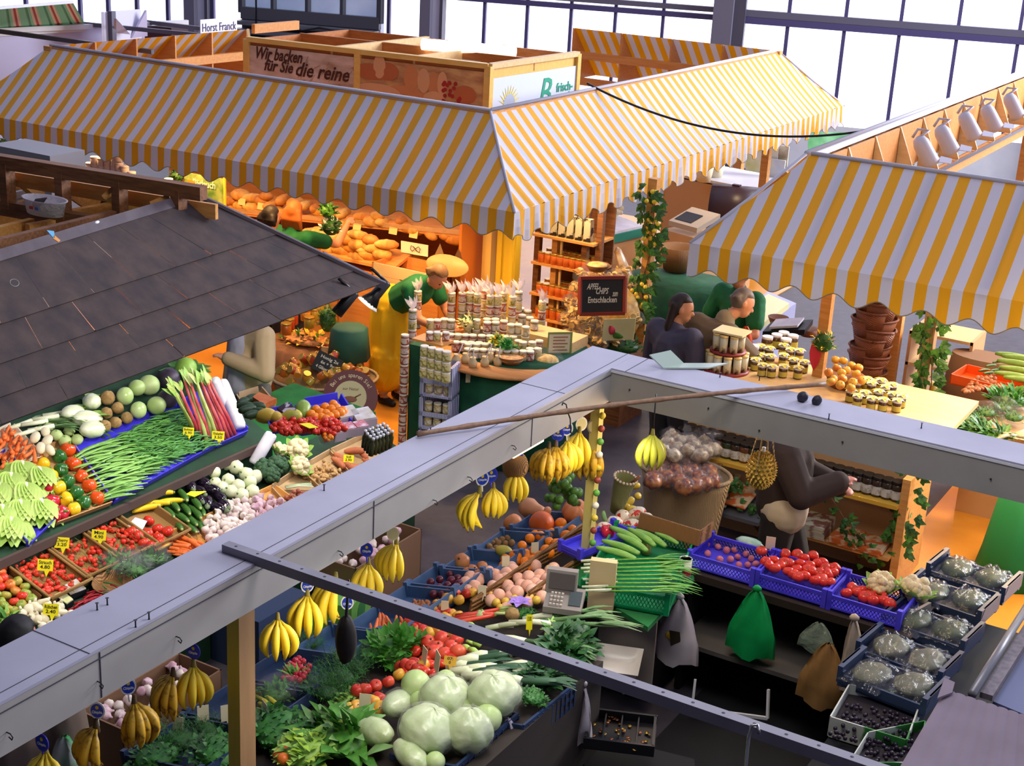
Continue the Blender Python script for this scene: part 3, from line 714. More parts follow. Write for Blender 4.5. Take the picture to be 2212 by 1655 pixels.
for x,y in((1360,842),(1640,930),(1820,955),(2140,1035),(1530,882)):
 g=M(); g.ball((0,0,0),.006,6,4); g.part('screw',dark,fr,YP(x,y,BY0-.004))
pm=mat('mustard_paint','c4b545',.5,'cdbe4c',4,stretch=(6,6,1)); pt=mat('tan_paint','8a6a48',.5,'94724e',4,stretch=(6,6,1))
p=W(547,1314,2.0); g=M(); g.box((BX1-.034,p.y-.05,1.25),(.066,.1,1.5)); g.m[5-0]=0
g.m=[1 if i==1 else 0 for i in range(6)]
g.part('post',[pm,pt],fr)
g=M(); g.box((-3.79,7.62,1.3),(.06,.06,1.4)); g.part('post',mat('pale_yellow_paint','c9bb6a',.5),fr)
for x in(-.9,):
 g=M(); g.box((.9,7.62,1.0),(.08,.08,2.0)); g.part('post',pt,fr)
g=M(); g.box((BX1-.04,.6,1.0),(.08,.08,2.0)); g.part('post',pt,fr)
g=M(); a=W(487,1183,2.225); b=W(1875,1660,2.225); b=a+(b-a)*1.25
g.beam(a,b,.045,.045,0)
n=30
for i in range(n):
 q=a.lerp(b,(i+.5)/n); g.lathe([(.007,0),(0,.001)],8,1,T=Matrix.Translation(q+V((0,0,.0226))),smooth=False)
tag(g.part('metal_rail',[mat('rail_grey','7b7985',.45,'85838f',6),dk]),'long grey perforated metal rail laid across the near stall from its left beam','rail')
g=M(); a=W(902,938,2.235); b=W(1782,830,2.235); pts=[]; rs=[]
for i in range(46):
 t=i/45; p=a.lerp(b,t); p.z+=.03*math.sin(PI*t); pts.append(p); rs.append(.0135 if i%5 else .017)
g.tube(pts,rs,8); tag(g.part('bamboo_rod',mat('bamboo_brown','7a5c45',.5,'8c6c52',5,stretch=(6,6,6))),'thin brown bamboo rod lying across the corner of the near beams','rod')
g=M(); q=a.lerp(b,.345); g.tube([q+V((0,0,-.02)),q+V((-.02,0,.02)),q+V((-.03,0,.055)),q+V((-.05,0,.06)),q+V((-.055,0,.045))],.004,6)
g.tube([q+V((0,0,-.02)),q+V((.01,0,-.1))],.004,6); tag(g.part('wire_hook',dark),'black wire hook over the bamboo rod above the banana cluster','hook')
g=M(); q=W(1640,1585,2.26); g.tube([q+V((0,0,.0)),q+V((-.01,0,.03)),q+V((-.03,0,.02)),q+V((-.035,0,-.03)),q+V((-.03,-.01,-.14)),q+V((-.05,-.02,-.2))],.006,6); tag(g.part('wire_hook',steel),'bright steel hook hanging over the grey metal rail near its right end','hook')
a=W(1402,768,2.3); b=W(1432,797,2.215); c=W(1530,797,2.215); e=V((.06,.16,0))
g=M(); g.slab([a,b,b+e,a+e],(.004,0,.006)); g.slab([b,c,c+e,b+e],(0,0,.008)); tag(g.part('bent_tray',mat('pale_green_perspex','9fb0a4',.15,spec=.8)),'bent pale green perspex tray lying on the corner of the far beam','tray')
av=M(); av.ball((0,0,0),(.028,.028,.038),12,9,fn=lambda d:1-.16*max(0,d.z)); av=av.mesh('avocado',mat('avocado_skin','1d1a26',.55,'2c2838',40,bump=.5))
place('avocado',av,W(1733,868,2.212)+V((0,0,.03)),'larger dark avocado lying on the far beam, left of the other','avocado',rot=(.5,.6,0),sc=1.12)
place('avocado',av,W(1764,874,2.212)+V((0,0,.026)),'smaller dark avocado lying on the far beam, right of the other','avocado',rot=(.3,.4,.4))
# ================================================================ bananas hung along the beams
bn_y=mat('banana_yellow','e9c21c',.45,'f2d23a',8); bn_s=mat('banana_spotted','c79a1e',.5,'6a4515',28,lo=.5,hi=.66); bn_g=mat('banana_green_yellow','a9a92c',.45,'c0bb3a',6); bn_t=mat('banana_tip','54401c',.7)
def banana_mesh(L,m,curl=.55):
 g=M(); pts=[]; rs=[]; n=11
 for i in range(n):
  t=i/(n-1); a=t*curl*2.0
  x=L*(.05+.42*math.sin(a)*t*1.0)if False else L*(.42*math.sin(PI*t*.92)*curl+.06); z=-L*t*(1-.02*t)
  pts.append((x,0,z)); rs.append(L*(.032+.075*(math.sin(PI*min(1,max(0,t*1.02)))**.6))if t>.12 else L*(.035+.05*t))
 rs[-1]=L*.025; rs[-2]*=.8
 g.tube(pts,rs,7,0)
 g.tube([pts[-1],(pts[-1][0]-.004,0,pts[-1][2]-L*.03)],[L*.025,L*.018],6,1)
 return g.mesh('banana',[m,bn_t])
BME={k:[banana_mesh(.19,m,c)for c in(.5,.62,.74)]for k,m in(('y',bn_y),('s',bn_s),('g',bn_g))}
disc_b=mat('sticker_blue','2440b4',.4); disc_w=mat('sticker_white','eceadf',.4); disc_v=mat('sticker_violet_blue','4a46c8',.4)
cq=mat('sticker_lettering','f4f2ea',.5)
def bunch(x,y,kind,n,spread,face,label,X=-3.8,sc=1.0,hang=None,two=True):
 p=XP(x,y,X)if hang is None else hang
 t=thing('banana_bunch',label,'bananas',p,group='hanging banana bunches'); t.rotation_euler=(0,0,face)
 t.scale=(sc*1.12,)*3
 g=M(); g.tube([(0,0,.03),(0,0,0),(.004,0,-.025)],[.008,.012,.02],8); g.part('stem',bn_t if kind=='s' else mat('banana_stem','8a7a2c',.6),t)
 for i in range(n):
  a=(i-(n-1)/2)*spread*1.25
  o=place('banana',BME[kind][(i*2)%3],(0,0,-.012),parent=t,rot=(0,-.28+.05*abs(i-(n-1)/2),a),sc=rnd(.93,1.05));
 if two:
  for i in range(max(2,n-2)):
   a=(i-(n-3)/2)*spread*1.15
   place('banana',BME[kind][i%3],(.0,0,-.016),parent=t,rot=(0,.22,a),sc=rnd(.85,.98))
 return t
def disc(x,y,face,label,rim=None,X=-3.8,d=.066,back=False,tilt=0,flip=False):
 p=XP(x,y,X); t=thing('banana_sticker_sign',label,'sign',p,group='round banana signs')
 n=V((math.sin(face),-math.cos(face),.12)).normalized(); xd=V((0,0,1)).cross(n).normalized()
 T=axes((0,0,0),xd,(0,0,1))@Matrix.Diagonal((1,1.22,1,1)); r=d/2
 g=M(); g.lathe([(r,-.002),(r,.002)],22,T=T,smooth=False); g.part('rim',rim or disc_w,t)
 if not back:
  g=M(); g.lathe([(r*.8,.0022),(r*.8,.0035)],22,T=T,smooth=False); g.part('face',disc_b,t)
  text('Chiquita',.017,axes(n*.0045+V((0,0,-.006 if not flip else .01)),xd,(0,0,1)),cq,'lettering',t,bold=.0004,ext=.0004,fit=r*1.3)
  g=M(); g.lathe([(r*.22,.0036),(r*.2,.0042)],10,T=T@Matrix.Translation((0,.012 if not flip else-.012,0)),smooth=False); g.part('emblem',bn_y,t)
 else:
  g=M(); g.lathe([(r*.78,.0022),(r*.78,.003)],22,T=T,smooth=False); g.part('face',mat('sign_back','e2d7a0',.5),t)
 g=M(); g.tube([(0,0,-r*1.2),(0.004,0,-r*1.2-.03)],.004,6); g.part('clip',rim or disc_w,t)
 return t
DN=-.6
for(x,y,k,n,sp,fa,lab,s)in((98,1622,'y',5,.45,-1.2,'banana bunch cut by the bottom edge at the lower left corner',.85),(208,1568,'s',6,.42,-2.2,'speckled banana bunch second from the left end of the near beam',.88),(290,1515,'s',6,.36,-.3,'brown-freckled banana bunch third from the left end of the near beam',.86),(374,1456,'s',7,.38,-2.3,'heavily spotted banana bunch hooked left of the blue-signed yellow one',.86),(418,1437,'y',5,.42,-.9,'clean yellow banana bunch under a blue round sign left of the mustard post',.85),(600,1336,'y',5,.5,-1.0,'yellow banana bunch hanging just right of the mustard post',.82),(664,1284,'y',5,.45,-1.4,'yellow banana bunch with two dark spots, second right of the mustard post',.88),(725,1250,'y',6,.4,-2.3,'banana bunch half hidden behind the grey metal rail',.98),(796,1216,'y',5,.45,-1.3,'yellow banana bunch under a violet-blue sign over the dark aisle',.82),(856,1172,'y',6,.4,-1.9,'yellow banana bunch under a cream round sign over the dark aisle',.86),(1036,1062,'y',5,.35,-2.3,'banana bunch with long fingers, lower left of the two under twin signs',.98),(1066,1052,'y',5,.4,-.9,'small banana bunch behind the long-fingered one under twin signs',.8),(1116,1018,'y',5,.42,-1.2,'banana bunch in front of the hanging brown round basket',.78),(1186,966,'s',6,.4,-2.2,'spotted banana bunch at the left of the corner cluster',.98),(1200,962,'s',6,.36,-1.0,'dark spotted banana bunch in the middle of the corner cluster',.96),(1226,950,'y',5,.4,-.8,'pale yellow banana bunch in the middle of the corner cluster',.9),(1252,932,'y',5,.4,-1.4,'bright yellow banana bunch at the top of the corner cluster',.92),(1284,958,'s',6,.4,-1.8,'spotted banana bunch against the pale yellow corner post',1.06)):
 bunch(x,y,k,n,sp,fa,lab,sc=s)
bunch(1410,937,'g',6,.4,-1.2,'greenish banana bunch hanging alone under the bamboo rod',hang=W(1410,937,1.98),sc=.9)
g=M(); q=W(1410,937,1.98); g.tube([q,q+V((0,0,.24))],.004,5); tag(g.part('cord',dark),'dark cord holding the greenish banana bunch under the bamboo rod','cord')
for(x,y,fa,lab,rim,back)in((91,1604,.1,'round blue banana sign at the lower left corner',disc_v,0),(210,1535,.5,'white-rimmed round banana sign second from the left',disc_w,0),(277,1483,.9,'white-rimmed banana sign turned sideways, third from the left',disc_w,0),(418,1407,.25,'round blue banana sign left of the mustard post',disc_v,0),(664,1264,.9,'white-rimmed banana sign on the bunch with two dark spots',disc_w,0),(750,1302,.7,'white-rimmed banana sign hanging below the grey rail',disc_w,0),(792,1188,.6,'violet-rimmed banana sign on the beam over the dark aisle',disc_v,0),(849,1153,.7,'plain cream back of a round banana sign over the dark aisle',mat('sign_cream','f0e7b8',.5),1),(1042,1034,.9,'left white-rimmed banana sign of the twin pair',disc_w,0),(1061,1026,.9,'right violet banana sign of the twin pair',disc_v,0),(1116,985,.9,'violet banana sign in front of the hanging brown basket',disc_v,0),(1205,938,.4,'dark violet banana sign on the black wire hook',disc_v,0),(1225,926,.8,'white-rimmed banana sign above the corner cluster',disc_w,0),(1256,916,.9,'small plain white sign back above the corner cluster',disc_w,1),(1281,922,.4,'large grey sign back beside the pale yellow corner post',mat('sign_grey','8f8c80',.5),1)):
 disc(x,y,fa,lab,rim,back=bool(back),d=.062 if x<1000 else .075)
p=W(748,1345,2.0); g=M(); g.ball((0,0,-.09),(.045,.045,.11),14,12,fn=lambda d:1+.06*math.sin(6*math.atan2(d.y,d.x))+.1*d.z); t=thing('dried_gourd','black ribbed dried gourd hanging under the grey rail','gourd',p)
g.part('body',mat('black_gourd','17120f',.7,'241c16',30),t); g=M(); g.tube([(0,0,0),(0,0,.03),(.01,0,.2)],[.02,.008,.004],6); g.part('stalk',dark,t)
p=XP(1113,1006,-3.82); t=thing('hanging_basket','round brown woven basket hanging behind a banana bunch','basket',p)
g=M(); g.ball((0,0,0),(.075,.075,.085),16,12); g.part('body',wicker,t); g=M(); g.tube([(0,0,.08),(0,0,.16)],.004,5); g.part('string',wicker_l,t)
rb=mat('dark_roof_board','352b2c',.8,'4a3b37',7,stretch=(1,1,1),detail=8,bump=.3)
rb2=mat('dark_roof_cap','564c52',.8,'60565c',9)
E0=W(0,915,2.2); E1=W(822,611,2.2); R0=W(0,546,2.82); R1=W(418,420,2.82)
E0=E0+(E0-E1)*.6; R0=R0+(R0-R1)*.9
rf=thing('stall_roof','dark brown boarded lean-to roof over the left vegetable stall','roof')
tt=[0,.43,.66,.85,1.0]; nrm=(E1-E0).cross(R0-E0).normalized()
if nrm.z<0:nrm=-nrm
for c in range(4):
 a0,a1=tt[c],tt[c+1]; lift0=nrm*(.012*(c)); n=12
 L0,L1=R0 .lerp(E0,a0),R1 .lerp(E1,a0); K0,K1=R0 .lerp(E0,a1+.01),R1 .lerp(E1,a1+.01)
 off=.5*(c%2)
 g=M()
 for i in range(-1,n+1):
  s0=max(0,(i+off)/n); s1=min(1,(i+1+off)/n)
  if s1<=s0:continue
  e=.0035/n*2
  A,B,C_,D_=L0 .lerp(L1,s0),L0 .lerp(L1,s1-e),K0 .lerp(K1,s1-e),K0 .lerp(K1,s0)
  w1=nrm*(.012+rnd(0,.004)); w0=nrm*.002
  g.add([A+w0,B+w0,C_+w1,D_+w1,D_-nrm*.006,C_-nrm*.006],[(0,1,2,3),(3,2,5,4)],0)
 g.part('board_course',rb,rf)
g=M(); up=(R1-R0).normalized().cross(nrm);
dn=(E0-R0).normalized(); g.slab([R0-dn*.02+nrm*.02,R1-dn*.02+nrm*.02,R1+dn*.10+nrm*.022,R0+dn*.10+nrm*.022],nrm*.006)
g.slab([R0-dn*.02+nrm*.02,R1-dn*.02+nrm*.02,R1-dn*.02-V((0,0,.06)),R0-dn*.02-V((0,0,.06))],(-.006,0,0)); g.part('ridge_cap',rb2,rf)
g=M(); g.beam(E1+nrm*.01,R1+nrm*.015,.05,.02); g.part('hip_edge',rb2,rf)
H1=E1+V((-2.2,.02,0)); g=M(); g.slab([E1,R1,R1+V((-1.6,0,0)),H1],-nrm*.015); g.part('hip_board',rb,rf)
g=M(); g.beam(E0-V((.14,0,.03)),E1-V((.14,.05,.03)),.05,.06); g.part('eave_beam',wood_d,rf)
g=M(); g.beam(E1+V((.02,.02,-.02)),E1+(R1-E1)*.35+V((.02,.03,-.02)),.05,.05); g.part('end_bracket',mat('slate_bracket','4d4c5a',.5),rf)
ct0=W(-20,345,2.9); ct1=W(440,418,2.9); ct1=ct0+(ct1-ct0)*1.0
tr=thing('timber_truss','open brown timber truss behind the boarded roof at the left','truss')
g=M(); g.beam(ct0,ct1,.08,.09); g.part('top_chord',wood_d,tr)
lowz=.32
g=M(); g.beam(ct0-V((0,0,lowz)),ct1-V((0,0,lowz)),.07,.1); g.part('bottom_chord',wood_d,tr)
g=M(); g.beam(ct0-V((0,-.12,lowz-.18)),ct1-V((0,-.12,lowz-.18)),.03,.1); g.part('batten',wood,tr)
for x in(11,117,227,342):
 q=YP(x,380+x*.16,ct0 .y); g=M(); s=(q.x-ct0 .x)/(ct1 .x-ct0 .x); q=ct0 .lerp(ct1,s); g.box(q-V((0,0,lowz/2)),(.07,.08,lowz)); g.part('stud',wood_d,tr)
for(x0,y0,x1,y1)in((20,368,95,432),(126,388,210,446),(238,412,300,456),(345,432,385,455)):
 g=M(); a=W(x0,y0,2.82); b=W(x1,y1,2.58); g.beam(a,b,.03,.13,up=(0.3,-1,.3)); g.part('diagonal_brace',wood,tr)
for(x0,y0,x1,y1,z)in((-30,418,85,402,2.62),(130,478,300,446,2.56),(-20,470,100,440,2.5),(60,505,250,470,2.5),(-40,520,70,492,2.5)):
 g=M(); a=W(x0,y0,z); b=W(x1,y1,z); g.beam(a,b,.05,.13); g.part('joist',wood,tr)
g=M(); g.beam(W(-20,432,2.6),W(80,412,2.6),.03,.05); g.part('white_batten',white_p,tr)
g=M(); g.beam(W(-20,548,2.62),W(250,480,2.62),.05,.16); g.part('ridge_beam',wood_d,tr)
p=W(98,462,2.64); t=thing('plastic_tub','clear plastic tub lying on the timber truss','tub',p)
ov=lambda a,z:1+.0
g=M(); g.lathe([(.0,.0),(.13,0),(.15,.09),(.165,.1),(.165,.105),(.145,.1),(.125,.012),(0,.012)],22,T=Matrix.Diagonal((1.15,.62,1,1))); g.part('tub',film('cloudy_plastic','d9d0d8',.72,.35),t)
g=M(); g.slab([(-.1,-.03,.03),(-.02,-.06,.1),(.0,.02,.1),(-.09,.05,.03)],(0,0,.008)); g.part('dark_lid',mat('maroon_dark','2a1c26',.5),t)
for k,c in enumerate(('b23a3a','5a6aa8')):
 g=M(); g.box((-.02+.05*k,-.098,.055),(.035,.004,.02)); g.part('print_patch',mat('print_%d'%k,c,.6),t)
def on_roof(x,y,o=.02):return PL(x,y,E1+nrm*o,nrm)
g=M(); p=on_roof(112,508); g.slab([on_roof(100,498),on_roof(116,500),on_roof(118,516),on_roof(112,512)],nrm*.004); g.slab([on_roof(116,508),on_roof(130,520),on_roof(126,524),on_roof(114,516)],nrm*.004,1); tag(g.part('paper_scrap',[mat('sky_blue_paper','5fa8d6',.6),mat('orange_paper','d9964a',.6)]),'torn blue and orange paper scrap lying on the dark roof','litter')
g=M(); g.ball(on_roof(210,480),(.012,.03,.006),10,6,R=Matrix.Rotation(.6,3,'Z')); tag(g.part('plastic_scrap',mat('white_scrap_glow','efeaff',.4,emit=.3)),'small shiny white scrap on the ridge of the dark roof','litter')  # the scrap's shine is put in as a glow of its own
g=M(); c=on_roof(31,611,.026); ux=(E1-E0).normalized(); uy=nrm.cross(ux); g.tube([c+ux*.028*math.cos(a*PI/8)+uy*.022*math.sin(a*PI/8)for a in range(17)],.0022,4); tag(g.part('rubber_ring',mat('pale_rubber','8a8f8c',.6)),'pale rubber ring lying on the dark roof','ring')
for k,(x,y,lab)in enumerate(((805,645,'white reflector spot lamp under the corner of the dark roof'),(735,668,'black spot lamp under the eave of the dark roof'))):
 p=XP(x,y,-5.85); t=thing('spot_lamp',lab,'lamp',p)
 R=Matrix.Rotation(.5,4,'Y')@Matrix.Rotation(-.5,4,'X')
 g=M(); g.lathe([(.02,.16),(.038,.15),(.04,.03),(.07,-.04)if k==0 else(.042,-.04)],14,T=R); g.part('lamp_housing',dark,t)
 if k==0:
  g=M(); g.lathe([(.04,.0),(.078,-.05),(.082,-.055),(.082,-.06),(.075,-.055),(.04,-.01)],18,T=R); g.part('reflector',mat('reflector_cream','d8cfc0',.4),t)
  g=M(); g.ball(R@V((0,0,-.03)),.03,10,8); g.part('bulb',mat('frosted_bulb','b8c4cc',.3),t)
 g=M(); g.tube([R@V((0,0,.15)),(0,-.02,.22)],.012,6); g.part('lamp_arm',dark,t)
for k,x in enumerate((1130,)):
 a=XP(1105,985,-3.78); b=XP(1170,948,-3.78)
 g=M(); g.beam(a+V((0,0,.03)),b+V((0,0,.03)),.05,.03); g.beam(a,b,.03,.025,1); tag(g.part('strip_lamp',[white_p,mat('strip_glow','ffe9b0',.4,emit=2.5)]),'warm strip lamp fixed under the left beam near the corner','lamp')
# ================================================================ left vegetable stall: stepped stand and what lies on it
def PN(p,n):
 p=V(p); n=V(n)
 return lambda x,y,o=0:PL(x,y,p+n.normalized()*o,n)
T1=PN((-6.45,0,.84),(.3,0,1)); T2=PN((-6.5,0,1.0),(.4,0,1)); T3=PN((-7.1,0,1.28),(.4,0,1)); T4=PN((0,0,.9),(.12,-.1,1))
def inpoly(x,y,P):
 c=False; j=len(P)-1
 for i in range(len(P)):
  if(P[i][1]>y)!=(P[j][1]>y)and x<(P[j][0]-P[i][0])*(y-P[i][1])/(P[j][1]-P[i][1])+P[i][0]:c=not c
  j=i
 return c
def scatter(P,n,dmin,tries=60):
 """well spaced places inside a picture polygon"""
 xs=[p[0]for p in P]; ys=[p[1]for p in P]; out=[]
 for _ in range(n):
  best=None; bd=-1
  for _ in range(tries):
   x=rnd(min(xs),max(xs)); y=rnd(min(ys),max(ys))
   if not inpoly(x,y,P):continue
   d=min(((x-a)**2+(y-b)**2 for a,b in out),default=1e9)
   if d>bd:bd=d; best=(x,y)
  if best:out.append(best)
 return out
st=thing('display_stand','stepped green-covered display stand of the left vegetable stall','stand')
y0,y1=2.6,7.78
def prof(pts,a,b,name,m):
 g=M(); n=len(pts); g.add([(x,a,z)for x,z in pts]+[(x,b,z)for x,z in pts],[tuple(range(n)),tuple(range(n,2*n))[::-1]]+[(i,n+i,n+(i+1)%n,(i+1)%n)for i in range(n)]); g.part(name,m,st)
dgreen=mat('dark_green_board','123a22',.7,'0d2c1a',6); brown_b=mat('brown_edge_board','4a3a36',.7)
prof([(-5.86,0),(-5.86,.65),(-6.46,.83),(-6.46,0)],y0,8.75,'front_step',dgreen)
prof([(-6.47,0),(-6.47,.985),(-7.06,1.215),(-7.06,0)],y0,y1,'middle_step',dgreen)
prof([(-7.07,0),(-7.07,1.265),(-7.75,1.53),(-7.75,0)],y0,y1,'back_step',dgreen)
prof([(-6.44,.93),(-6.44,.985),(-6.46,.99),(-6.46,.93)],y0,y1,'edge_board',brown_b)
prof([(-5.84,.56),(-5.84,.66),(-5.86,.66),(-5.86,.56)],y0,8.75,'edge_board',brown_b)
prof([(-6.47,0),(-6.47,.80),(-7.3,.86),(-7.3,0)],y1,9.05,'end_table',mat('bright_green_cloth','17702c',.8,'125c24',8))
def liner(name,label,px,fn,h,m,cat='crate',base=True,n=(.4,0,1)):
 """open crate whose four lower corners are seen at px (front-left, back-left, back-right, front-right)"""
 P=[fn(*q)for q in px]; up=V(n).normalized(); c=sum(P,V())/4
 t=thing(name,label,cat,c); P=[p-c for p in P]
 if base:g=M(); g.slab([p+up*.004 for p in P],up*.006); g.part('base',m,t)
 for i in range(4):
  a,b=P[i],P[(i+1)%4]; o=(a+b)/2; o=(o-up*o.dot(up)).normalized()
  g=M(); g.slab([a+up*.003,b+up*.003,b+up*h+o*.015,a+up*h+o*.015],o*.008); g.part('side',m,t)
 return t
liner('produce_crate','violet lined crate of romaine lettuce at the left edge',[(60,1182),(-60,1060),(10,990),(112,1130)],T2,.06,viol_c)
liner('produce_tray','cardboard tray of bell peppers in four colours',[(118,1136),(44,1018),(140,955),(236,1092)],T2,.05,mat('cardboard','b08a5a',.8))
liner('produce_crate','long violet-blue lined crate of green beans',[(242,1090),(162,975),(382,880),(462,968)],T2,.06,viol_c)
liner('produce_crate','violet-blue lined crate of rhubarb at the end of the row',[(466,968),(388,882),(450,850),(528,940)],T2,.06,viol_c)
rom=M(); rr=random.Random(9)
for i in range(15):
 a=(i-7)*.17; rom.leaf((0,0,.01+.004*(i%4)),(math.sin(a),math.cos(a)*-1,.22-.02*abs(i-7)),(0,0,1),rr.uniform(.14,.19),.1,.45,i%2,6,.2)
for i in range(5):
 a=(i-2)*.22; rom.leaf((0,0,.05),(math.sin(a),-math.cos(a),.1),(0,0,1),.17,.085,.25,1,6,.25)
rom.tube([(0,.03,.02),(0,0,.03),(0,-.05,.035)],[.02,.03,.03],8,2)
rome=rom.mesh('romaine',[mat('romaine_green','8fb944',.45,'b7d468',9,transl=.2),mat('romaine_light','a9cc5e',.45,'c6de84',9,transl=.2),leek_w])
for k,(x,y,r,lab)in enumerate(((52,1015,1.0,'romaine lettuce at the back of the lettuce crate'),(88,1028,1.15,'romaine lettuce next to the red peppers'),(28,1040,.9,'romaine lettuce in the middle of the lettuce crate'),(60,1062,1.0,'romaine lettuce with its tip over the front edge of the crate'),(4,1060,.8,'romaine lettuce cut by the left edge of the picture'),(10,1110,.9,'frontmost romaine lettuce at the left edge'),(48,1100,1.0,'romaine lettuce over the front edge beside the violet liner corner'),(92,1098,1.1,'romaine lettuce in front of the red peppers'),(30,1135,.8,'lowest romaine lettuce at the front corner of the crate'))):
 place('romaine_lettuce',rome,T2(x-8,y-4,.05),lab,'lettuce','romaine lettuces in the left crate',(.25,.25,r),1.0)
PEP={c:mk_pepper(mat('pepper_'+c,h,.22,h2,6,spec=.6))for c,h,h2 in(('yellow','e2b413','f0c81e'),('green','1f5a20','2c7030'),('orange','d9480f','e85a1c'),('red','b0162a','c72338'))}
for c,L in(('yellow',((92.6,1002),(109.6,1027),(127,1053),(142,1078),(160,1100))),('green',((128,985.5),(132,1015),(146,1040),(164,1064),(181,1086))),('orange',((147,971.6),(158.6,1002),(176,1029),(193,1049),(210.6,1075.6))),('red',((80,1022),(56,1027),(100,1051),(106,1088),(114,1082),(118,1115),(133,1108.6)))):
 for i,(x,y)in enumerate(sorted(L,key=lambda q:q[1])):
  PEP[c].put(T2(x,y,.045),'%s bell pepper, %s from the top of the %s ones'%(c,ORD[i],c),'pepper',c+' bell peppers in the tray',(rnd(.3,1.2),rnd(-.5,.5),rnd(-3,3)),rnd(.95,1.06))
fb=M(); fb.tube([(-.12,0,0),(-.06,.006,.004),(0,.009,.006),(.06,.006,.004),(.12,-.004,0)],[.004,.012,.0135,.012,.004],6,flat=.45); fbm=[fb.mesh('flat_bean',m)for m in(bean_m,mat('bean_pale','86b85c',.5,'97c46e',12))]
tb=M(); tb.tube([(-.08,-.006,0),(-.04,.004,0),(0,.008,.003),(.04,.004,0),(.08,-.008,0)],[.003,.0058,.0062,.0058,.003],5); tbm=[tb.mesh('thin_bean',m)for m in(bean_d,mat('bean_mid','57933f',.5,'64a24c',12))]
sb=M(); sb.tube([(-.055,-.004,0),(0,.006,.003),(.055,-.004,0)],[.003,.0075,.003],6); sbm=[sb.mesh('stubby_bean',m)for m in(bean_d,mat('bean_blue_green','4a8a48',.5,'5c9c58',12))]
tilt2=-math.atan(.4)*-1
def heap(P,n,mes,fn,lab,cat,grp,name,yaw,jit,up0,up1,tilt=.35,seed_sc=(.85,1.1)):
 for k,(x,y)in enumerate(scatter(P,n,1,14)):
  place(name,mes[k%len(mes)],fn(x,y,rnd(up0,up1)),lab,cat,grp,(rnd(-.12,.12),tilt+rnd(-.1,.1)if False else rnd(-.15,.15),yaw+rnd(-jit,jit)),rnd(*seed_sc))
heap([(172,978),(268,938),(330,1020),(242,1082)],120,fbm,T2,'pale flat green bean in the left part of the bean crate','bean','flat beans in the violet crate','flat_bean',1.35,.3,.03,.075)
heap([(262,940),(345,900),(402,978),(320,1022)],230,tbm,T2,'thin dark green bean in the middle of the bean crate','bean','thin beans in the violet crate','thin_bean',1.1,.7,.03,.08)
heap([(330,902),(384,882),(464,962),(385,990)],180,sbm,T2,'stubby green bean in the right part of the bean crate','bean','stubby beans in the violet crate','stubby_bean',1.3,.6,.03,.08)
bl_=M()
for dx in(-1,0,1):bl_.ball((0,0,0),.01,4,3)
for k,(xb,yb,xt,yt,m)in enumerate(((432,948,388,838,rhub_m),(440,953,398,820,rhub_m),(448,957,404,812,rhub_g),(456,958,412,828,rhub_m),(462,953,418,808,rhub_g),(470,950,424,822,rhub_g),(478,955,430,812,rhub_m),(486,952,436,825,rhub_m),(494,948,440,815,rhub_m),(502,946,448,828,rhub_m),(510,942,452,820,rhub_m),(420,935,378,850,rhub_g),(430,930,372,835,rhub_g))):
 a=T2(xb,yb,.02+.012*(k%3)); b=W(xt,yt,a.z+.42); c0=(a+b)/2
 t=thing('rhubarb_stalk','rhubarb stalk leaning back in the crate at the end of the bean row','rhubarb',a,group='rhubarb stalks')
 g=M(); d=b-a; g.tube([(0,0,0),d*.35+V((.01,0,.0)),d*.7,d],[.016,.015,.013,.011],7,flat=.7); g.part('stalk',m,t)
 g=M()
 for q in range(4):g.leaf(d*.93,d.normalized()+V((rnd(-.5,.5),rnd(-.5,.5),rnd(-.1,.4))),(1,0,.2),rnd(.07,.12),.03,.3,q%2,4)
 g.part('leaf_tuft',[leafl,rhub_g],t)
for k,(xa,ya,xb,yb,fn,r,lab)in enumerate(((478,822,520,925,T2,.045,'white paper-wrapped bundle leaning beside the rhubarb'),(462,818,488,885,T2,.04,'second white paper bundle half behind the first, beside the rhubarb'),(588,935,548,1003,T1,.045,'white paper roll leaning below the green step'))):
 b=fn(xb,yb,.05); a=W(xa,ya,b.z+(.26 if k<2 else .2)); d=a-b; g=M()
 g.tube([(0,0,0),d*.06,d*.5,d*.9,d*.97,d],[r*.8,r,r*1.02,r,r*.9,r*.5],12); tag(g.part('paper_roll',paper_w,None,b),lab,'paper roll')
leekm=M(); leekm.tube([(0,0,0),(.08,0,.0),(.17,0,.005)],[.014,.015,.017],8,0)
for q in range(6):leekm.leaf((.15,0,.0),(1,(q-2.5)*.16,.05*(q%3)),(0,0,1),.2,.032,.2,1,4,.25)
leekme=leekm.mesh('leek',[leek_w,leek_g])
for k,(x,y)in enumerate(((20,925),(46,918),(70,906),(92,898),(30,942),(60,930))):place('leek',leekme,T3(x,y,.03+.01*(k%3)),'leek lying behind the carrots at the back of the left stall','leek','leeks at the back left',(0,0,1.2+rnd(-.3,.3)),1)
car=[mk_carrot(carrot_m,L)for L in(.15,.18,.13)]
for k,(x,y)in enumerate(scatter([(-10,955),(12,925),(30,930),(92,980),(70,1000),(-10,1000)],42,1,20)):place('carrot',car[k%3],T3(x,y,rnd(.0,.06)),'orange carrot in the pile at the left edge above the lettuce','carrot','carrots at the left edge',(0,rnd(-.2,.3),-.9+rnd(-.3,.3)),rnd(.9,1.15))
liner('produce_tray','white-rimmed cardboard tray edge in front of the carrots',[(28,1012),(-30,950),(24,925),(84,990)],T3,.03,mat('white_card','cfc6b4',.7),n=(.4,0,1))
half=M(); half.ball((0,0,0),(.032,.05,.022),12,8); halfm=half.mesh('white_root_half',white_w)
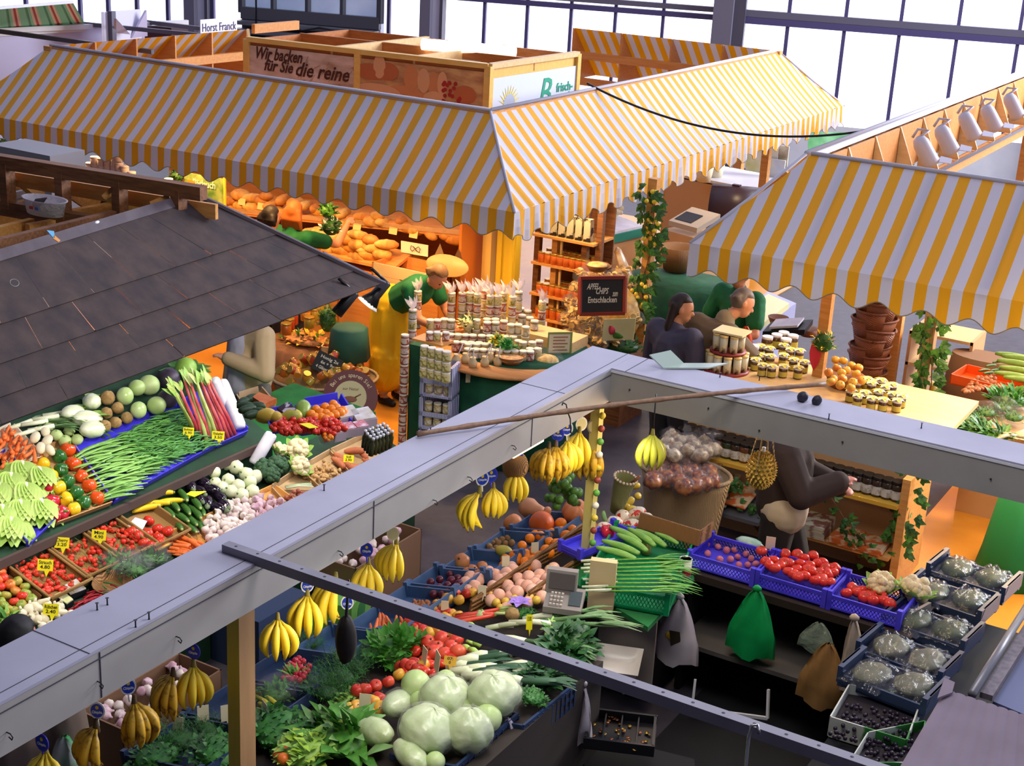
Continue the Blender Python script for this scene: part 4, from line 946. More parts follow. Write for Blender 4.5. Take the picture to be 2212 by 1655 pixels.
for k,(x,y,r)in enumerate(((76,945,.6),(98,932,1.0),(88,968,.9),(102,952,.4),(108,972,1.4))):place('root_half',halfm,T3(x,y,.06),'white cut root beside the carrots, %s'%('top left','top right','middle left','middle right','lowest')[k],'vegetable','white cut roots',(.5,.3,r),1)
kohl=mk_round_veg('kohlrabi',mat('kohlrabi_green','a8bf7a',.5,'c0d096',8),leafl,.045)
for k,(x,y)in enumerate(((137,910),(150,930),(122,940),(104,925),(166,950),(140,952),(112,912))):place('kohlrabi',kohl,T3(x,y,.05 if k<4 else .03),'pale green kohlrabi, one of the loose group left of the Chinese cabbages','kohlrabi','kohlrabi',rrot(.7),rnd(.85,1.05))
chin=M(); chin.ball((0,0,0),(.055,.11,.05),18,12,fn=lambda d:1+.06*abs(math.sin(3*math.atan2(d.z,d.x)+d.y*3)),m=0)
for q in range(7):chin.leaf((.02*math.cos(q),.02,.02*math.sin(q)),(math.cos(q*.9)*.35,1,math.sin(q*.9)*.35),(0,0,1),.13,.06,.1,1,4)
chinm=chin.mesh('chinese_cabbage',[mat('chinese_cabbage_white','cfd8b0',.4,'e6ead6',7,stretch=(6,1,6)),leafl])
for k,(x,y,r,lab)in enumerate(((158,893,.3,'back Chinese cabbage in a row of three'),(188,905,-.1,'Chinese cabbage standing in the middle of the group'),(200,928,.2,'front Chinese cabbage with the white stem end'),(198,868,.8,'white-and-purple headed cabbage under the roof edge'))):place('chinese_cabbage',chinm,T3(x,y,.07),lab,'cabbage',None,(-.3,0,r),1.1)
cel=mk_sphere('celeriac',celeriac_m,.042,.95,fn=lambda d:1+.1*noise.noise(d*3)+.05*noise.noise(d*9))
for k,(x,y)in enumerate(((232,860),(230,893),(254,882),(227,920),(249,913),(274,903))):place('celeriac',cel,T3(x,y,.06),'knobbly brown celeriac, %s'%('top of the pile','left in the middle row','centre of the pile','bottom left','bottom middle','bottom right')[k],'celeriac','celeriac pile',rrot(),1.25 if k==0 else 1.0)
cg=mk_cabbage(mat('pointed_cabbage_green','a9c67a',.28,'c3d99a',5,spec=.6),.055,1.1,seed=3); cb1=mk_cabbage(cab_m,.075,.95,seed=4,ridge=.012)
for x,y,me,s,lab in((270,856,cg,1.05,'film-wrapped pale green cabbage with a purple sticker, upper one'),(299,886,cg,1.0,'film-wrapped pale green cabbage with a purple sticker, lower one'),(322,832,cb1,1.0,'large smooth white cabbage at the top beside the red cabbages'),(338,876,cb1,.88,'smooth white cabbage at the front beside the bean crate'),(296,838,cb1,.8,'white cabbage half hidden behind the big smooth one')):
 place('cabbage',me,T3(x,y,.08),lab,'cabbage',None,(rnd(-.3,.3),rnd(-.3,.3),rnd(-2,2)),s)
cr=mk_cabbage(cab_r,.075,.95,seed=5)
for x,y,s,lab in((365,818,1.05,'dark red cabbage at the top'),(362,862,.95,'dark red cabbage at the bottom')):place('red_cabbage',cr,T3(x,y,.08),lab+' between the white cabbages and the rhubarb','cabbage',None,rrot(.5),s)
sav=M();
for q in range(16):a=q*.39; sav.leaf((.03*math.cos(a),.03*math.sin(a),.0),(math.cos(a),math.sin(a),.6+.3*(q%3)),(0,0,1),.15,.12,.5,0,5)
sav.ball((0,0,.06),.08,14,10,1); place('savoy_cabbage',sav.mesh('savoy_cabbage',[leafg,leafl]),T3(402,812,.05),'leafy green savoy cabbage behind the rhubarb tops','cabbage')
wt=wicker_tray(.46,.32,.06,mat('straw_wicker','b08a52',.7,'8a6636',70,kind='wave',bump=.5))
tlt=math.atan(.3)
tc=[T1(92,1246),T1(166,1203),T1(240,1169),T1(312,1140)]
dy=[(b-a).y for a,b in zip(tc,tc[1:])]
chm=mk_cherry(tom_r)
tl=['leftmost wicker tray, heaped with vine cherry tomatoes','second wicker tray from the left, with cherry tomatoes under a yellow card','third wicker tray from the left, with cherry tomatoes under a yellow card','fourth wicker tray, holding larger red tomatoes and a white slip']
for k,p in enumerate(tc):
 wt.put(p+V((0,0,.012)),tl[k],'tray','wicker trays on the front step',(0,tlt,0),(1.05,1,1))
 if k<3:
  nm=('leftmost','second','third')[k]
  for i in range(96):
   u=rnd(-.2,.2); v=rnd(-.13,.13); hh=.03+.03*math.cos(u*6)*math.cos(v*9)*rnd(.2,1)
   place('cherry_tomato',chm,p+V((u,v,-.3*u+hh)),'red cherry tomato in the %s wicker tray'%nm,'tomato','cherry tomatoes in the %s wicker tray'%nm,rrot(),rnd(.85,1.15))
  for i in range(7):
   u=rnd(-.18,.15); v=rnd(-.1,.1); g=M(); pts=[(u+.04*j,v+rnd(-.02,.02),-.3*(u+.04*j)+.065)for j in range(4)]; g.tube(pts,.0025,4); tag(g.part('vine_stem',mat('vine_brown','6b6a30',.7),None,p),'dry vine stem among the tomatoes of the %s wicker tray'%nm,'stem','vine stems in the %s tray'%nm)
tomr=mk_tomato(tom_r,.036); tomo=mk_tomato(tom_o,.036,.08,7); tomg=mk_tomato(tom_g,.034,.08,7)
for k,(x,y)in enumerate(((322,1125),(340,1142),(318,1152),(342,1160),(300,1158),(283,1148),(362,1148),(346,1172),(310,1172),(328,1178))):place('tomato',tomr,T1(x,y,.055),'large red tomato in the fourth wicker tray','tomato','large red tomatoes in the fourth tray',rrot(.6),rnd(.95,1.1))
g=M(); g.slab([T1(270,1142,.05),T1(292,1118,.06),T1(318,1126,.08),T1(306,1148,.07)],(0,0,.002)); t_=g.part('paper_slip',paper_w); tag(t_,'white paper slip lying in the fourth wicker tray','paper')
liner('produce_tray','wooden tray of mixed green and red beefsteak tomatoes at the left edge',[(22,1345),(-70,1260),(10,1222),(82,1305)],T1,.05,wood_d,n=(.3,0,1))
for k,(x,y,c)in enumerate(((40,300,'o'),(10,370,'o'),(35,450,'r'),(140,540,'o'),(80,690,'g'),(220,630,'o'),(200,780,'r'),(315,700,'r'),(435,740,'g'),(300,820,'g'),(60,830,'g'),(130,880,'g'),(10,780,'g'),(0,570,'r'),(360,660,'g'),(240,500,'g'),(350,570,'g'),(70,940,'g'),(190,900,'g'),(-40,680,'g'),(-30,480,'o'))):
 cn={'o':'orange-red ribbed','r':'red','g':'green ribbed'}[c]
 place('beefsteak_tomato',{'o':tomo,'r':tomr,'g':tomg}[c],T1(x/6.506,1180+y/6.506,.055),cn+' beefsteak tomato in the tray at the left edge','tomato',cn+' beefsteak tomatoes',rrot(.6),rnd(.82,1.0))
wr=M(); wr.ball((0,0,0),(.03,.03,.032),12,8); wr.tube([(0,0,.025),(.004,0,.05)],[.012,.006],6); wrm=wr.mesh('white_onion',white_w); wl=M(); wl.tube([(-.05,0,0),(0,.008,0),(.05,0,0)],[.012,.022,.01],9); wlm=wl.mesh('white_root',white_w)
for k,(x,y)in enumerate(((310,960),(400,890),(470,960),(540,880),(580,800),(480,860),(540,1040),(620,1040),(830,860),(820,980),(900,960),(980,940),(720,1110),(600,1130),(780,900),(440,1020),(660,830))):place('white_root',wlm if k in(4,10,11,9)else wrm,T1(x/6.506,1180+y/6.506,.05),'pale white root vegetable in the heap under the lowest yellow card','vegetable','pale white roots',rrot(.8),rnd(.9,1.1))
lb=mk_bush('leafy_green',[leafg,leafl],40,(.07,.07,.04),.08,.03,11); place('leafy_green',lb,T1(12,1345,.02),'tuft of green leaves at the left edge below the tomatoes','greens')
def pack(name,label,px,fn,m,top,h=.03):
 P=[fn(*q)for q in px]; c=sum(P,V())/4; t=thing(name,label,'pack',c); P=[p-c for p in P]
 g=M(); g.slab([p+V((0,0,.004))for p in P],(0,0,h)); g.part('tray',m,t)
 g=M(); g.slab([p*.94+V((0,0,h+.005))for p in P],(0,0,.006)); g.part('film',top,t); return t
wfilm=mat('white_glossy_film','d6d2d8',.18,'b8a98a',14,spec=.8)
pack('vegetable_pack','white film-wrapped vegetable pack beside the leftmost wicker tray',[(152,1298),(134,1280),(166,1262),(188,1284)],T1,dark,wfilm); pack('vegetable_pack','second film-wrapped vegetable pack below the first',[(145,1318),(117,1298),(136,1288),(160,1308)],T1,dark,mat('cream_glossy_film','d2cba0',.2,'b0b878',14))
pack('vegetable_pack','film pack with yellow and dark red strips beside the large tomatoes',[(336,1212),(308,1188),(340,1165),(378,1190)],T1,mat('pack_dark','4a4030',.5),mat('yellow_strip_film','d3b060',.2,'7a2a22',9),.05)
chil=M(); chil.tube([(-.06,0,0),(-.02,.006,.004),(.03,.002,.002),(.065,-.006,0)],[.006,.006,.005,.002],6); chm2=chil.mesh('chilli',mat('chilli_red','8a1420',.3,'a81c2a',9)); chg=chil.mesh('chilli',mat('chilli_green','2f6a2a',.3))
for x,y in scatter([(160,1318),(205,1278),(235,1285),(200,1318)],26,1,12):place('chilli',chm2,T1(x,y,rnd(.02,.05)),'long dark red chilli in the heap behind the near beam','chilli','long red chillies',(0,0,1.3+rnd(-.4,.4)),rnd(.9,1.2))
g=M(); P=[T1(240,1272)+V((.085*math.cos(a*PI/9),.13*math.sin(a*PI/9),.03-.3*.085*math.cos(a*PI/9)))for a in range(19)]
bk=thing('chilli_basket','small round straw basket of mixed chillies behind the near beam','basket',T1(240,1272)); g=M(); g.lathe([(0,.005),(.08,.005),(.11,.05),(.115,.055),(.11,.058),(.08,.012),(0,.012)],18,T=Matrix.Rotation(tlt,4,'Y')@Matrix.Diagonal((.9,1.25,1,1))); g.part('basket',wicker,bk)
for k,(x,y)in enumerate(((225,1268),(235,1280),(248,1285),(252,1270),(240,1262),(258,1278))):place('chilli',(chg,chm2)[k in(3,5)],T1(x,y,.05),('green','red')[k in(3,5)]+' chilli in the small straw basket','chilli',('green','red')[k in(3,5)]+' chillies in the straw basket',(0,.2,rnd(0,3)),.8)
herbm=mk_bush('bagged_herbs',[leafd,leafg],90,(.12,.13,.06),.05,.022,12)
for k,(x,y,lab)in enumerate(((258,1222,'film bag of green salad leaves behind the near beam, left one'),(285,1232,'film bag of green salad leaves behind the near beam, right one'),(322,1215,'film bag of pale herbs behind the film pack'))):
 t=thing('salad_bag',lab,'salad bag',T1(x,y,.02)); place('leaves',herbm,(0,0,0),parent=t,rot=(0,tlt,k)); g=M(); g.ball((0,0,.03),(.14,.15,.075),14,8,fn=lambda d:1+.08*noise.noise(d*4)); g.part('film_bag',clear,t)
for k,(x,y)in enumerate(scatter([(355,1192),(395,1160),(450,1178),(405,1206)],20,1,20)):place('carrot',car[k%3],T1(x,y,rnd(.02,.06)),'orange carrot in the heap behind the end of the metal rail','carrot','carrots behind the metal rail',(0,rnd(-.1,.1),.1+rnd(-.4,.4)),rnd(1,1.25))
liner('produce_tray','wooden tray under the garlic and carrots',[(420,1225),(350,1170),(590,1060),(660,1110)],T1,.04,wood,n=(.3,0,1))
zy=mk_cuke('courgette',zuc_y,.19,.022,.015,tip=mat('courgette_tip','8a8a30',.5)); zg=mk_cuke('courgette',zucc,.2,.024,.008,tip=rhub_g);
for k,(x,y,r,lab)in enumerate(((335,1058,.9,'topmost yellow courgette'),(356,1076,1.0,'bright yellow courgette lying across the others'),(328,1080,.8,'yellow courgette at the left'),(310,1090,1.2,'short yellow courgette tip at the lower left'))):place('yellow_courgette',zy,T1(x+6,y+9,.085-.008*k),lab+' in the heap','courgette',None,(0,0,r),1.05)
for k,(x,y)in enumerate(((392,1068),(420,1085),(372,1090),(398,1098),(420,1106),(362,1105),(385,1115),(408,1122),(432,1100),(380,1130),(405,1138),(425,1128))):place('green_courgette',zg,T1(x,y,.07-.004*k),'dark green courgette in the stack beside the yellow ones','courgette','stacked green courgettes',(0,0,-.35+rnd(-.2,.2)),rnd(.95,1.1))
au=M(); au.ball((0,0,0),(.09,.042,.04),16,10,fn=lambda d:1-.18*max(0,d.x)); b_=au.mesh('body',auberg); c_=M(); c_.tube([(.075,0,0),(.1,0,.0)],[.022,.01],7)
for q in range(5):c_.leaf((.078,0,0),(-.6,math.cos(q*1.25)*.6,math.sin(q*1.25)*.6),(1,0,0),.03,.018,.1,0,2)
AUB=Proto('aubergine',[('body',b_),('calyx',c_.mesh('calyx',mat('aubergine_calyx','6a7a5a',.6)))])
for k,(x,y)in enumerate(sorted(((412,1050),(440,1042),(432,1062),(458,1058),(476,1075),(448,1085),(484,1090),(470,1098),(430,1078)))):AUB.put(T1(x,y,.06),'shiny black aubergine, %s from the left between courgettes and turnips'%ORD[k],'aubergine','aubergine heap',(0,0,rnd(-.9,.3)),rnd(.85,1.0))
tur=mk_round_veg('white_turnip',fennel_m,leek_g,.042,sq=.95)
for k,(x,y)in enumerate(((462,1020),(488,1002),(510,1010),(532,1025),(493,1037),(515,1050),(540,1042),(465,1045),(545,1062),(500,1062),(522,1070),(480,1055),(552,1030))):place('white_turnip',tur,T1(x,y,.07 if k<7 else .045),'round white turnip in the heap above the garlic','turnip','white turnips',(rnd(.5,1.4),rnd(-.4,.4),rnd(-1,1)),rnd(1.1,1.25))
ga=M(); ga.lathe([(0,-.022),(.016,-.024),(.028,-.006),(.027,.006),(.018,.018),(.007,.028),(.005,.04),(0,.041)],16,wob=lambda a,z:1+.06*math.cos(9*a)); gam=[ga.mesh('garlic_bulb',m)for m in(garlic_m,mat('garlic_pink','d3b8c0',.6,'b88a9c',14))]
for k,(x,y)in enumerate(scatter([(440,1135),(478,1092),(560,1070),(612,1082),(600,1100),(480,1160),(452,1168)],66,1,20)):place('garlic_bulb',gam[1 if x>545 else 0],T1(x,y,rnd(.03,.075)),('white garlic bulb in the heap behind the near beam' if x<=545 else 'pink-skinned garlic bulb at the right end of the garlic heap'),'garlic','white garlic heap' if x<=545 else 'pink garlic heap',(rnd(-1,1),rnd(-1,1),rnd(-3,3)),rnd(.9,1.1))
pack('film_pack','small clear pack beside the carrots at the garlic tray',[(418,1162),(405,1148),(420,1142),(432,1158)],T1,clear,wfilm,.02)
CAU=mk_cauli(.085)
for k,(x,y,s,lab)in enumerate(((643,972,1.0,'upright cauliflower with green leaves'),(648,1008,.9,'cauliflower lying below the upright one'),(604,972,.7,'small cauliflower behind the broccoli'))):CAU.put(T1(x,y,.09),lab+' on the left stall','cauliflower',None,(.5,.3,.3+k),s)
BRO=mk_cauli(.085,8,mat('broccoli_green','27452c',.7,'365a3a',60,bump=.6),lf=False)
for k,(x,y,s,lab)in enumerate(((572,1015,1.0,'left broccoli head beside the white paper roll'),(600,1008,1.0,'right broccoli head below the small cauliflower'),(585,1030,.8,'lower broccoli head next to the turnips'))):BRO.put(T1(x,y,.06),lab,'broccoli',None,(.3,.2,k),s);
lw=mat('crate_wood','b89a72',.7,'a5855a',6)
liner('produce_crate','thin wooden crate of shallots and spring onions',[(618,1095),(588,1062),(648,1022),(690,1060)],T1,.05,lw,n=(.3,0,1)); liner('produce_crate','thin wooden crate of ginger roots',[(690,1060),(648,1022),(712,985),(752,1025)],T1,.05,lw,n=(.3,0,1)); liner('produce_crate','thin wooden crate of sweet potatoes',[(752,1025),(714,984),(782,952),(812,990)],T1,.05,lw,n=(.3,0,1))
shal=mk_sphere('shallot',mat('shallot_red','8a4438',.4,'a8604a',12),.016,1.2); gin=M()
for q in range(5):gin.ball((rnd(-.03,.03),rnd(-.02,.02),rnd(-.008,.012)),(.02,.013,.012),8,6,R=Matrix.Rotation(q,3,'Z'))
ginm=gin.mesh('ginger_root',mush_m)
for x,y in scatter([(612,1080),(640,1058),(680,1065),(640,1092)],26,1,14):place('shallot',shal,T1(x,y,rnd(.02,.05)),'small red-brown shallot in the thin wooden crate','shallot','shallots',rrot(),rnd(.8,1.1))
for x,y in scatter([(660,1032),(705,1000),(740,1022),(695,1052)],30,1,14):place('ginger_root',ginm,T1(x,y,rnd(.02,.05)),'knobbly tan ginger root in the middle wooden crate','ginger','ginger roots',rrot(),rnd(.7,1.1))
spo=M();
for q in range(6):spo.tube([(-.09,q*.006,0),(0,q*.007,.006),(.1,q*.014-.02,.0)],[.006,.006,.003],6,0 if q%2 else 1)
spm=spo.mesh('spring_onions',[leek_g,leek_w]); place('spring_onion_bunch',spm,T1(645,1052,.06),'bunch of spring onions lying on the shallots','spring onions',None,(0,0,.9),1);
swp=mk_cuke('sweet_potato',sweet_m,.16,.032,.012)
for k,(x,y)in enumerate(((765,975),(785,985),(795,1000),(742,1000),(735,990),(775,1012),(755,1010),(730,1000))):place('sweet_potato',swp,T1(x,y,.05),'reddish sweet potato in the crate next to the bottles','sweet potato','sweet potatoes',(0,rnd(-.3,.3),-.2+rnd(-.6,.6)),rnd(.75,1.0))
def flat_crate(label,px,m,h=.05):return liner('produce_crate',label,px,T4,h,m,n=(.12,-.1,1))
flat_crate('violet-blue crate of red cherry tomatoes, left of two',[(592,938),(576,905),(632,892),(648,925)],viol_c); flat_crate('violet-blue crate of red cherry tomatoes, right of two',[(650,942),(634,905),(722,890),(752,925)],viol_c); flat_crate('violet-blue crate of oranges at the end table',[(672,903),(660,880),(730,868),(745,892)],viol_c)
for k,(x,y)in enumerate(scatter([(585,925),(600,905),(648,905),(655,935),(620,938)],46,1,12)):place('cherry_tomato',chm,T4(x,y,rnd(.04,.07)),'bright red cherry tomato in the left of the two violet crates','tomato','cherry tomatoes in the left violet crate',rrot(),rnd(.95,1.2))
for k,(x,y)in enumerate(scatter([(655,930),(645,905),(720,905),(748,925),(715,940)],60,1,12)):place('cherry_tomato',chm,T4(x,y,rnd(.04,.075)),'bright red cherry tomato in the right of the two violet crates','tomato','cherry tomatoes in the right violet crate',rrot(),rnd(.95,1.2))
om=mk_sphere('orange',orange_m,.026,.96)
for k,(x,y)in enumerate(((672,896),(683,885),(692,892),(702,880),(704,894),(716,885),(726,882),(735,892),(724,896),(712,900),(694,902),(680,902),(704,906),(740,888),(720,874))):place('orange',om,T4(x,y,.06),'small orange in the pile at the end table behind the cherry tomatoes','orange','small oranges',rrot(),rnd(1.0,1.15))
pap=M(); pap.ball((0,0,0),(.08,.045,.045),16,10,fn=lambda d:1-.3*max(0,d.x)); papm={'g':pap.mesh('papaya',mat('papaya_green','7a9a3a',.4,'98a848',7)),'y':pap.mesh('papaya',mat('papaya_yellow','d3b040',.4,'b89a38',7)),'m':pap.mesh('mango',mango_m)}
for x,y,c,s,r,lab in((578,898,'y',.95,.3,'yellow papaya at the left front'),(596,902,'y',.8,-.2,'second yellow papaya beside the first'),(632,900,'m',1,.3,'yellow-green mango behind the cherry tomatoes'),(655,882,'g',1,2.2,'green papaya at the back with its stem end up')):place('papaya',papm[c],T4(x,y,.06),lab,'fruit',None,(0,-.3,r),s)
place('pitahaya',mk_sphere('pitahaya',mat('pitahaya_pink','c84a7a',.5,'d88a9a',9),.035,.8),T4(604,908,.05),'pink dragon fruit in front of the papayas','fruit')
liner('produce_crate','pale wooden crate of dark green avocados near the beige jacket',[(542,908),(518,868),(560,855),(590,890)],T4,.05,lw,n=(0,0,1))
avm=mk_cuke('avocado',mat('avocado_dark_green','24391f',.5,'314a2a',30),.1,.03,.005)
for k,(x,y)in enumerate(((528,868),(545,862),(555,878),(535,885),(560,890),(545,896),(530,878))):place('avocado',avm,T4(x,y,.06),'dark green avocado in the pale wooden crate near the beige jacket','avocado','dark green avocados',(0,0,rnd(0,1.5)),rnd(.9,1.05))
g=M(); g.slab([T4(545,868,.05),T4(560,858,.06),T4(598,872,.06),T4(570,884,.05)],(0,0,.03)); tag(g.part('fruit_pack',mat('orange_pack','c9622a',.4,'d98040',16)),'orange film pack lying behind the papayas','pack')
g=M(); g.slab([T4(598,885,.07),T4(622,872,.1),T4(640,888,.1),T4(612,896,.07)],(0,0,.012)); tag(g.part('print_card',[mat('aubergine_card','3a1c30',.5,'cfc8d8',18,lo=.5,hi=.55)]),'dark purple printed card lying behind the papayas','card')
for k,(px,lab,m2)in enumerate((([(735,925),(722,902),(762,893),(778,915)],'clear-lidded fruit pack at the back left of the packs',wfilm),([(770,930),(755,905),(795,897),(815,922)],'clear-lidded fruit pack at the back right of the packs',wfilm),([(748,948),(735,935),(758,930),(772,945)],'strawberry punnet with clear lid, middle of the front row',mat('punnet_strawberry','c8707a',.2,'e0d0d8',22,lo=.4,hi=.6)),([(724,958),(712,943),(734,938),(748,952)],'strawberry punnet with clear lid, left of the front row',mat('punnet_strawberry','c8707a')),([(772,944),(760,932),(784,926),(798,940)],'strawberry punnet with clear lid, right of the front row',mat('punnet_strawberry','c8707a')))):pack('fruit_pack',lab,px,T4,mat('punnet_clear','b0a0ac',.3),m2,.045)
p=T4(708,950,.03); t=thing('physalis_punnet','clear punnet of orange physalis at the front of the end table','punnet',p); g=M(); g.lathe([(.0,-.02),(.05,-.02),(.06,.02),(.058,.02),(.05,-.015),(0,-.015)],14,T=Matrix.Diagonal((1,.8,1,1))); g.part('punnet',clear,t)
phm=mk_sphere('physalis',orange_m,.013,1,None,8,6)
for k in range(14):place('physalis',phm,p+V((rnd(-.035,.035),rnd(-.03,.03),rnd(0,.025))),'orange physalis berry in the clear punnet','berry','physalis berries',rrot(),1)
bt=M(); bt.lathe([(0,0),(.012,0),(.012,.05),(.006,.062),(.006,.072),(0,.072)],9); bo=bt.mesh('bottle',mat('dark_oil','3a3c22',.2,spec=.7)); bc=M(); bc.lathe([(.007,.07),(.007,.082),(0,.083)],8); BOT=Proto('small_bottle',[('bottle',bo),('cap',bc.mesh('cap',white_p))])
for k in range(24):BOT.put(T4(786+k%6*8+k//6*5,955-k%6*3.2+k//6*6,.0)+V((0,0,-.03)),'small dark bottle with white cap in the block at the corner of the end table','bottle','small capped bottles',(rnd(-.1,.1),.1,0),1.25)
for x,y,fn,lab,ln,s in((96,1247,T1,'yellow price card in the leftmost wicker tray',('Strauch','4.80'),1.25),(132,1197,T1,'yellow price card tilted in the second wicker tray',('Cherry','3.20'),1.2),(212,1180,T1,'yellow price card in the third wicker tray',('Mini','4.90'),1.2),(108,1343,T1,'yellow price card in the pale white roots',('Rübchen','2.40'),1.2),(406,950,T2,'yellow price card in the stubby beans',('Bohnen','6.90'),1.0),(470,962,T2,'yellow price card propped on the rhubarb',('Rhabarber','3.50'),1.15),(752,1008,T1,'yellow price card on the sweet potatoes',('Süß','2.90'),1.0)):
 t=price_tag(fn(x,y,.05),lab,.5,.35,ln); t.scale=(s,s,s)
g=M(); g.slab([T4(646,916,.09),T4(668,914,.09),T4(688,924,.09),T4(668,926,.09)],(0,0,.002)); tag(g.part('price_tag',card),'yellow price card lying flat on the cherry tomatoes','price tag')
g=M(); g.slab([T1(402,1068,.1),T1(412,1062,.11),T1(446,1062,.1),T1(420,1074,.1)],(0,0,.002)); tag(g.part('price_tag',card),'yellow price card lying between courgettes and aubergines','price tag')
# ================================================================ near fruit stall: sloping counter of crates between the left beam and the seller's pit
T5=PN((-4.75,0,.6),(-.212,0,1)); N5=(-.212,0,1); al5=-math.atan(.212)
ct=thing('fruit_counter','dark sloping counter under the crates of the near fruit stall','counter')
blk=mat('black_board','121114',.8); brk=mat('counter_brown','2e2620',.8); black_f=mat('pit_shade_floor','0e0d0f',.7,'17161a',4)  # the near-black floor colour carries the shade of the pit
g=M(); g.slab([(-4.64,6.4,.6),(-3.58,6.4,.82),(-3.58,8.35,.82),(-4.64,8.35,.6)],(0,0,-.6)); a,b=2.5,6.45; pr=[(-4.64,0),(-4.64,.6),(-3.06,.925),(-3.06,0)]
g.add([(x,a,z)for x,z in pr]+[(x,b,z)for x,z in pr],[(0,1,2,3),(7,6,5,4),(0,4,5,1),(1,5,6,2),(2,6,7,3)]); g.part('carcass',brk,ct)
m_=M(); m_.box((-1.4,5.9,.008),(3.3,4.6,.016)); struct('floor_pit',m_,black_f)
def cr5(name,label,cx,cy,L,w,h,m,z=0,yaw=0,cat='crate',**k):
 t=thing(name,label,cat,T5(cx,cy,.004+z)); t.rotation_euler=(0,al5,yaw); crate(L,w,h,m=m,**k).part('crate',m,t); return t
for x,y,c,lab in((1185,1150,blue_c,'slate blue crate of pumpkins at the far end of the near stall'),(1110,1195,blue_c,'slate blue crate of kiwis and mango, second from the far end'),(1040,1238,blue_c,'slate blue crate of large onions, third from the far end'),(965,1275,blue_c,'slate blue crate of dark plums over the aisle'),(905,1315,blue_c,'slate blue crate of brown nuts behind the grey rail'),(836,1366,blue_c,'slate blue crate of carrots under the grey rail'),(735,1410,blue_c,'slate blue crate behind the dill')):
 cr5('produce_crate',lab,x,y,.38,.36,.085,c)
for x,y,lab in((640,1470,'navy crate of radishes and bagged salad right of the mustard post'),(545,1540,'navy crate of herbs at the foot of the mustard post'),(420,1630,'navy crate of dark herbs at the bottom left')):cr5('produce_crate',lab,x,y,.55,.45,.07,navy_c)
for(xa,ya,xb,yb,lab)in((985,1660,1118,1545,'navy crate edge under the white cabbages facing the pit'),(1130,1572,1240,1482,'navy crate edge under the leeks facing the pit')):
 a=W(xa,ya,.93); b=W(xb,yb,.93); t=thing('produce_crate',lab,'crate',(a+b)/2); d=b-a; g=M()
 for k,h in enumerate((0,-.055,-.11)):g.beam(-d/2+V((0,0,h)),d/2+V((0,0,h)),.014,.022 if k else .03)
 for k in range(12):q=-d/2+d*(k/11); g.beam(q,q-V((0,0,.12)),.02,.01)
 for s in(-1,1):g.beam(d*s/2,d*s/2+V((-.38,0,-.08)),.014,.03); g.beam(d*s/2+V((0,0,-.1)),d*s/2+V((-.38,0,-.16)),.014,.03)
 g.slab([-d/2+V((0,0,-.13)),d/2+V((0,0,-.13)),d/2+V((-.38,0,-.2)),-d/2+V((-.38,0,-.2))],(0,0,.01)); g.part('crate',navy_c,t)
def items(L,name,me,fn,up,lab,cat,grp=None,rot=None,s=1,js=.08):
 rk=sorted(range(len(L)),key=lambda i:L[i][0])
 for k,q in enumerate(L):
  l=lab.replace('#',ORD[min(rk.index(k),19)]+' from the left')
  place(name,me[k%len(me)]if isinstance(me,list)else me,fn(q[0],q[1],up),l,cat,grp,rot(k)if rot else rrot(.8),(q[2]if len(q)>2 else s)*rnd(1-js,1+js))
z4=lambda L:[(900+q[0]/3.598,880+q[1]/3.598)+tuple(q[2:])for q in L]
rp=M(); rp.ball((0,0,0),(.088,.088,.074),48,14,fn=lambda d:(1-.09*abs(math.cos(5*math.atan2(d.y,d.x)))**6*(1-abs(d.z)**3))*(1-.2*max(0,abs(d.z)-.75)/.25)); b_=rp.mesh('body',pumpk_m); q_=M(); q_.tube([(0,0,.055),(.005,0,.085)],[.016,.01],7)
PUM=Proto('pumpkin',[('body',b_),('stalk',q_.mesh('stalk',mat('pumpkin_stalk','7a6a40',.7)))])
PUM.put(T5(1245,1106,.09),'large ribbed pale orange pumpkin at the back of the stall','pumpkin',None,(.25,.2,.3),1.15)
hk=M(); hk.ball((0,0,0),(.085,.085,.075),18,12,fn=lambda d:1+.35*max(0,d.z)**4); PR=Proto('pumpkin',[('body',hk.mesh('body',pumpk_r)),('stalk',q_.mesh('stalk',MATS['pumpkin_stalk']))]); PR.put(T5(1170,1132,.075),'deep orange pumpkin lying between the cut piece and the oranges','pumpkin',None,(.9,.7,.4),1.05)
sq=M(); sq.tube([(-.1,0,0),(-.085,0,0),(-.04,0,0),(.02,0,.005),(.08,0,.01),(.1,0,.01)],[.02,.06,.07,.05,.042,.02],14); place('butternut_squash',sq.mesh('butternut_squash',squash_m),T5(1152,1102,.1),'tan butternut squash at the back left','squash',rot=(0,0,-.3),sc=1.05);
cp=M(); cp.ball((0,0,0),(.085,.06,.07),18,12,fn=lambda d:1 if d.x<.15 else 1-.45*(d.x-.15)); place('pumpkin_piece',cp.mesh('pumpkin_piece',pumpk_m),T5(1113,1130,.07),'cut pumpkin quarter at the left end of the pumpkins','pumpkin',rot=(.3,-.4,.5)); place('butternut_squash',sq.mesh('butternut_squash',squash_m),T5(1180,1112,.1),'small upright tan squash between the butternut and the deep orange pumpkin','squash',rot=(0,-1.2,0),sc=.6); place('pumpkin',hk.mesh('pumpkin',pumpk_m),T5(1278,1150,.05),'pale orange pumpkin half hidden at the right of the ribbed one','pumpkin',sc=.75)
kiwi=mk_sphere('kiwi',mat('kiwi_brown','8f6a40',.8,'7a5a36',40),.022,1.15); oni=mk_round_veg('onion',onion_m,bn_t,.042,sq=.92); plum=mk_sphere('plum',plum_m,.021,1.02); nut=mk_sphere('nut',mat('nut_brown','9a5c38',.6,'b0764c',20),.012,1.5,None,9,6)
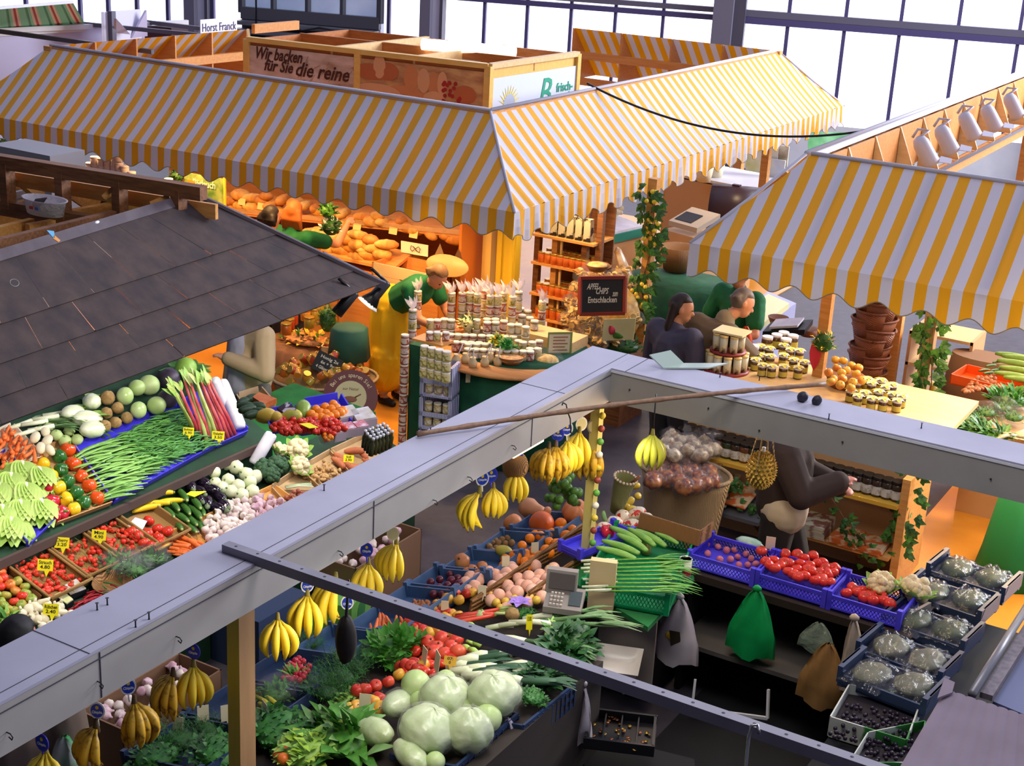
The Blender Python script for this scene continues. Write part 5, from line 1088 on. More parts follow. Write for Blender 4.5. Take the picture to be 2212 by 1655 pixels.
items(scatter([(1050,1195),(1045,1178),(1100,1158),(1110,1180)],13,1),'kiwi',kiwi,T5,.05,'small brown kiwi in the second blue crate','kiwi','kiwis'); place('mango',papm['m'],T5(1092,1192,.08),'red and yellow mango among the kiwis','mango',rot=(0,.2,.4),sc=.9)
items([(997,1213,1.3),(1020,1233,1),(1042,1224,.9),(1010,1236,.8),(1033,1242,.9)],'onion',oni,T5,.06,'large brown onion, # in the third blue crate','onion',None,lambda k:(rnd(.2,.8),rnd(-.3,.3),k))
items(z4([(110,1360),(180,1340),(260,1300),(270,1345),(320,1330),(175,1400),(245,1430),(310,1395),(95,1410),(200,1455),(290,1450),(150,1440),(240,1385),(130,1455),(330,1370)]),'plum',plum,T5,.06,'dark red plum in the blue crate over the aisle','plum','dark plums',s=1.25)
items(scatter([(892,1320),(895,1300),(925,1300),(930,1322)],34,1),'nut',nut,T5,.035,'brown nut in the blue crate behind the grey rail','nut','brown nuts',s=1.15)
car2=mk_carrot(carrot_m,.2,.017)
for k,(x,y)in enumerate(scatter([(795,1368),(820,1342),(880,1350),(860,1385)],18,1)):place('carrot',car2,T5(x,y,rnd(.03,.07)),'orange carrot in the blue crate under the grey rail','carrot','carrots under the grey rail',(0,.1,-.9+rnd(-.3,.3)),rnd(.9,1.1))
for(xa,ya,xb,yb,lab)in((1010,1318,1250,1152,'long brown wicker divider between the two heaps of peaches and oranges'),(1135,1300,1310,1175,'brown wicker basket edge behind the pocket scale')):
 a=T5(xa,ya,.03); b=T5(xb,yb,.03); g=M(); g.slab([a-V((0,0,.05)),b-V((0,0,.05)),b+V((.02,0,.07)),a+V((.02,0,.07))],(.012,0,0)); g.tube([a+V((.02,0,.07)),(a+b)/2+V((.02,0,.068)),b+V((.02,0,.07))],.009,6); tag(g.part('wicker_divider',wicker),lab,'basket')
omb=mk_sphere('orange',orange_m,.036,.96)
items(z4([(1120,905,1.15),(1210,950,.9),(1050,980,1.1),(1160,1000,1.05),(960,1000,1),(880,1020,.9),(920,990,.9),(820,1075,.95),(770,1160,1.3),(850,1140,1),(905,1120,1.05),(1005,1110,1.05),(900,1190,.9),(1080,1055,.9),(690,1180,.9),(960,1150,.9),(1030,1045,.9),(840,1200,.9)]),'orange',omb,T5,.06,'bright orange in the heap below the pumpkins','orange','oranges below the pumpkins',s=1.22)
items(scatter([(1020,1255),(1090,1215),(1190,1160),(1225,1140),(1210,1180),(1120,1240)],12,1),'orange',omb,T5,.04,'bright orange in the heap below the pumpkins','orange','oranges below the pumpkins',s=1.1)
pea=mk_sphere('peach',peach_m,.036,.95,fn=lambda d:1-.07*math.exp(-(d.x*5)**2)*(1 if d.y>0 else 0))
items(z4([(380,1360),(480,1325),(560,1275),(590,1390),(640,1340),(745,1270),(790,1330),(530,1440),(450,1390),(690,1330),(700,1290),(420,1320),(610,1300)]),'peach',pea,T5,.055,'pale pink peach in the left heap, outside the wicker divider','peach','peaches left of the divider',s=1.15)
items(z4([(870,1320),(960,1305),(1065,1250),(810,1380),(735,1420),(640,1460),(900,1420),(970,1390),(860,1390),(1010,1340),(1040,1310),(920,1370),(780,1440)]),'peach',pea,T5,.06,'pale pink peach in the right heap, beside the pocket scale','peach','peaches right of the divider',s=1.15)
items(scatter([(1000,1275),(1085,1225),(1215,1220),(1195,1285),(1080,1320)],16,1),'peach',pea,T5,.04,'pale pink peach lying low between the two heaps','peach','peaches between the heaps',s=1.15)
ap={'r':mk_apple(apple_r),'y':mk_apple(apple_y),'g':mk_apple(apple_g)}
for c,L in(('y',((330,1500),(430,1440),(555,1450),(165,1530),(210,1560),(240,1490))),('r',((390,1450),(200,1590),(165,1620),(300,1450),(240,1600)))):items(z4(L),'apple',ap[c],T5,.05,('yellow and red' if c=='y' else 'red')+' apple in the heap above the red rhubarb','apple',('yellow-red' if c=='y' else 'red')+' apples above the rhubarb',s=.95)
items(z4([(620,1520),(690,1510),(760,1490),(880,1480),(690,1550),(930,1500),(840,1510),(650,1560)]),'yellow_plum',mk_sphere('yellow_plum',apple_g,.026),T5,.05,'yellow plum around the violet tissue','plum','yellow plums')
g=M();
for k in range(6):g.leaf(T5(1122,1302,.09),(math.cos(k),math.sin(k),.5),(0,0,1),.07,.05,.4,0,3)
tag(g.part('tissue_paper',mat('violet_tissue','9a7ad0',.7)),'crumpled violet tissue on the yellow plums','paper')
def stalks(L,name,lab,cat,grp,ma,mb,r,fn=T5,tips=None,mid=.5,lift=.0):
 rk=sorted(range(len(L)),key=lambda i:L[i][1])
 for k,(xa,ya,xb,yb)in enumerate(L):
  a=fn(xa,ya,.05+.01*(k%3)+lift); b=fn(xb,yb,.06+.012*(k%2)+lift); d=b-a; g=M()
  g.tube([(0,0,0),d*.25+V((0,0,.008)),d*mid],[r,r*1.02,r*.95],8,0); g.tube([d*mid,d*.8+V((0,0,.006)),d],[r*.95,r*.9,r*.6],8,1,flat=.8)
  if tips:
   for q in range(tips):g.leaf(d*.75,d.normalized()+V((rnd(-.3,.3),rnd(-.3,.3),rnd(-.05,.25))),(0,0,1),d.length*.45,r*1.6,.25,1,4,.25)
  t=place(name,g.mesh(name,[ma,mb]),a,lab.replace('#',ORD[min(rk.index(k),19)]+' from the top'),cat,grp)
stalks(((965,1345,1105,1315),(975,1338,1112,1310),(968,1352,1100,1322),(985,1330,1095,1326)),'rhubarb_stalk','red rhubarb stalk lying across the stall, #','rhubarb',None,mat('rhubarb_bright','b8301f',.4,'cc4a2c',9),rhub_g,.013,mid=.75)
stalks(((1045,1372,1010,1345),(1072,1380,1015,1352),(1060,1388,1020,1362),(1040,1395,1008,1385),(1030,1412,1000,1395)),'celery_stick','pale green celery stalk beside the grey rail, # of five','celery',None,mat('celery_green','a3c455',.4,'b9d670',9,stretch=(1,8,8)),MATS['celery_green'],.018)
stalks(((1050,1358,1200,1340),(1078,1352,1300,1330),(1100,1345,1335,1352),(1130,1338,1290,1318),(1062,1376,1250,1398)),'leek','long leek hanging toward the white panel, #','leek',None,leek_w,leek_g,.017,tips=5,mid=.4,lift=.02)
stalks(((965,1440,1090,1432),(975,1452,1110,1448),(985,1430,1120,1412),(1000,1462,1150,1462),(1020,1445,1170,1440),(1010,1422,1130,1402),(1040,1470,1180,1470),(1060,1415,1200,1408),(1000,1448,1140,1440),(1090,1440,1235,1432),(1110,1455,1250,1452),(1080,1470,1215,1476)),'leek','leek in the heap above the white cabbages, #','leek',None,leek_w,leek_d,.026,tips=6,mid=.35)
place('celeriac',cel,T5(1107,1328,.06),'shaggy brown celeriac in front of the scale','celeriac',sc=1.05); place('kohlrabi',mk_round_veg('kohlrabi',cab_m,leafl,.04),T5(1040,1330,.05),'pale root with a pink cheek under the rhubarb','vegetable')
items(scatter([(885,1335),(930,1320),(990,1330),(1000,1370),(900,1370)],22,1),'apple',ap['y'],T5,.035,'yellow-red apple lying low around the tan price cards','apple','low apples around the cards')
items(scatter([(860,1440),(900,1400),(990,1400),(1000,1440),(880,1470)],18,1),'tomato',tomr,T5,.035,'red tomato lying low behind the white cabbages','tomato','low tomatoes behind the cabbages')
items([(905,1350),(893,1358),(915,1362),(885,1345),(922,1340),(898,1372)],'tomato',tomr,T5,.05,'red tomato in the pale wooden box beside the carrots, # of six','tomato',None,s=1.05)
pom=mk_round_veg('pomegranate',mat('pomegranate_red','cc3526',.35,'d9603f',8),bn_t,.045)
items([(925,1388),(955,1380),(945,1402),(975,1398),(985,1384),(960,1412),(935,1410),(990,1408)],'pomegranate',pom,T5,.055,'red round fruit in the heap left of the celery, # of eight','fruit',None,s=1.05)
z1_=lambda L:[(700+q[0]/3.456,1200+q[1]/3.456)for q in L]
items(z1_([(480,945),(385,975),(310,1000),(250,1010),(650,830),(610,820),(680,810),(410,1070),(700,850)]),'apple',ap['r'],T5,.06,'red apple in the row left of the white cabbages','apple','red apples by the cabbages',s=1.0)
items(z1_([(560,890),(310,1100),(240,1130),(420,1140),(370,1090),(740,820)]),'apple',ap['y'],T5,.06,'red-cheeked yellow apple in the row left of the white cabbages','apple','red-cheeked apples by the cabbages')
items(z1_([(190,1150),(120,1210),(60,1180),(350,1190),(70,1230),(150,1240)]),'apple',ap['g'],T5,.055,'golden apple at the lower end of the apple row','apple','golden apples by the cabbages')
items([(625,1608),(621,1624),(603,1631),(612,1640)],'orange_tomato',mk_sphere('orange_tomato',mat('apricot_orange','dd6a24',.4,'e88a3a',8),.033,.92),T5,.06,'orange round fruit by the curly lettuce, # of four','fruit',None)
cws=[mk_cabbage(cab_w,.115,.92,seed=s,ridge=.1,nu=40,nv=26)for s in(11,12)]; cps=mk_cabbage(cab_m,.08,.98,seed=13,ridge=.012); nap=M(); nap.ball((0,0,0),(.075,.14,.07),22,16,fn=lambda d:1+.05*abs(math.sin(3*math.atan2(d.z,d.x)+d.y*2))); napm=nap.mesh('chinese_cabbage',cab_w)
wrp=M(); wrp.ball((0,0,0),.125,34,22,fn=lambda d:1.02+.12*abs(noise.noise(d*4))+.05*noise.noise(d*13)); wrapm=wrp.mesh('film_wrap',film('crinkle_film','d8dcd6',.13,.06))
for x,y,me,s,u,lab in((862,1520,napm,.95,.09,'film-wrapped long Chinese cabbage standing at the left of the white cabbages'),(898,1478,cps,.95,.15,'smooth pale green cabbage at the top of the heap'),(963,1505,cws[0],1.08,.13,'large film-wrapped white cabbage behind the front one'),(1068,1498,cws[1],1.1,.13,'shiny film-wrapped white cabbage at the right by the leeks'),(925,1576,cws[1],1.16,.12,'biggest film-wrapped white cabbage at the front centre'),(1013,1578,cws[0],.95,.09,'pale white cabbage at the right front of the heap'),(1053,1552,cps,.9,.07,'smooth green cabbage below the shiny wrapped one'),(811,1581,napm,.95,.07,'yellow-green Chinese cabbage lying at the left front'),(887,1632,napm,.85,.06,'Chinese cabbage at the bottom edge'),(905,1513,cps,.6,.1,'small green cabbage between the long one and the large one'),(963,1468,cps,.65,.14,'small pale cabbage at the very back of the heap'),(1020,1530,cps,.9,.07,'smooth cabbage half hidden between the wrapped ones'),(940,1645,cps,.6,.04,'small white cabbage at the bottom edge beside the navy crate')):
 place('white_cabbage' if me!=napm else 'chinese_cabbage',me,T5(x,y,u),lab,'cabbage',None,(rnd(-.3,.3),rnd(-.3,.3),(.9 if me!=napm else(.15 if x<870 and y<1550 else 1.2))),(s,s,s*.85 if s>1.05 else s))
 if me in cws or x==862:place('film_wrap',wrapm,(0,0,0),parent=COL.objects[-1],sc=1 if me in cws else(.68,1.2,.64))
dl=mk_dill('dill',[mat('dill_green','2f6a24',.6,'418a30',20),mat('dill_dark','1f4a1c',.6)],120,(.15,.15,.1),4,.1); pa=mk_bush('parsley',[leafd,mat('parsley_green','2c6428',.5,'43863a',20)],260,(.16,.16,.09),.035,.03,14); ba=mk_bush('basil',[mat('basil_green','3f8a2c',.45,'5aa53c',14,transl=.2),leafg],90,(.14,.14,.07),.085,.045,15,.3); ka_=mk_bush('kale',[mat('kale_green','5d8a4a',.5,'86ac6c',12),leafg],50,(.15,.15,.06),.13,.06,16,.5); ol=mk_bush('oak_lettuce',[mat('oak_leaf_green','9cc23c',.5,'bcd95a',12,transl=.2),leafl],150,(.13,.13,.08),.05,.04,17,.6); ch=mk_dill('chervil',[leafd,mat('chervil_green','376a30',.6)],90,(.14,.14,.08),8,.07); sp=mk_bush('spinach',[mat('spinach_green','1c4a26',.4,'2f6436',14),leafd],120,(.13,.13,.08),.07,.05,18,.4)
for nm,me,x,y,s,lab in(('dill_bunch',dl,735,1475,1.1,'feathery dill heap under the dried gourd, upper part'),('dill_bunch',dl,705,1505,.9,'feathery dill heap under the dried gourd, lower left part'),('dill_bunch',dl,770,1445,.8,'dill beside the basil under the dried gourd'),('basil_bunch',ba,845,1412,1.05,'broad-leaved green basil under the grey rail, left one'),('basil_bunch',ba,880,1398,.9,'broad-leaved green basil under the grey rail, right one'),('parsley_bunch',pa,600,1585,1.1,'dark parsley heap right of the mustard post'),('parsley_bunch',pa,660,1585,.8,'parsley at the right beside the kale'),('parsley_bunch',pa,470,1635,1,'dark curly parsley left of the mustard post'),('chervil_bunch',ch,390,1605,1.15,'feathery dark herb heap at the bottom left'),('chervil_bunch',ch,450,1580,.9,'feathery herb heap under the cream cards'),('parsley_bunch',pa,340,1645,.9,'dark herb at the bottom left corner crate'),('lettuce_tuft',ol,660,1632,1.1,'yellow-green curly lettuce at the bottom edge'),('kale_bunch',ka_,745,1605,1.1,'blue-green leafy kale between lettuce and Chinese cabbage'),('kale_bunch',ka_,705,1585,.9,'leafy kale behind the curly lettuce'),('spinach_bunch',sp,1230,1395,1.05,'dark glossy spinach hanging over the pit edge'),('spinach_bunch',sp,1215,1425,.95,'dark spinach below the leeks at the rail'),('spinach_bunch',sp,1170,1465,.8,'dark spinach beside the navy crate'),('parsley_bunch',pa,1135,1330,.45,'small curly parsley in front of the pocket scale'),('parsley_bunch',pa,1150,1510,.5,'curly herb in the navy crate beside the shiny cabbage'),('celery_leaf',mk_bush('celery_leaf',[leafg,leafl],60,(.08,.08,.05),.05,.035,20),1205,1370,1,'bright green celery leaves on the leeks'),('dill_bunch',dl,668,1395,.6,'small green herb in the crate behind the gourd'),('broccoli_leaf',mk_bush('broccoli_leaf',[leafg,leafl],50,(.1,.07,.03),.04,.03,21),752,1508,.8,'green leaf bunch above the golden apples')):
 place(nm,me,T5(x,y,.03),lab,'greens',None,(0,al5,rnd(0,6)),s)
rad=mk_round_veg('radish',rad_m,white_w,.017)
items(scatter([(610,1470),(618,1435),(650,1420),(672,1440),(650,1470)],24,1),'radish',rad,T5,.07,'red radish in the bunch right of the mustard post','radish','radishes',s=1.1); place('leafy_green',lb,T5(640,1465,.04),'radish leaves among the red radishes','greens',sc=.8)
t=thing('salad_bag','film bag of cut salad beside the radishes','salad bag',T5(600,1500,.04)); place('leaves',herbm,(0,0,0),parent=t,sc=.9); g=M(); g.ball((0,0,.03),(.13,.14,.075),14,8,fn=lambda d:1+.1*noise.noise(d*4)); g.part('film_bag',clear,t)
stalks(((555,1495,640,1545),(552,1505,630,1555),(560,1520,620,1562),(556,1532,612,1570)),'chive_bundle','long green-yellow stalk right of the mustard post, # of four','stalks',None,mat('yellow_stalk','c9c23a',.5),bean_d,.012)
for k,(x,y,f,s,lab)in enumerate(((440,1572,.9,1.2,'cream triangular price card in the dark herbs, left of the post'),(383,1596,.2,1.2,'cream price card at the left edge of the dark herbs'),(492,1575,1.0,1.3,'orange-tinged price card just left of the mustard post'),(566,1568,-.5,1.3,'cream price card just right of the mustard post'),(735,1436,.7,1,'cream price card left of the dried gourd in the dill'),(912,1448,-.6,1.3,'tan price card left of the white one in the apples'),(938,1470,-.7,1.6,'tall white price card on a wire over the cabbages'),(787,1548,.4,1.2,'cream price card in the golden apples'),(1092,1235,.8,1.0,'pink price card in the peaches'),(1155,1205,.8,1.0,'white price card in the oranges'),(1040,1300,.5,1.0,'tan price card in the red apples'),(960,1330,.5,.9,'tan price card above the rhubarb'))):
 t=price_tag(T5(x,y,.04),lab,f,.1,('',),.05,.07,card_c,spike=.035); t.scale=(s,s,s)
for x,y,f,lab in((1186,1265,.6,'narrow yellow price card in the right heap of peaches'),(1142,1375,.6,'tall yellow price card among the leeks')):t=price_tag(T5(x,y,.05),lab,f,.1,('0.80',),.035,.09,spike=.04)
t=price_tag(T5(968,1450,.06),'mustard price plate with black digits behind the white cabbages',.3,.6,('07:','0'),.07,.05,mat('mustard_card','c79a2c',.5));
limem=mk_sphere('lime',mat('lime_green','3f6a24',.4,'5a8a34',14),.03,1.05)
for k in range(34):
 a=rnd(0,6.28); r=.11*math.sqrt(RND.random()); h=RND.random(); place('lime',limem,W(1217,1095,1.02)+V((r*math.cos(a)*(1-.3*h if h>.2 else .6),r*math.sin(a),.02+.2*h)),'green lime hanging in the net under the bananas','lime','limes in a net',rrot(),1)
p=W(1330,1105,.95); t=thing('woven_basket','tall tapering green-grey woven basket leaning beside the corner post','basket',p); t.rotation_euler=(.05,.22,0); g=M(); g.lathe([(.0,0),(.04,0),(.055,.1),(.075,.26),(.078,.27),(.068,.26),(.05,.1),(0,.02)],16); g.part('basket',mat('green_grey_weave','8a8f5c',.7,'6a7046',80,kind='wave',bump=.5),t); g=M()
for k in range(20):g.ball((.076*math.cos(k*.314),.076*math.sin(k*.314),.27),.01,6,4)
g.part('shell_rim',mat('shell_cream','cdb9a4',.5),t); g=M(); g.tube([(.05,0,.25),(.09,.0,.33)],.011,7); g.part('stick',wood_d,t)
lem=mk_cuke('lemon',mat('lemon_yellow','c9a82a',.4,'d3b83c',9),.075,.028,0)
items([(1352,1062),(1372,1050),(1360,1085),(1378,1072),(1345,1078),(1365,1100),(1350,1095)],'lemon',lem,lambda x,y,o:W(x,y,.9),0,'yellow lemon in the net beside the woven basket, # of seven','lemon',None)
for k in range(11):
 a=W(1297,880+k*17,1.86-k*.085+.0); place('garland_fruit',mk_sphere('garland_fruit',mat('garland_%d'%(k%4),('c9b23a','8a3a2c','5a9a3a','d8d2c0')[k%4],.5),.022,1,None,10,7),V((-3.73,7.57,1.86-k*.085)),'dried fruit and bulb garland piece on the pale yellow corner post, %s from the top'%ORD[k],'garland')
T6=lambda x,y,o=0:W(x,y,.92+o)
t=thing('green_table','green-topped table corner behind the white panel','table',(0,0,0)); g=M(); g.slab([W(1225,1250,.84),W(1400,1355,.84),W(1500,1250,.84),W(1470,1150,.84),W(1330,1120,.84)],(0,0,-.03)); g.part('table_top',mat('green_baize','1d6b34',.8),t); g=M(); c=W(1370,1225,.84); g.box((c.x-.02,c.y+.1,.4),(.5,.45,.79)); g.part('base',blk,t)
def boxcr(name,label,px,z,h,m,cat='crate',lat=True,**k):
 P=[W(x,y,z)for x,y in px]; c=sum(P,V())/4; d=(P[3]-P[0]); yaw=math.atan2(d.y,d.x); t=thing(name,label,cat,c,yaw); crate(d.length,(P[1]-P[0]).length,h,m=m,lattice=lat,**k).part('crate',m,t); return t
boxcr('produce_crate','green plastic crate holding spring onions and cucumbers',[(1250,1300),(1330,1170),(1500,1185),(1440,1335)],.85,.12,gcrate)
boxcr('violet_tray','violet-blue lattice tray of small onions behind the oranges',[(1215,1215),(1240,1190),(1360,1130),(1335,1165)],.93,.05,viol_c,'tray')
cuk=mk_cuke('cucumber',cuke_l,.26,.026,.012)
for k,(x,y,r)in enumerate(((1330,1195,.1),(1340,1182,.0),(1350,1155,-.25),(1365,1172,-.3),(1385,1160,-.4),(1405,1162,-.3),(1440,1163,-.2))):place('cucumber',cuk,T6(x,y,.1-.01*k*.5),'long ridged green cucumber, %s from the left in the heap beside the cans'%ORD[k],'cucumber',None,(0,.05,r),1 if k!=6 else .7)
stalks([(1255+6*k%40,1212+8*(k%9),1440+11*(k%4),1208+9*(k%9))for k in range(22)],'spring_onion','long green spring onion in the heap behind the wooden block','spring onions','heap of spring onions',leek_w,mat('chive_green','4f8a30',.45,'66a244',12,stretch=(1,8,8)),.008,lambda x,y,o=0:W(x,y,.95+o),tips=3,mid=.2)
for x,y,h,r,c,lab in((1395,1195,.09,.033,'d3c27a','tin can with a worn yellow-green label beside the cucumbers'),(1478,1245,.12,.04,'d8d2c8','white and red food can at the end of the spring onions')):
 t=thing('tin_can',lab,'can',W(x,y,.87)); g=M(); g.lathe([(0,0),(r,0),(r,h)],18); g.part('can_body',mat('can_'+c,c,.4,'b08a4a' if h<.1 else 'd8d2c8',9),t); g=M(); g.lathe([(r,h),(r+.003,h+.004),(r-.004,h+.005),(r-.005,h-.003),(0,h-.003)],18); g.part('can_rim',steel,t)
 if h>.1:g=M(); g.lathe([(r+.0008,.02),(r+.0008,.06)],18); g.f=g.f[:18]; g.m=g.m[:18]; g.s=g.s[:18]; g.part('can_band',mat('can_red','a32a38',.4),t)
p=W(1297,1312,.85); g=M(); g.box((0,0,.155),(.155,.05,.31)); o=g.part('wooden_block',mat('pale_board','c9b48a',.5,'bfa878',3),None,p); o.rotation_euler=(0,0,.35); tag(o,'pale wooden board block standing upright in front of the spring onions','block')
g=M(); Y_=W(1400,1300,.8).y; P=[YP(1262,1325,Y_),YP(1330,1296,Y_),YP(1395,1299,Y_),YP(1421,1320,Y_),YP(1405,1500,Y_),YP(1345,1500,Y_)]; g.slab(P,(0,.015,0)); tag(g.part('white_board',mat('off_white_board','b3a89e',.5,'aa9f96',3)),'off-white rounded panel facing the pit under the wooden block','panel')
p=W(1218,1312,.97); t=thing('scale','grey shop scale with keypad and display head','scale',p,.35); sg=mat('scale_grey','7d7672',.5); g=M(); g.slab([(-.11,-.09,0),(.11,-.09,0),(.11,.09,.05),(-.11,.09,.05)],(0,0,.035)); g.part('body',sg,t)
g=M(); g.slab([(-.12,.03,.07),(.06,.03,.07),(.06,.06,.2),(-.12,.06,.2)],(0,.045,0)); g.part('display_head',sg,t); g=M(); g.slab([(-.10,.027,.1),(.05,.027,.1),(.05,.055,.185),(-.10,.055,.185)],(0,-.003,0)); g.part('display',mat('display_dark','4c4644',.25),t)
for i in range(4):
 for j in range(4):g=M(); g.box((-.07+.02*i,-.07+.022*j,.048+.0122*j),(.013,.014,.012)); g.part('key',mat('key_cream','b8aea4',.5),t)
g=M(); g.slab([(.03,-.06,.047),(.1,-.06,.047),(.1,.03,.093),(.03,.03,.093)],(0,0,.003)); g.part('screen',mat('screen_slate','3a4448',.2),t)
g=M(); a=W(1377,1140,.97); b=W(1505,1180,.97); u=V((0,.02,.1)); g.slab([a,b,b+u,a+u],(0,.012,0)); c=W(1532,1160,.97); g.slab([b,c,c+u,b+u],(.01,.01,0)); g.slab([a,b,c,c+(a-b)],(0,0,.008)); tag(g.part('wicker_box',wicker),'shallow brown wicker box lying behind the cucumbers','basket')
for x,y,c,lab in((1443,1128,'e8e0d0','white garlic bulb on the side of the wicker box'),(1453,1132,'9a80b0','violet garlic bulb on the side of the wicker box')):place('garlic_bulb',mk_sphere('garlic_bulb',mat('bulb_'+c,c,.5),.018),W(x,y,1.02)+V((0,-.03,0)),lab,'garlic')
rw=mat('red_white_print','d8d0b8',.4,'c22a2a',26,lo=.52,hi=.56); sb_=M(); sb_.ball((0,0,0),(.07,.05,.045),12,8,fn=lambda d:1+.12*noise.noise(d*3)); sbm2=sb_.mesh('sweet_bag',rw)
for k,(x,y)in enumerate(((1310,1145),(1330,1130),(1345,1115),(1365,1135),(1375,1110),(1395,1125))):place('printed_bag',sbm2,W(x,y,.95),'red and white printed food bag behind the violet tray, %s from the left'%ORD[k],'bag',None,(.3,.3,k),1);
place('red_pepper',PEP['red'].parts[0][1],W(1312,1148,.97),'shiny red pepper lying before the printed bags','pepper'); place('green_marrow',cuk,W(1308,1118,.9),'short pale green marrow behind the printed bags','marrow',rot=(0,0,2.2),sc=.7)
TZ=.86; t=thing('tray_counter','dark shelf unit carrying the violet trays at the far side of the pit','counter'); yF=7.9
g=M(); g.box((-2.52,yF+.2,TZ-.03),(1.5,.48,.05)); g.part('counter_top',mat('dark_brown_shelf','2a211c',.6),t); g=M(); g.box((-2.52,yF+.4,.42),(1.5,.05,.84)); g.part('back_panel',blk,t); g=M(); g.box((-2.5,yF+.12,.4),(1.45,.5,.03)); g.part('shelf',mat('grey_shelf','4a4644',.6,'57524f',3),t)
for x in(-3.2,-1.8):g=M(); g.box((x,yF+.2,.42),(.04,.45,.82)); g.part('side_panel',blk,t)
for k,lab in enumerate(('left violet lattice tray, holding a few red shallots','middle violet lattice tray heaped with red tomatoes','right violet lattice tray with tomatoes and cauliflower')):
 x=-3.0+.46*k; tt_=thing('violet_tray',lab,'tray',(x,yF+.18,TZ),group='violet trays on the far counter'); crate(.45,.36,.1,m=viol_c,lattice=True).part('tray',viol_c,tt_)
zz5=lambda L:[(1340+q[0]/3.072,860+q[1]/3.072)for q in L]
T7=lambda x,y,o=0:W(x,y,TZ+o)
items(zz5([(1095,1035),(1175,1040),(1220,1060),(1280,1045),(1340,1095),(1020,1080),(965,1090),(1090,1095),(1125,1095),(1195,1100),(1255,1110),(1310,1100),(1400,1125),(1360,1130),(1025,1130),(1115,1150),(1170,1135),(1225,1180),(1275,1150),(1180,1185),(1295,1210),(1335,1195),(1380,1170),(1390,1220),(1430,1130),(1345,1215),(1150,1170),(1240,1140),(1060,1110),(990,1110),(1320,1160),(1410,1160)]),'tomato',tomr,T7,.1,'red tomato heaped in the middle violet tray','tomato','tomatoes in the middle violet tray',s=1.06)
items(zz5([(1540,1260),(1605,1275),(1645,1280),(1700,1310),(1735,1318),(1570,1290),(1660,1310),(1500,1295),(1750,1345),(1680,1345),(1620,1320),(1790,1365)]),'tomato',tomr,T7,.06,'red tomato in the right violet tray','tomato','tomatoes in the right violet tray',s=1.06)
items(scatter([(1510,1195),(1530,1170),(1640,1205),(1630,1235)],14,1),'shallot',mk_sphere('shallot',mat('pink_shallot','b05a6a',.4,'c8808a',12),.022,1.1),T7,.03,'pink shallot lying in the left violet tray','shallot','pink shallots in the left tray')
place('tomato',tomr,T7(1645,1190,.1),'single red tomato behind the left violet tray','tomato',sc=1.05); CAU.put(T7(1903,1262,.1),'cauliflower in the right violet tray, left one','cauliflower',None,(.2,.1,0),1.0); CAU.put(T7(1978,1275,.1),'cauliflower at the right end of the violet trays','cauliflower',None,(.2,.1,2),1.15)
g=M(); g.ball(T7(1620,1172,.06),(.1,.05,.03),10,6,fn=lambda d:1+.2*noise.noise(d*3)); tag(g.part('crumpled_bag',mat('mint_film','8fb8a0',.3,'c0d8c8',9)),'crumpled mint-green film bag behind the left violet tray','bag'); t=price_tag(T7(1662,1195,.06),'cream price card behind the left violet tray',.3,-.1,('',),.06,.09,card_c)
def hang_bag(name,label,x,y,Y,w,h,m,mk=None,knot=True,cat='bag',lean=0):
 p=YP(x,y,Y); t=thing(name,label,cat,p); g=M(); nu,nv=18,14
 def f(u,v):
  a=2*PI*u; q=w*(.12+.88*min(1,v*1.5)**.7);
  return V((q*math.cos(a)*.5+.02*math.sin(7*a)*v*w*3+lean*v,q*.22*math.sin(a)+.012*math.sin(5*a+v*6),-h*v*(1+.05*math.sin(3*a))))
 g.grid(f,nu,nv); g.part('bag',m,t)
 if knot:g=M(); g.ball((0,0,.01),(.03,.02,.025),8,6,fn=lambda d:1+.3*noise.noise(d*4)); g.part('knot',m,t)
 return t
wb=mat('white_plastic_bag','b5aeb4',.45,'a8a0a8',6); gb=mat('green_plastic_bag','17a85a',.35,'0f8f4a',7,transl=.3); bb=mat('beige_paper_bag','b5a493',.7,'a89684',8); kb_=mat('kraft_bag','8f6a3c',.7,'7d5a30',7)
t=hang_bag('carrier_bag','white plastic carrier bags hung at the end of the white panel',1468,1292,7.55,.3,.42,wb); g=M(); g.slab([(-.02,-.06,-.2),(.05,-.062,-.19),(.06,-.062,-.25),(.0,-.06,-.3)],(0,-.004,0)); g.part('bag_print',mat('dark_print','3a3020',.6),t); g=M(); g.ball((-.02,-.055,-.24),(.03,.006,.022),8,5); g.part('bag_print',yflower,t)
hang_bag('carrier_bag','bright green plastic carrier bag hanging below the violet trays',1635,1275,7.78,.3,.43,gb); hang_bag('carrier_bag','small clear plastic bag standing on the shelf below the trays',1770,1345,7.85,.22,.18,film('clear_green_film','b8d0bc',.25),knot=False)
t=hang_bag('carrier_bag','beige paper bag with a leaf emblem hanging at the right of the pit',1845,1338,7.6,.16,.48,bb,lean=.06); text('Die',.05,axes((.03,-.035,-.36),(1,0,.25),(0,0,1)),mat('grey_green_ink','4a5a4a',.6),'lettering',t)
g=M(); g.leaf((-.01,-.036,-.29),(1,0,.2),(0,-1,0),.06,.025,0,0,3); g.part('leaf_emblem',leafd,t); g=M(); g.ball((.06,-.034,-.28),(.014,.004,.014),8,6); g.part('cherry_emblem',rad_m,t)
hang_bag('paper_bag','brown kraft paper bag on the shelf behind the beige bag',1790,1390,7.75,.3,.4,kb_,knot=False); hang_bag('carrier_bag','crumpled small beige bag at the corner beside the white box',1912,1372,7.75,.14,.2,bb,knot=False)
hang_bag('carrier_bag','white plastic bag hanging beside the steel bowl at the grey rail',1258,1480,6.25,.15,.34,wb); hang_bag('paper_napkin','lavender-white paper sheet hanging on the navy crate',1095,1552,5.62,.2,.26,mat('lavender_paper','a9a3b8',.6),knot=False,cat='paper')
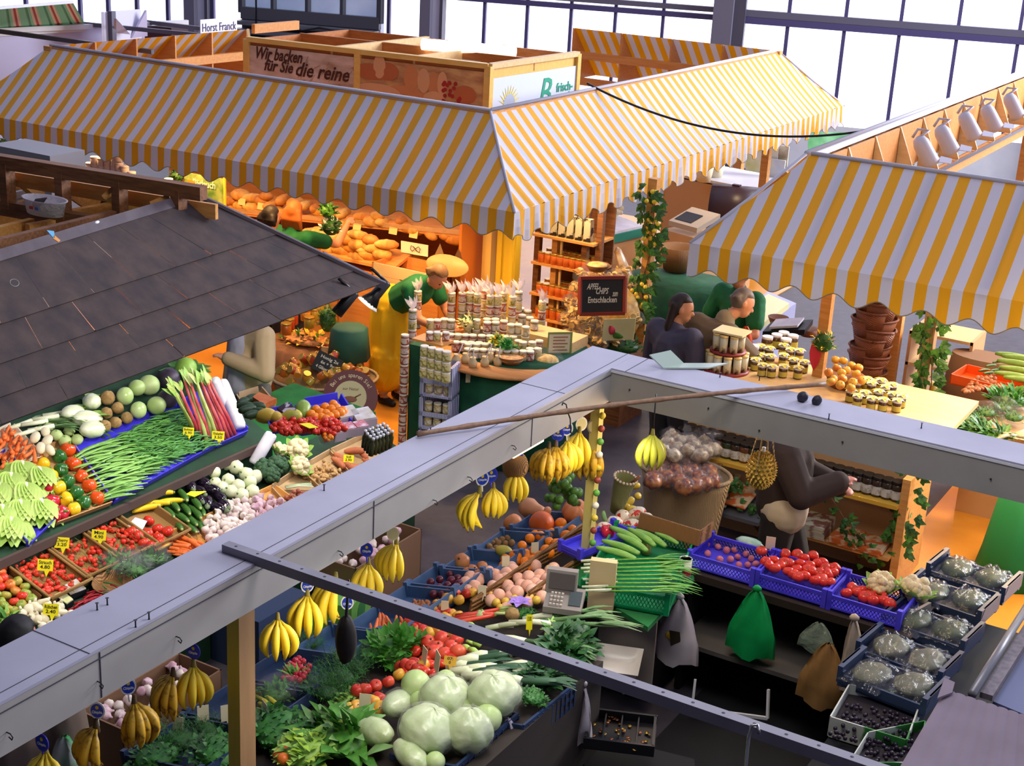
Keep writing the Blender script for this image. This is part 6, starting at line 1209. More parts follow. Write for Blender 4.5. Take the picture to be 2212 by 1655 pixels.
t=thing('steel_bowl','white enamel tray standing at the grey rail','tray',W(1312,1445,.85),.35); g=M(); g.grid(lambda u,v:V((.36*(u-.5),.3*(v-.5),.07*max(abs(2*u-1),abs(2*v-1))**6)),16,16); g.part('bowl',mat('enamel_white','b0a89e',.3),t)
t=thing('coin_tray','dark cash drawer full of coins in the pit','drawer',W(1340,1590,.55),.4); g=M(); g.box((0,0,0),(.38,.3,.02));
for s in(-1,1):g.box((s*.18,0,.03),(.015,.3,.06)); g.box((0,s*.15,.03),(.38,.015,.06))
for k in range(3):g.box((-.09+.09*k,0,.025),(.008,.29,.045))
g.part('tray',dark,t)
coin=M(); coin.lathe([(0,0),(.011,0),(.011,.002),(0,.002)],10); cn_=[coin.mesh('coin',mat('coin_brass','a8873c',.35,metal=.8)),coin.mesh('coin',mat('coin_copper','8f5a3a',.35,metal=.8))]
for k in range(40):place('coin',cn_[k%2],W(1340,1590,.55)+V((rnd(-.16,.16),rnd(-.12,.12),.016+rnd(0,.01))),('brass','copper')[k%2]+' coin lying in the cash drawer','coin',('brass','copper')[k%2]+' coins',(rnd(-.3,.3),rnd(-.3,.3),0))
g=M(); P=[W(1502,1468,.3),W(1495,1530,.12),W(1658,1552,.12),W(1660,1490,.3)]
for i in(0,1,2):g.beam(P[i],P[i+1],.015,.02)
g.part('frame',white_p,None); o=COL.objects[-1]; tag(o,'thin white frame standing in the dark pit','frame')
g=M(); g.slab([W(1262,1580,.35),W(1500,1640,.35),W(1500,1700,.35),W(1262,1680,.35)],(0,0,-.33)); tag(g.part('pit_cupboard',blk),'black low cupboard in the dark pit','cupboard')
# ================================================================ right side of the pit: crates of bagged vegetables and a low canopy
t=thing('white_box','white side board at the end of the violet trays','board'); g=M(); g.slab([W(1925,1345,.86),W(2005,1300,.95),W(2000,1360,.7),W(1930,1460,.5)],(.02,0,0)); g.part('panel',mat('off_white_board','b3a89e'),t)
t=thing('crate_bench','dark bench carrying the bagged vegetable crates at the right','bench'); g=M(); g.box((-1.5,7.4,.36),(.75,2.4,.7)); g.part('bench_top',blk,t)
bag=film('crumpled_film','4a4c56',.34,.07); bv=mat('bagged_green','37461f',.5,'5c6b38',14); bw=mat('bagged_white','6d7058',.5,'8c8e74',9)
for k,(x,y,ya,lab,c)in enumerate(((2100,1262,.3,'blue crate of film-bagged vegetables at the far right end of the row',bv),(2048,1310,.3,'blue crate of film-bagged greens, second from the far end',bv),(2010,1372,.3,'blue crate of film-bagged greens, third from the far end',bv),(1960,1436,.3,'blue crate of shiny film bags, fourth from the far end',bw),(1925,1492,.3,'nearest blue crate, with bagged pale roots and a green twist tie',bw))):
 z=.8; p=W(x,y,z); t=thing('produce_crate',lab,'crate',p,-.12); g=crate(.5,.3,.07,m=blue_c,th=.014)
 for sx in(-1,1):g.slab([(sx*.25,-.15,.07),(sx*.25,.15,.07),(sx*.25,.11,.12),(sx*.25,-.11,.12)],(sx*.012,0,0)); g.box((sx*.245,0,.07),(.03,.31,.1))
 g.part('crate',navy_c if k in(0,3)else mat('grey_blue_crate','33425f',.45),t)
 for q in range(2):
  tt_=thing('vegetable_bag','film-wrapped vegetable bag, %s in the %s'%(('left','right')[q],('far right crate','second crate from the far end of the right row','third crate from the far end of the right row','fourth crate from the far end of the right row','nearest blue crate of the right row')[k]),'bag',p+V((-.11+.22*q,rnd(-.02,.02),.075))); tt_.rotation_euler=(0,0,-.12+rnd(-.15,.15))
  g=M(); g.ball((0,0,0),(.1,.13,.035),16,10,fn=lambda d:1+.2*noise.noise(d*4+V((q,k,0)))); g.part('vegetable',c,tt_)
  def fw(u,v):e=(1-abs(2*u-1)**3)*(1-abs(2*v-1)**3); return V(((u-.5)*.25,(v-.5)*.33,-.02+.075*e+.03*noise.noise(V((u*9+k*3,v*4+q*5,k)))*(.3+e)))
  g=M(); g.grid(fw,26,22); g.part('film_wrap',bag,tt_)
gw=mat('printed_green_white_carton','c2c6bc',.6,'2c7a34',3,lo=.55,hi=.58)
olm=mk_sphere('grape',mat('grape_black','1d1420',.35,'33243a',9),.012,1.05,None,8,6)
for k,(px,lab)in enumerate((([(1790,1590),(1830,1520),(1985,1545),(1950,1640)],'green and white carton of dark grapes, upper one'),([(1830,1690),(1870,1625),(1990,1600),(1975,1690)],'green and white carton of dark grapes, lower one'))):
 P=[W(x,y,.72)for x,y in px]; c=sum(P,V())/4; t=thing('carton',lab,'carton',c)
 for i in range(4):a,b=P[i]-c,P[(i+1)%4]-c; g=M(); g.slab([a,b,b+V((0,0,.12)),a+V((0,0,.12))],(a+b).normalized()*.008); g.part('side',gw,t)
 g=M(); g.slab([p-c for p in P],(0,0,.06)); g.part('base',mat('dark_paper','1c1620',.7),t)
 for x,y in scatter(px,120 if k==0 else 60,1,10):place('grape',olm,W(x,y,.80)+V((rnd(-.0,.0),0,rnd(-.02,.02))),'black grape in the %s green and white carton'%('upper','lower')[k],'grape','grapes in the %s carton'%('upper','lower')[k])
cv=mat('mauve_canvas','7d707c',.8,'857886',5); sl=mat('slate_blue_sheet','62688c',.6)
Z=1.5; t=thing('canvas_canopy','mauve ribbed canvas canopy cut by the bottom right corner','canopy'); a,b,c_=W(2042,1490,Z),W(1930,1680,Z-.06),W(2225,1550,Z); d_=W(2225,1760,Z-.06); g=M()
g.grid(lambda u,v:a.lerp(c_,u).lerp(b.lerp(d_,u),v)+V((0,0,.006*abs(math.sin(u*8*PI))**.5)),48,4); g.part('canvas',cv,t); g=M(); g.slab([a,b,b-V((0,0,.12)),a-V((0,0,.12))],(.01,0,0)); g.part('valance',cv,t)
g=M(); e=W(2040,1468,Z+.01); g.slab([e,W(2062,1478,Z+.01),W(2056,1500,Z+.01),W(2024,1512,Z+.01)],(0,0,.01)); g.part('corner_patch',cv,t)
t=thing('side_screen','slate blue side panel with a grey tube and slotted rail at the right edge','panel'); g=M(); a=W(2100,1500,1.42); b=W(2225,1300,1.42); g.tube([a,b],.022,10); g.part('tube',grey,t)
g=M(); a=W(2130,1505,1.38); b=W(2235,1340,1.38); g.beam(a,b,.06,.03); g.part('slotted_rail',mat('dusty_rail','7a7078',.6,'5f5660',30),t); g=M(); g.slab([W(2145,1515,1.34),W(2235,1370,1.34),W(2330,1420,1.34),W(2300,1580,1.34)],(0,0,-.02)); g.part('sheet',sl,t)
# ================================================================ bakery: bread shelves, counters and the things on them
YB_=12.15
def YB(x,y,d=0):return YP(x,y,YB_+d)
t=thing('bread_shelf','beech bread shelf with two sloping tiers along the bakery','shelf')
a=YB(300,438); b=YB(1008,508); g=M()
g.slab([a,b,b+V((0,.45,.12)),a+V((0,.45,.12))],(0,0,-.03)); g.part('upper_shelf',wood_o,t); g=M(); g.slab([a+V((0,-.02,.0)),b+V((0,-.02,0)),b+V((0,-.02,.05)),a+V((0,-.02,.05))],(0,.006,0)); g.part('glass_guard',film('amber_guard','e8c090',.35),t)
c=YB(480,520,-.35); d=YB(850,560,-.35); c.z=d.z=(c.z+d.z)/2
g=M(); g.slab([c,d,d+V((0,.35,.1)),c+V((0,.35,.1))],(0,0,-.03)); g.part('lower_shelf',wood_o,t)
g=M(); g.slab([V((a.x,YB_+.5,0)),V((b.x+.25,YB_+.5,0)),V((b.x+.25,YB_+.5,2.0)),V((a.x,YB_+.5,2.0))],(0,.03,0)); g.part('back_panel',wood_o,t)
g=M(); g.box((b.x+.04,YB_+.2,.9),(.03,.75,1.5)); g.part('end_panel',mat('orange_panel','d07a34',.4),t)
t=thing('bakery_counter','orange wooden counter below the bread shelves','counter'); g=M(); g.box(((a.x+b.x)/2,YB_-.15,c.z/2-.05),(b.x-a.x,.6,c.z-.1)); g.part('carcass',mat('orange_counter','cd7f30',.4,'d8893a',3),t)
for k in range(5):g=M(); g.box((b.x-.3-k*.62,YB_-.46,c.z/2-.05),(.58,.02,c.z-.2)); g.part('door',wood_o,t)
br=[mk_loaf('loaf',mat('crust_%d'%i,c1,.6,c2,14,bump=.3),L,w,h)for i,(c1,c2,L,w,h)in enumerate((('d59a48','b8702c',.27,.1,.1),('c98a3c','e0b060',.2,.15,.11),('e2b968','c8893e',.24,.1,.09),('b56c2a','d2924a',.16,.1,.09)))]
for k,(x,y)in enumerate([(495,415),(520,402),(545,408),(565,415),(590,425),(520,425),(550,430),(575,405),(612,412),(638,420),(660,425),(682,432),(700,440),(725,445),(742,442),(760,455),(785,450),(805,460),(830,462),(852,468),(875,472),(900,478),(930,486),(962,490),(985,498),(745,462),(815,448),(868,458),(505,432),(600,440)]):
 if x>560 or 1:place('bread_loaf',br[k%4],YB(x,y+19,.05),'golden loaf on the upper tier of the bread shelf','bread','loaves on the upper tier',(rnd(-.2,.2),rnd(-.2,.2),rnd(-.6,1.8)),rnd(.95,1.15))
for k,(x,y)in enumerate([(672,498),(692,512),(745,505),(760,528),(775,520),(795,535),(735,525),(758,510),(782,548),(815,528),(800,510),(700,525),(690,495),(720,508),(768,545),(805,545),(825,540),(835,520),(790,525),(745,535),(715,530),(775,500)]):place('bread_loaf',br[(k+1)%4],YB(x,y+8,-.25),'seeded brown loaf on the lower tier of the bread shelf','bread','loaves on the lower tier',(rnd(-.2,.2),rnd(-.2,.2),rnd(0,1)),rnd(1.0,1.2))
for k,(x,y,w)in enumerate(((521,437,24),(563,447,22),(770,492,22),(848,500,22),(892,508,24),(742,548,24))):
 p=YB(x,y,-.03); tt_=thing('bread_price_card','cream price card on the bread shelf edge, %s from the left'%ORD[[0,1,3,4,5,2][k]],'price card',p); g=M(); g.slab([(-.05,0,-.03),(.05,0,-.03),(.05,.015,.04),(-.05,.015,.04)],(0,.002,0)); g.part('card',mat('pale_yellow_card','f0dc90',.6),tt_)
P=[YB(803,578,-.5),YB(925,606,-.5)]; u=P[1]-P[0]; t=thing('counter_box','open beech box on the bakery counter with a white front','box',P[0]); u.z=0; v=V((0,.42,0)); h=V((0,0,.14)); o=-h
cw=mat('cream_lacquer','e6cd9c',.4); g=M(); g.slab([o,u+o,u+h*.4,h*.4],(0,.02,0)); g.part('front_panel',cw,t); g=M(); g.slab([o,v+o,v+h*.4,h*.4],(.02,0,0)); g.slab([u+o,u+v+o,u+v+h*.4,u+h*.4],(-.02,0,0)); g.slab([v+o,u+v+o,u+v+h*.4,v+h*.4],(0,-.02,0)); g.part('side_panel',wood_o,t); g=M(); g.slab([o*.5,u+o*.5,u+v+o*.5,v+o*.5],(0,0,.01)); g.part('base',mat('orange_red_base','d0622a',.5),t)
g=M(); g.slab([YB(866,520,-.03),YB(925,530,-.03),YB(924,555,-.06),YB(866,545,-.06)],(0,.005,0)); t=g.part('pretzel_card',mat('white_card_warm','efe0c0',.5)); tag(t,'white card with a pretzel sketch above the counter box','card'); g=M(); q=YB(897,538,-.065); g.tube([q+V((.06*math.sin(s*.7),0,.03*math.sin(s*1.4)))for s in range(10)],.004,5); g.part('pretzel_sketch',brn,t)
q=YB(968,575,-.3); g=M(); g.lathe([(.0,0),(.19,0),(.2,.02),(.19,.025),(0,.025)],24,T=Matrix.Translation(q)@Matrix.Rotation(1.15,4,'X')@Matrix.Diagonal((1.25,.55,1,1))); tag(g.part('cutting_board',mat('oval_board','cfa066',.4)),'oval wooden cutting board leaning behind the woman in the yellow apron','board')
for x,y,c,lab in((990,555,'5a3a22','dark folded triangle napkin beside the oval board'),(950,545,'8a6a48','brown cone basket with pale dots behind the oval board')):g=M(); g.lathe([(.07,-.06),(0,.09)],4,T=Matrix.Translation(YB(x,y,-.2)),smooth=False); tag(g.part('folded_napkin',mat('napkin_'+c,c,.7)),lab,'napkin')
ycol=mat('yellow_column','e0c23a',.45)
for x,w,c,lab in((1056,.1,'pale_yellow_wood','narrow pale yellow post at the end of the bread shelf'),(1098,.22,'yc','wide yellow column under the awning corner')):
 p=YP(x,560,12.3); g=M(); g.box((p.x,12.3,1.2),(w,.1,2.4));
 if c=='yc':g.box((p.x-.05,12.24,1.2),(.02,.03,2.4)); g.box((p.x+.07,12.24,1.2),(.04,.03,2.4))
 tag(g.part('column',ycol if c=='yc' else mat('pale_yellow_wood','e8c878',.4)),lab,'column')
for nm,x,y,ms,n,R,lab in(('flower_bouquet',715,492,[mat('white_petal','d5d2d0',.6),leafd],90,(.1,.1,.12),'bunch of white flowers before the bread, right of the ginger-haired woman'),('potted_plant',708,455,[leafd,leafg],70,(.08,.08,.1),'dark green sprig above the white flowers'),('potted_plant',383,380,[leafd,ivy_m],60,(.08,.08,.1),'dark green plant beside the green herb poster'),('flower_bouquet',20,312,[leafd,mat('pink_petal','d88a8a',.6),leafg],80,(.16,.12,.1),'plant with pink blossoms at the left edge under the awning')):place(nm,mk_bush(nm,ms,n,R,.05,.04,n),YP(x,y+8,11.3 if x>300 else 10.9),lab,'plant',sc=1.1)
p0=YP(398,372,11.3); p1=YP(482,386,11.3); t=thing('poster','green wild garlic poster with white lettering beside the bread','poster',p0); d=p1-p0; g=M(); g.slab([V((0,0,0)),d,d-V((0,0,.26)),V((0,0,-.26))],(0,.01,0)); g.part('sheet',mat('herb_poster','4f7a34',.6,'a8b868',7),t); text('Bärlauch',.1,axes(d*.52+V((0,-.006,-.09)),d,(0,0,1)),mat('poster_white','f2ecd0',.6),'lettering',t,fit=.3,bold=.002); g=M(); g.box((d.x*.2,-.012,-.12),(.1,.004,.1)); g.part('printed_jar',mat('printed_mustard','c98a1c',.6),t); g=M(); g.box(d+V((.02,0,-.13)),(.02,.02,.3)); g.part('edge_strip',yflower,t)
g=M(); q=YP(147,355,11.0); g.box((q.x,11.0,q.z-.4),(.36,.03,1.2)); tag(g.part('cupboard_door',wood_o),'plain orange wooden panel under the awning at the left','panel')
g=M(); q=YP(60,340,8.9); g.box((q.x-.1,9.1,q.z-.6),(.75,.4,1.3)); tag(g.part('grey_cabinet',mat('cabinet_grey','8e8c92',.5)),'grey cabinet top behind the timber truss at the left','cabinet')
wl_=mat('jar_lid_white','d8d4d6',.35); wj=jar('jar',.085,.036,mat('jar_white','c8c2c4',.4),wl_,None)
for k,(x,y)in enumerate([(195,365),(208,370),(222,372),(235,365),(248,368),(258,365),(205,352),(220,355),(235,350),(250,350),(228,340),(262,380),(240,382),(270,372),(255,340),(285,385),(365,400),(372,408)]):wj.put(YP(x,y+8,10.9),'white-lidded jar in the cluster between the orange panel and the mauve jacket','jar','white jars at the left',sc=1.25)
glass_c=[mat('spread_%d'%i,c,.3,spec=.7)for i,c in enumerate(('b89a4a','9a4a2a','c8b080','7a6a2a'))]
lab_c=[mat('label_%d'%i,c,.6,c2,40,lo=.5,hi=.6)for i,(c,c2)in enumerate((('d8cdb4','b09a70'),('d6c0b4','9a4a3a'),('c9c08a','8a7a2a'),('cfc8bc','a39a8c')))]
wlid=mat('lid_cream','e2dcd0',.35); glid=mat('lid_gold','c9a24a',.3,metal=.7)
JS=[jar('jar',.088,.036,glass_c[i],wlid,lab_c[i])for i in range(4)]
js=thing('jar_stand','green-draped round stand stacked with jars in front of the bakery','stand'); c0=W(1030,800,1.0)
q0=V((-6.28,10.86,0)); g=M(); g.lathe([(.66,0),(.64,.86)],30,T=Matrix.Translation(q0)); g.part('drape',green_cloth,js)
g=M(); g.lathe([(.72,.86),(.74,.87),(.74,.895),(.0,.895)],34,T=Matrix.Translation(q0)); g.part('round_shelf',wood_o,js); g=M(); g.lathe([(.6,.895),(.6,.9),(0,.9)],30,T=Matrix.Translation(q0+V((.02,.12,0)))); g.part('table_cloth',green_cloth,js)
g=M(); g.box((q0 .x-.02,q0 .y+.4,.945),(.95,.3,.1)); g.part('step',wood_l,js)
P0=W(1008,800,.87); P1=W(1108,800,.85); g=M(); P1 .z=P0 .z; d=P1-P0; g.slab([P0,P1,P1-V((0,0,.11)),P0-V((0,0,.11))],V((0,-.01,0))); o=g.part('sign',mat('sample_sign','c9bd9a',.6),js); text('cholesterinfrei',.07,axes(P0+d*.5+V((.0,-.02,-.055)),d,(0,0,1)),mat('faded_red_ink','a8705a',.6),'lettering',js,shear=.3,fit=.3)
def stack(x,y,n,base,lab,grp,kind=None,cello=0):
 top=W(x,y,base+n*.09)
 for k in range(n):JS[(kind if kind is not None else int(x))%4 if n<3 else(k+int(x))%4].put((top.x,top.y,base+k*.09),lab,'jar',grp,(0,0,rnd(0,6)),1.02)
 if cello:
  g=M()
  for q in range(9):g.leaf((0,0,0),(rnd(-.7,.7),rnd(-.7,.7),1),(1,0,0),rnd(.08,.14),.05,.2,0,3)
  place('cellophane_tuft',g.mesh('cellophane_tuft',film('cello','efe8ee',.5,.12)),(top.x,top.y,base+n*.09),'gathered cellophane on a jar tower of the round stand','wrapping','cellophane tufts')
for x,y,n in((976,632,3),(999,632,3),(1016,631,3),(1032,634,3),(1047,625,3),(1060,638,3),(1076,638,3),(1088,631,3),(1108,640,3),(1121,629,3)):stack(x,y,n,1.0,'jar in the three-high towers at the back of the round stand','jar towers at the back',cello=1)
for x,y in((1052,688),(1070,688),(1053,695),(1071,695),(1089,692),(1030,690),(1104,700),(1120,700),(1136,705),(1012,688),(960,688),(975,690),(945,690),(930,690)):stack(x,y,2,.9,'jar in the two-high middle rows of the round stand','jars in the middle rows')
for x,y in((1113,712),(1128,712),(1148,708),(1165,708),(1012,742),(1030,742),(1048,742),(1062,740),(1130,738),(1150,738),(1165,735),(1145,752),(1162,752),(1120,735)):stack(x,y,1,.9,'single jar in the lower rows of the round stand','jars in the lower rows')
for y,xa,xb in((706,1010,1100),(722,955,1120),(738,985,1050),(752,1010,1150)):
 for x in range(xa,xb,17):stack(x+rnd(-2,2),y+(x-1000)*.04,1,.9,'single jar in the lower rows of the round stand','jars in the lower rows')
for x,y in((1125,665),(1140,670),(1128,680),(1145,685),(1155,692)):stack(x,y,1,1.0,'white-capped jar at the right edge of the round stand','white-capped jars',3)
for x,y,n,lab in((903,628,4,'four-high jar tower with cellophane top beside the woman in the yellow apron'),(892,668,4,'shorter four-high jar tower at the left front corner'),(1172,650,3,'jar tower standing alone at the right of the round stand')):stack(x,y,n,(.9 if x<1000 else .9),'jar of the '+lab,lab,cello=1)
stripe=mat('striped_carton','d4d2dc',.6,'4a58a8',26,kind='wave',stretch=(1,.001,.001),lo=.5,hi=.6); q=W(942,950,.0)
for x0,x1,y_,n,lab in((866,884,720,9,'tall column of pink-labelled jars at the left edge of the stand'),):
 p=W(875,722,1.12);
 for k in range(12):JS[1].put((p.x,p.y,.04+k*.09),'pink-labelled jar in the column at the left edge of the stand','jar','left jar column',(0,0,rnd(0,6)))
 g=M(); g.box((p.x,p.y,.02),(.09,.09,.04)); tag(g.part('plinth',dark),'small plinth under the left jar column','plinth')
p=W(893,745,1.0); g=M(); g.box((p.x+.02,p.y+.1,.5),(.12,.2,1.0)); tag(g.part('green_box',green_cloth),'green-sided box behind the striped cartons','box')
fl=W(908,790,.93); fr_=W(978,800,.93);
for k in range(3):
 z=.06+.3*k; g=M(); d=V((fr_.x-fl.x,fr_.y-fl.y,0)); n_=V((-d.y,d.x,0)).normalized()*.22; b0=V((fl.x,fl.y,z)); t=thing('striped_carton',('bottom','middle','top')[k]+' blue and white striped carton of jars at the left front of the stand','carton',b0)
 g.slab([V((0,0,0)),d,d+n_,n_],(0,0,.02)); g.slab([n_,n_+d,n_+d+V((0,0,.28)),n_+V((0,0,.28))],(0,0,.0001)); g.slab([d*0,d*.1,d*.1+V((0,0,.28)),V((0,0,.28))],n_); g.slab([d*.9,d,d+V((0,0,.28)),d*.9+V((0,0,.28))],n_); g.slab([V((0,0,.12)),d+V((0,0,.12)),d+V((0,0,.16)),V((0,0,.16))],n_*.05); g.part('carton',stripe,t)
 for i in range(3):
  for j in range(2):JS[0].put(b0+d*(.22+.28*i)+n_*.3+V((0,0,.02+.13*j)),'jar showing in the %s striped carton'%('bottom','middle','top')[k],'jar','jars in the %s striped carton'%('bottom','middle','top')[k],sc=.95)
for i in range(4):
 for j in range(3):JS[2].put(W(917+16*i,756+4*i,1.2)*1+V((0,0,-.09*j-.05)),'yellow-labelled jar in the block below the little wooden shelf','jar','yellow-labelled block')
p=W(935,728,1.23); g=M(); g.box((p.x,p.y,p.z-.03),(.3,.18,.02)); tag(g.part('wooden_tray',wood_o),'little wooden shelf with three jars at the left of the stand','shelf')
for k,x in enumerate((928,944,963)):JS[1 if k!=1 else 2].put(W(x,728,1.24)-V((0,0,.03)),'open jar with spoon on the little wooden shelf, %s from the left'%ORD[k],'jar',None,sc=.85)
sj=M(); sj.lathe([(0,.0),(.035,.0),(.038,.04),(.022,.065),(.026,.08)],12); sjm=sj.mesh('jar_body',mat('tasting_jar','cbb68c',.2,spec=.8)); spn=M(); spn.tube([(0,0,.03),(.05,.0,.17)],.005,5); TJ=Proto('tasting_jar',[('jar_body',sjm),('spoon',spn.mesh('spoon',white_p))])
for k,(x,y)in enumerate(((985,785),(1005,783),(1021,792),(1047,790),(1059,782),(1075,788))):TJ.put(W(x,y,.9),'tasting jar with white spoon on the round shelf, %s from the left'%ORD[k],'jar',None,(0,0,rnd(-1,1)),1.05)
p=W(1103,785,.9); t=thing('snack_bowl','wooden bowl of snacks at the front of the round stand','bowl',p); g=M(); g.lathe([(0,0),(.08,0),(.13,.07),(.125,.075),(.09,.02),(0,.02)],22); g.part('bowl',wicker,t); g=M(); g.ball((0,0,.045),(.115,.115,.02),18,8,fn=lambda d:1+.1*noise.noise(d*9)); g.part('snacks',mat('snack_brown','a87850',.7,'d0a878',40),t)
for x,y,ms,R,lab in((1010,700,[leafd,mat('cream_petal','e8dca0',.6)],(.09,.08,.1),'cream lilies in dark foliage in the middle of the jars'),(1034,668,[yflower,leafd],(.05,.05,.04),'yellow blossom on a jar at the centre of the stand'),(1075,735,[leafg,yflower],(.05,.05,.06),'little yellow primrose at the front left of the jars'),(1095,745,[leafg,mat('primrose_leaf','2c8a34',.5)],(.06,.06,.05),'little green primrose at the front right of the jars'),(1060,900,[mat('straw_bag','b09878',.6),card_c],(.14,.14,.1),'paper bags standing under the round shelf')):place('flower_bouquet',mk_bush('flower_bouquet',ms,60,R,.05,.035,int(x)),W(x,y+6,1.0 if y<760 else .0),lab,'plant')
p0=W(1184,718,1.1); p1=W(1236,722,1.08); t=thing('sign_card','green-bordered recipe card standing at the right of the stand','sign',p0); p1 .z=p0 .z; d=p1-p0; g=M(); g.slab([V((0,0,0)),d,d-V((0,0,.21)),V((0,0,-.21))],(0,.01,0)); g.part('frame',mat('olive_border','8f9a5a',.6),t); g=M(); d2=d*.86; g.slab([d*.07+V((0,-.004,-.02)),d*.93+V((0,-.004,-.02)),d*.93+V((0,-.004,-.19)),d*.07+V((0,-.004,-.19))],(0,.003,0)); g.part('card',card_c,t)
for i in range(5):g=M(); g.slab([d*.25+V((0,-.008,-.04-.03*i)),d*(.85-.1*(i%2))+V((0,-.008,-.04-.03*i)),d*(.85-.1*(i%2))+V((0,-.008,-.05-.03*i)),d*.25+V((0,-.008,-.05-.03*i))],(0,.002,0)); g.part('text_line',mat('faded_red_ink','a8705a'),t)
t=thing('gift_bag','cellophane bag of golden nuts at the right front of the stand','bag',W(1180,800,.8)); g=M(); g.ball((0,0,.06),(.13,.1,.09),14,9,fn=lambda d:1+.12*noise.noise(d*6)); g.part('nuts',mat('gold_nut','c9a450',.4,'e6cf90',40),t); g=M(); g.ball((0,0,.08),(.16,.13,.13),12,8,fn=lambda d:1+.25*noise.noise(d*4)); g.part('film_wrap',clear,t)
ch_m=mat('apple_chip','c99a48',.5,'e8c878',16,bump=.3); chips=thing('chip_table','dark table under the heap of apple chip bags','table'); q=W(1300,745,.72); g=M(); g.box((q.x-.05,q.y+.1,.36),(.72,.5,.72)); g.part('table_top',wood_d,chips)
cb=M();
for k in range(26):cb.lathe([(0,0),(.022,.002),(.026,.0)],9,T=Matrix.Translation((rnd(-.06,.06),rnd(-.05,.05),rnd(-.03,.04)))@Matrix.Rotation(rnd(0,3),4,V((rnd(-1,1),rnd(-1,1),1)).normalized()))
fb_=M(); fb_.ball((0,0,0),(.095,.08,.075),12,8,fn=lambda d:1+.2*noise.noise(d*4)); fb_.leaf((0,0,.06),(0,0,1),(1,0,0),.09,.08,.1,0,3)
CB=Proto('chip_bag',[('chips',cb.mesh('chips',ch_m)),('film_bag',fb_.mesh('film_bag',clear))])
for k,(x,y,z)in enumerate(((1235,720,.82),(1262,735,.82),(1295,740,.82),(1228,690,.95),(1250,700,.95),(1280,712,.92),(1312,720,.9),(1236,655,1.08),(1250,625,1.2),(1245,670,1.05),(1275,690,1.0),(1300,700,.95),(1268,605,1.25),(1300,600,1.3),(1330,600,1.3),(1360,625,1.2),(1372,655,1.1),(1345,590,1.32),(1258,595,1.28),(1370,690,1.0),(1240,740,.8),(1330,735,.82))):CB.put(W(x,y,z),'film bag of apple chips in the heap around the chalkboard','bag','apple chip bags',(rnd(-.5,.5),rnd(-.5,.5),rnd(-3,3)),1.15)
g=M(); q=W(1300,690,.95); g.ball((q.x,q.y+.14,.98),(.33,.2,.3),20,12,fn=lambda d:1+.06*noise.noise(d*6)); g.part('chip_mound',ch_m,chips)
p0=W(1253,600,1.42); p1=W(1350,603,1.4); p1 .z=p0 .z; d=p1-p0; t=thing('chalkboard','red-framed chalkboard advertising apple chips','sign',p0); n_=d.cross(V((0,0,1))).normalized(); hh=d.length*.76; dn_=V((0,0,-hh))+n_*.06
g=M(); g.slab([V(),d,d+dn_,dn_],-n_*.02); g.part('slate',mat('slate_black','17181a',.6),t)
for a_,b_ in((V(),d),(dn_,d+dn_),(V(),dn_),(d,d+dn_)):g=M(); g.beam(a_+n_*.005,b_+n_*.005,.03,.03); g.part('frame_bar',mat('red_frame','7a2a22',.5),t)
chk=mat('chalk','d8d4c4',.9)
for s,fx,fy,ft,sh in(('APFEL-',.3,.25,.3,.3),('CHIPS',.48,.38,.28,.3),('zum',.78,.45,.12,.3),('Entschlacken',.5,.62,.64,0)):text(s,.08,axes(d*fx+dn_*fy+n_*.006,d,(0,0,1)),chk,'lettering',t,shear=sh,fit=d.length*ft,bold=.0015)
p0=W(1305,690,1.12); p1=W(1373,692,1.1); p1 .z=p0 .z; d=p1-p0; t=thing('picture_card','pale green card with a red apple below the chalkboard','card',p0); g=M(); g.slab([V(),d,d+V((0,-.02,-.2)),V((0,-.02,-.2))],(0,.01,0)); g.part('card',mat('pale_green_card','b8b27a',.6,'c8c090',3),t); g=M(); g.ball(d*.27+V((0,-.02,-.1)),(.045,.012,.042),14,9); g.part('printed_apple',mat('apple_print','b03a50',.5),t); g=M(); g.ball(d*.4+V((0,-.02,-.15)),(.09,.012,.03),12,6); g.part('printed_leaf',leafg,t)
p=W(1290,585,1.42); t=thing('snack_bowl','wooden bowl of apple chips on top of the chip bags','bowl',p); g=M(); g.lathe([(0,0),(.07,0),(.12,.06),(.115,.065),(.08,.02),(0,.02)],22); g.part('bowl',wood_d,t); g=M(); g.ball((0,0,.05),(.1,.1,.03),14,8,fn=lambda d:1+.2*noise.noise(d*7)); g.part('chips',ch_m,t)
t=thing('chip_bag','long upright film bag of chips behind the bowl','bag',W(1345,580,1.3)); g=M(); g.tube([(-.08,0,.2),(-.07,0,.17),(0,0,.05),(.1,0,-.12),(.12,0,-.15)],[.01,.05,.06,.06,.03],12,flat=.6); g.part('film_bag',mat('film_over_chips','d8c4a0',.2,'b8864a',12),t)
YS=12.5; shf=thing('tall_shelf','tall brown wooden shelf of jars and bottles between yellow column and chips','shelf'); xs=[YP(x,580,YS).x for x in(1160,1198,1262,1292)]
for k,x in enumerate(xs):g=M(); g.box((x,YS,1.1),(.06,.06,2.2)); g.part('upright',wood_d if k!=1 else wood,shf)
g=M(); g.box((YP(1209,600,YS-.05).x,YS-.05,1.1),(.02,.02,2.2)); g.part('edge_strip',wood_l,shf)
g=M(); g.box(((xs[0]+xs[3])/2,YS+.3,1.0),(xs[3]-xs[0],.02,2.0)); g.part('back_panel',wood_d,shf)
RJ=jar('jar',.1,.038,mat('red_preserve','b5481c',.25,'d87a2a',9,spec=.7),glid,None); OB=M(); OB.box((0,0,.11),(.07,.07,.22)); OBm=OB.mesh('bottle_box',mat('label_box','d0c4a0',.5,'1c1a18',9,lo=.5,hi=.55))
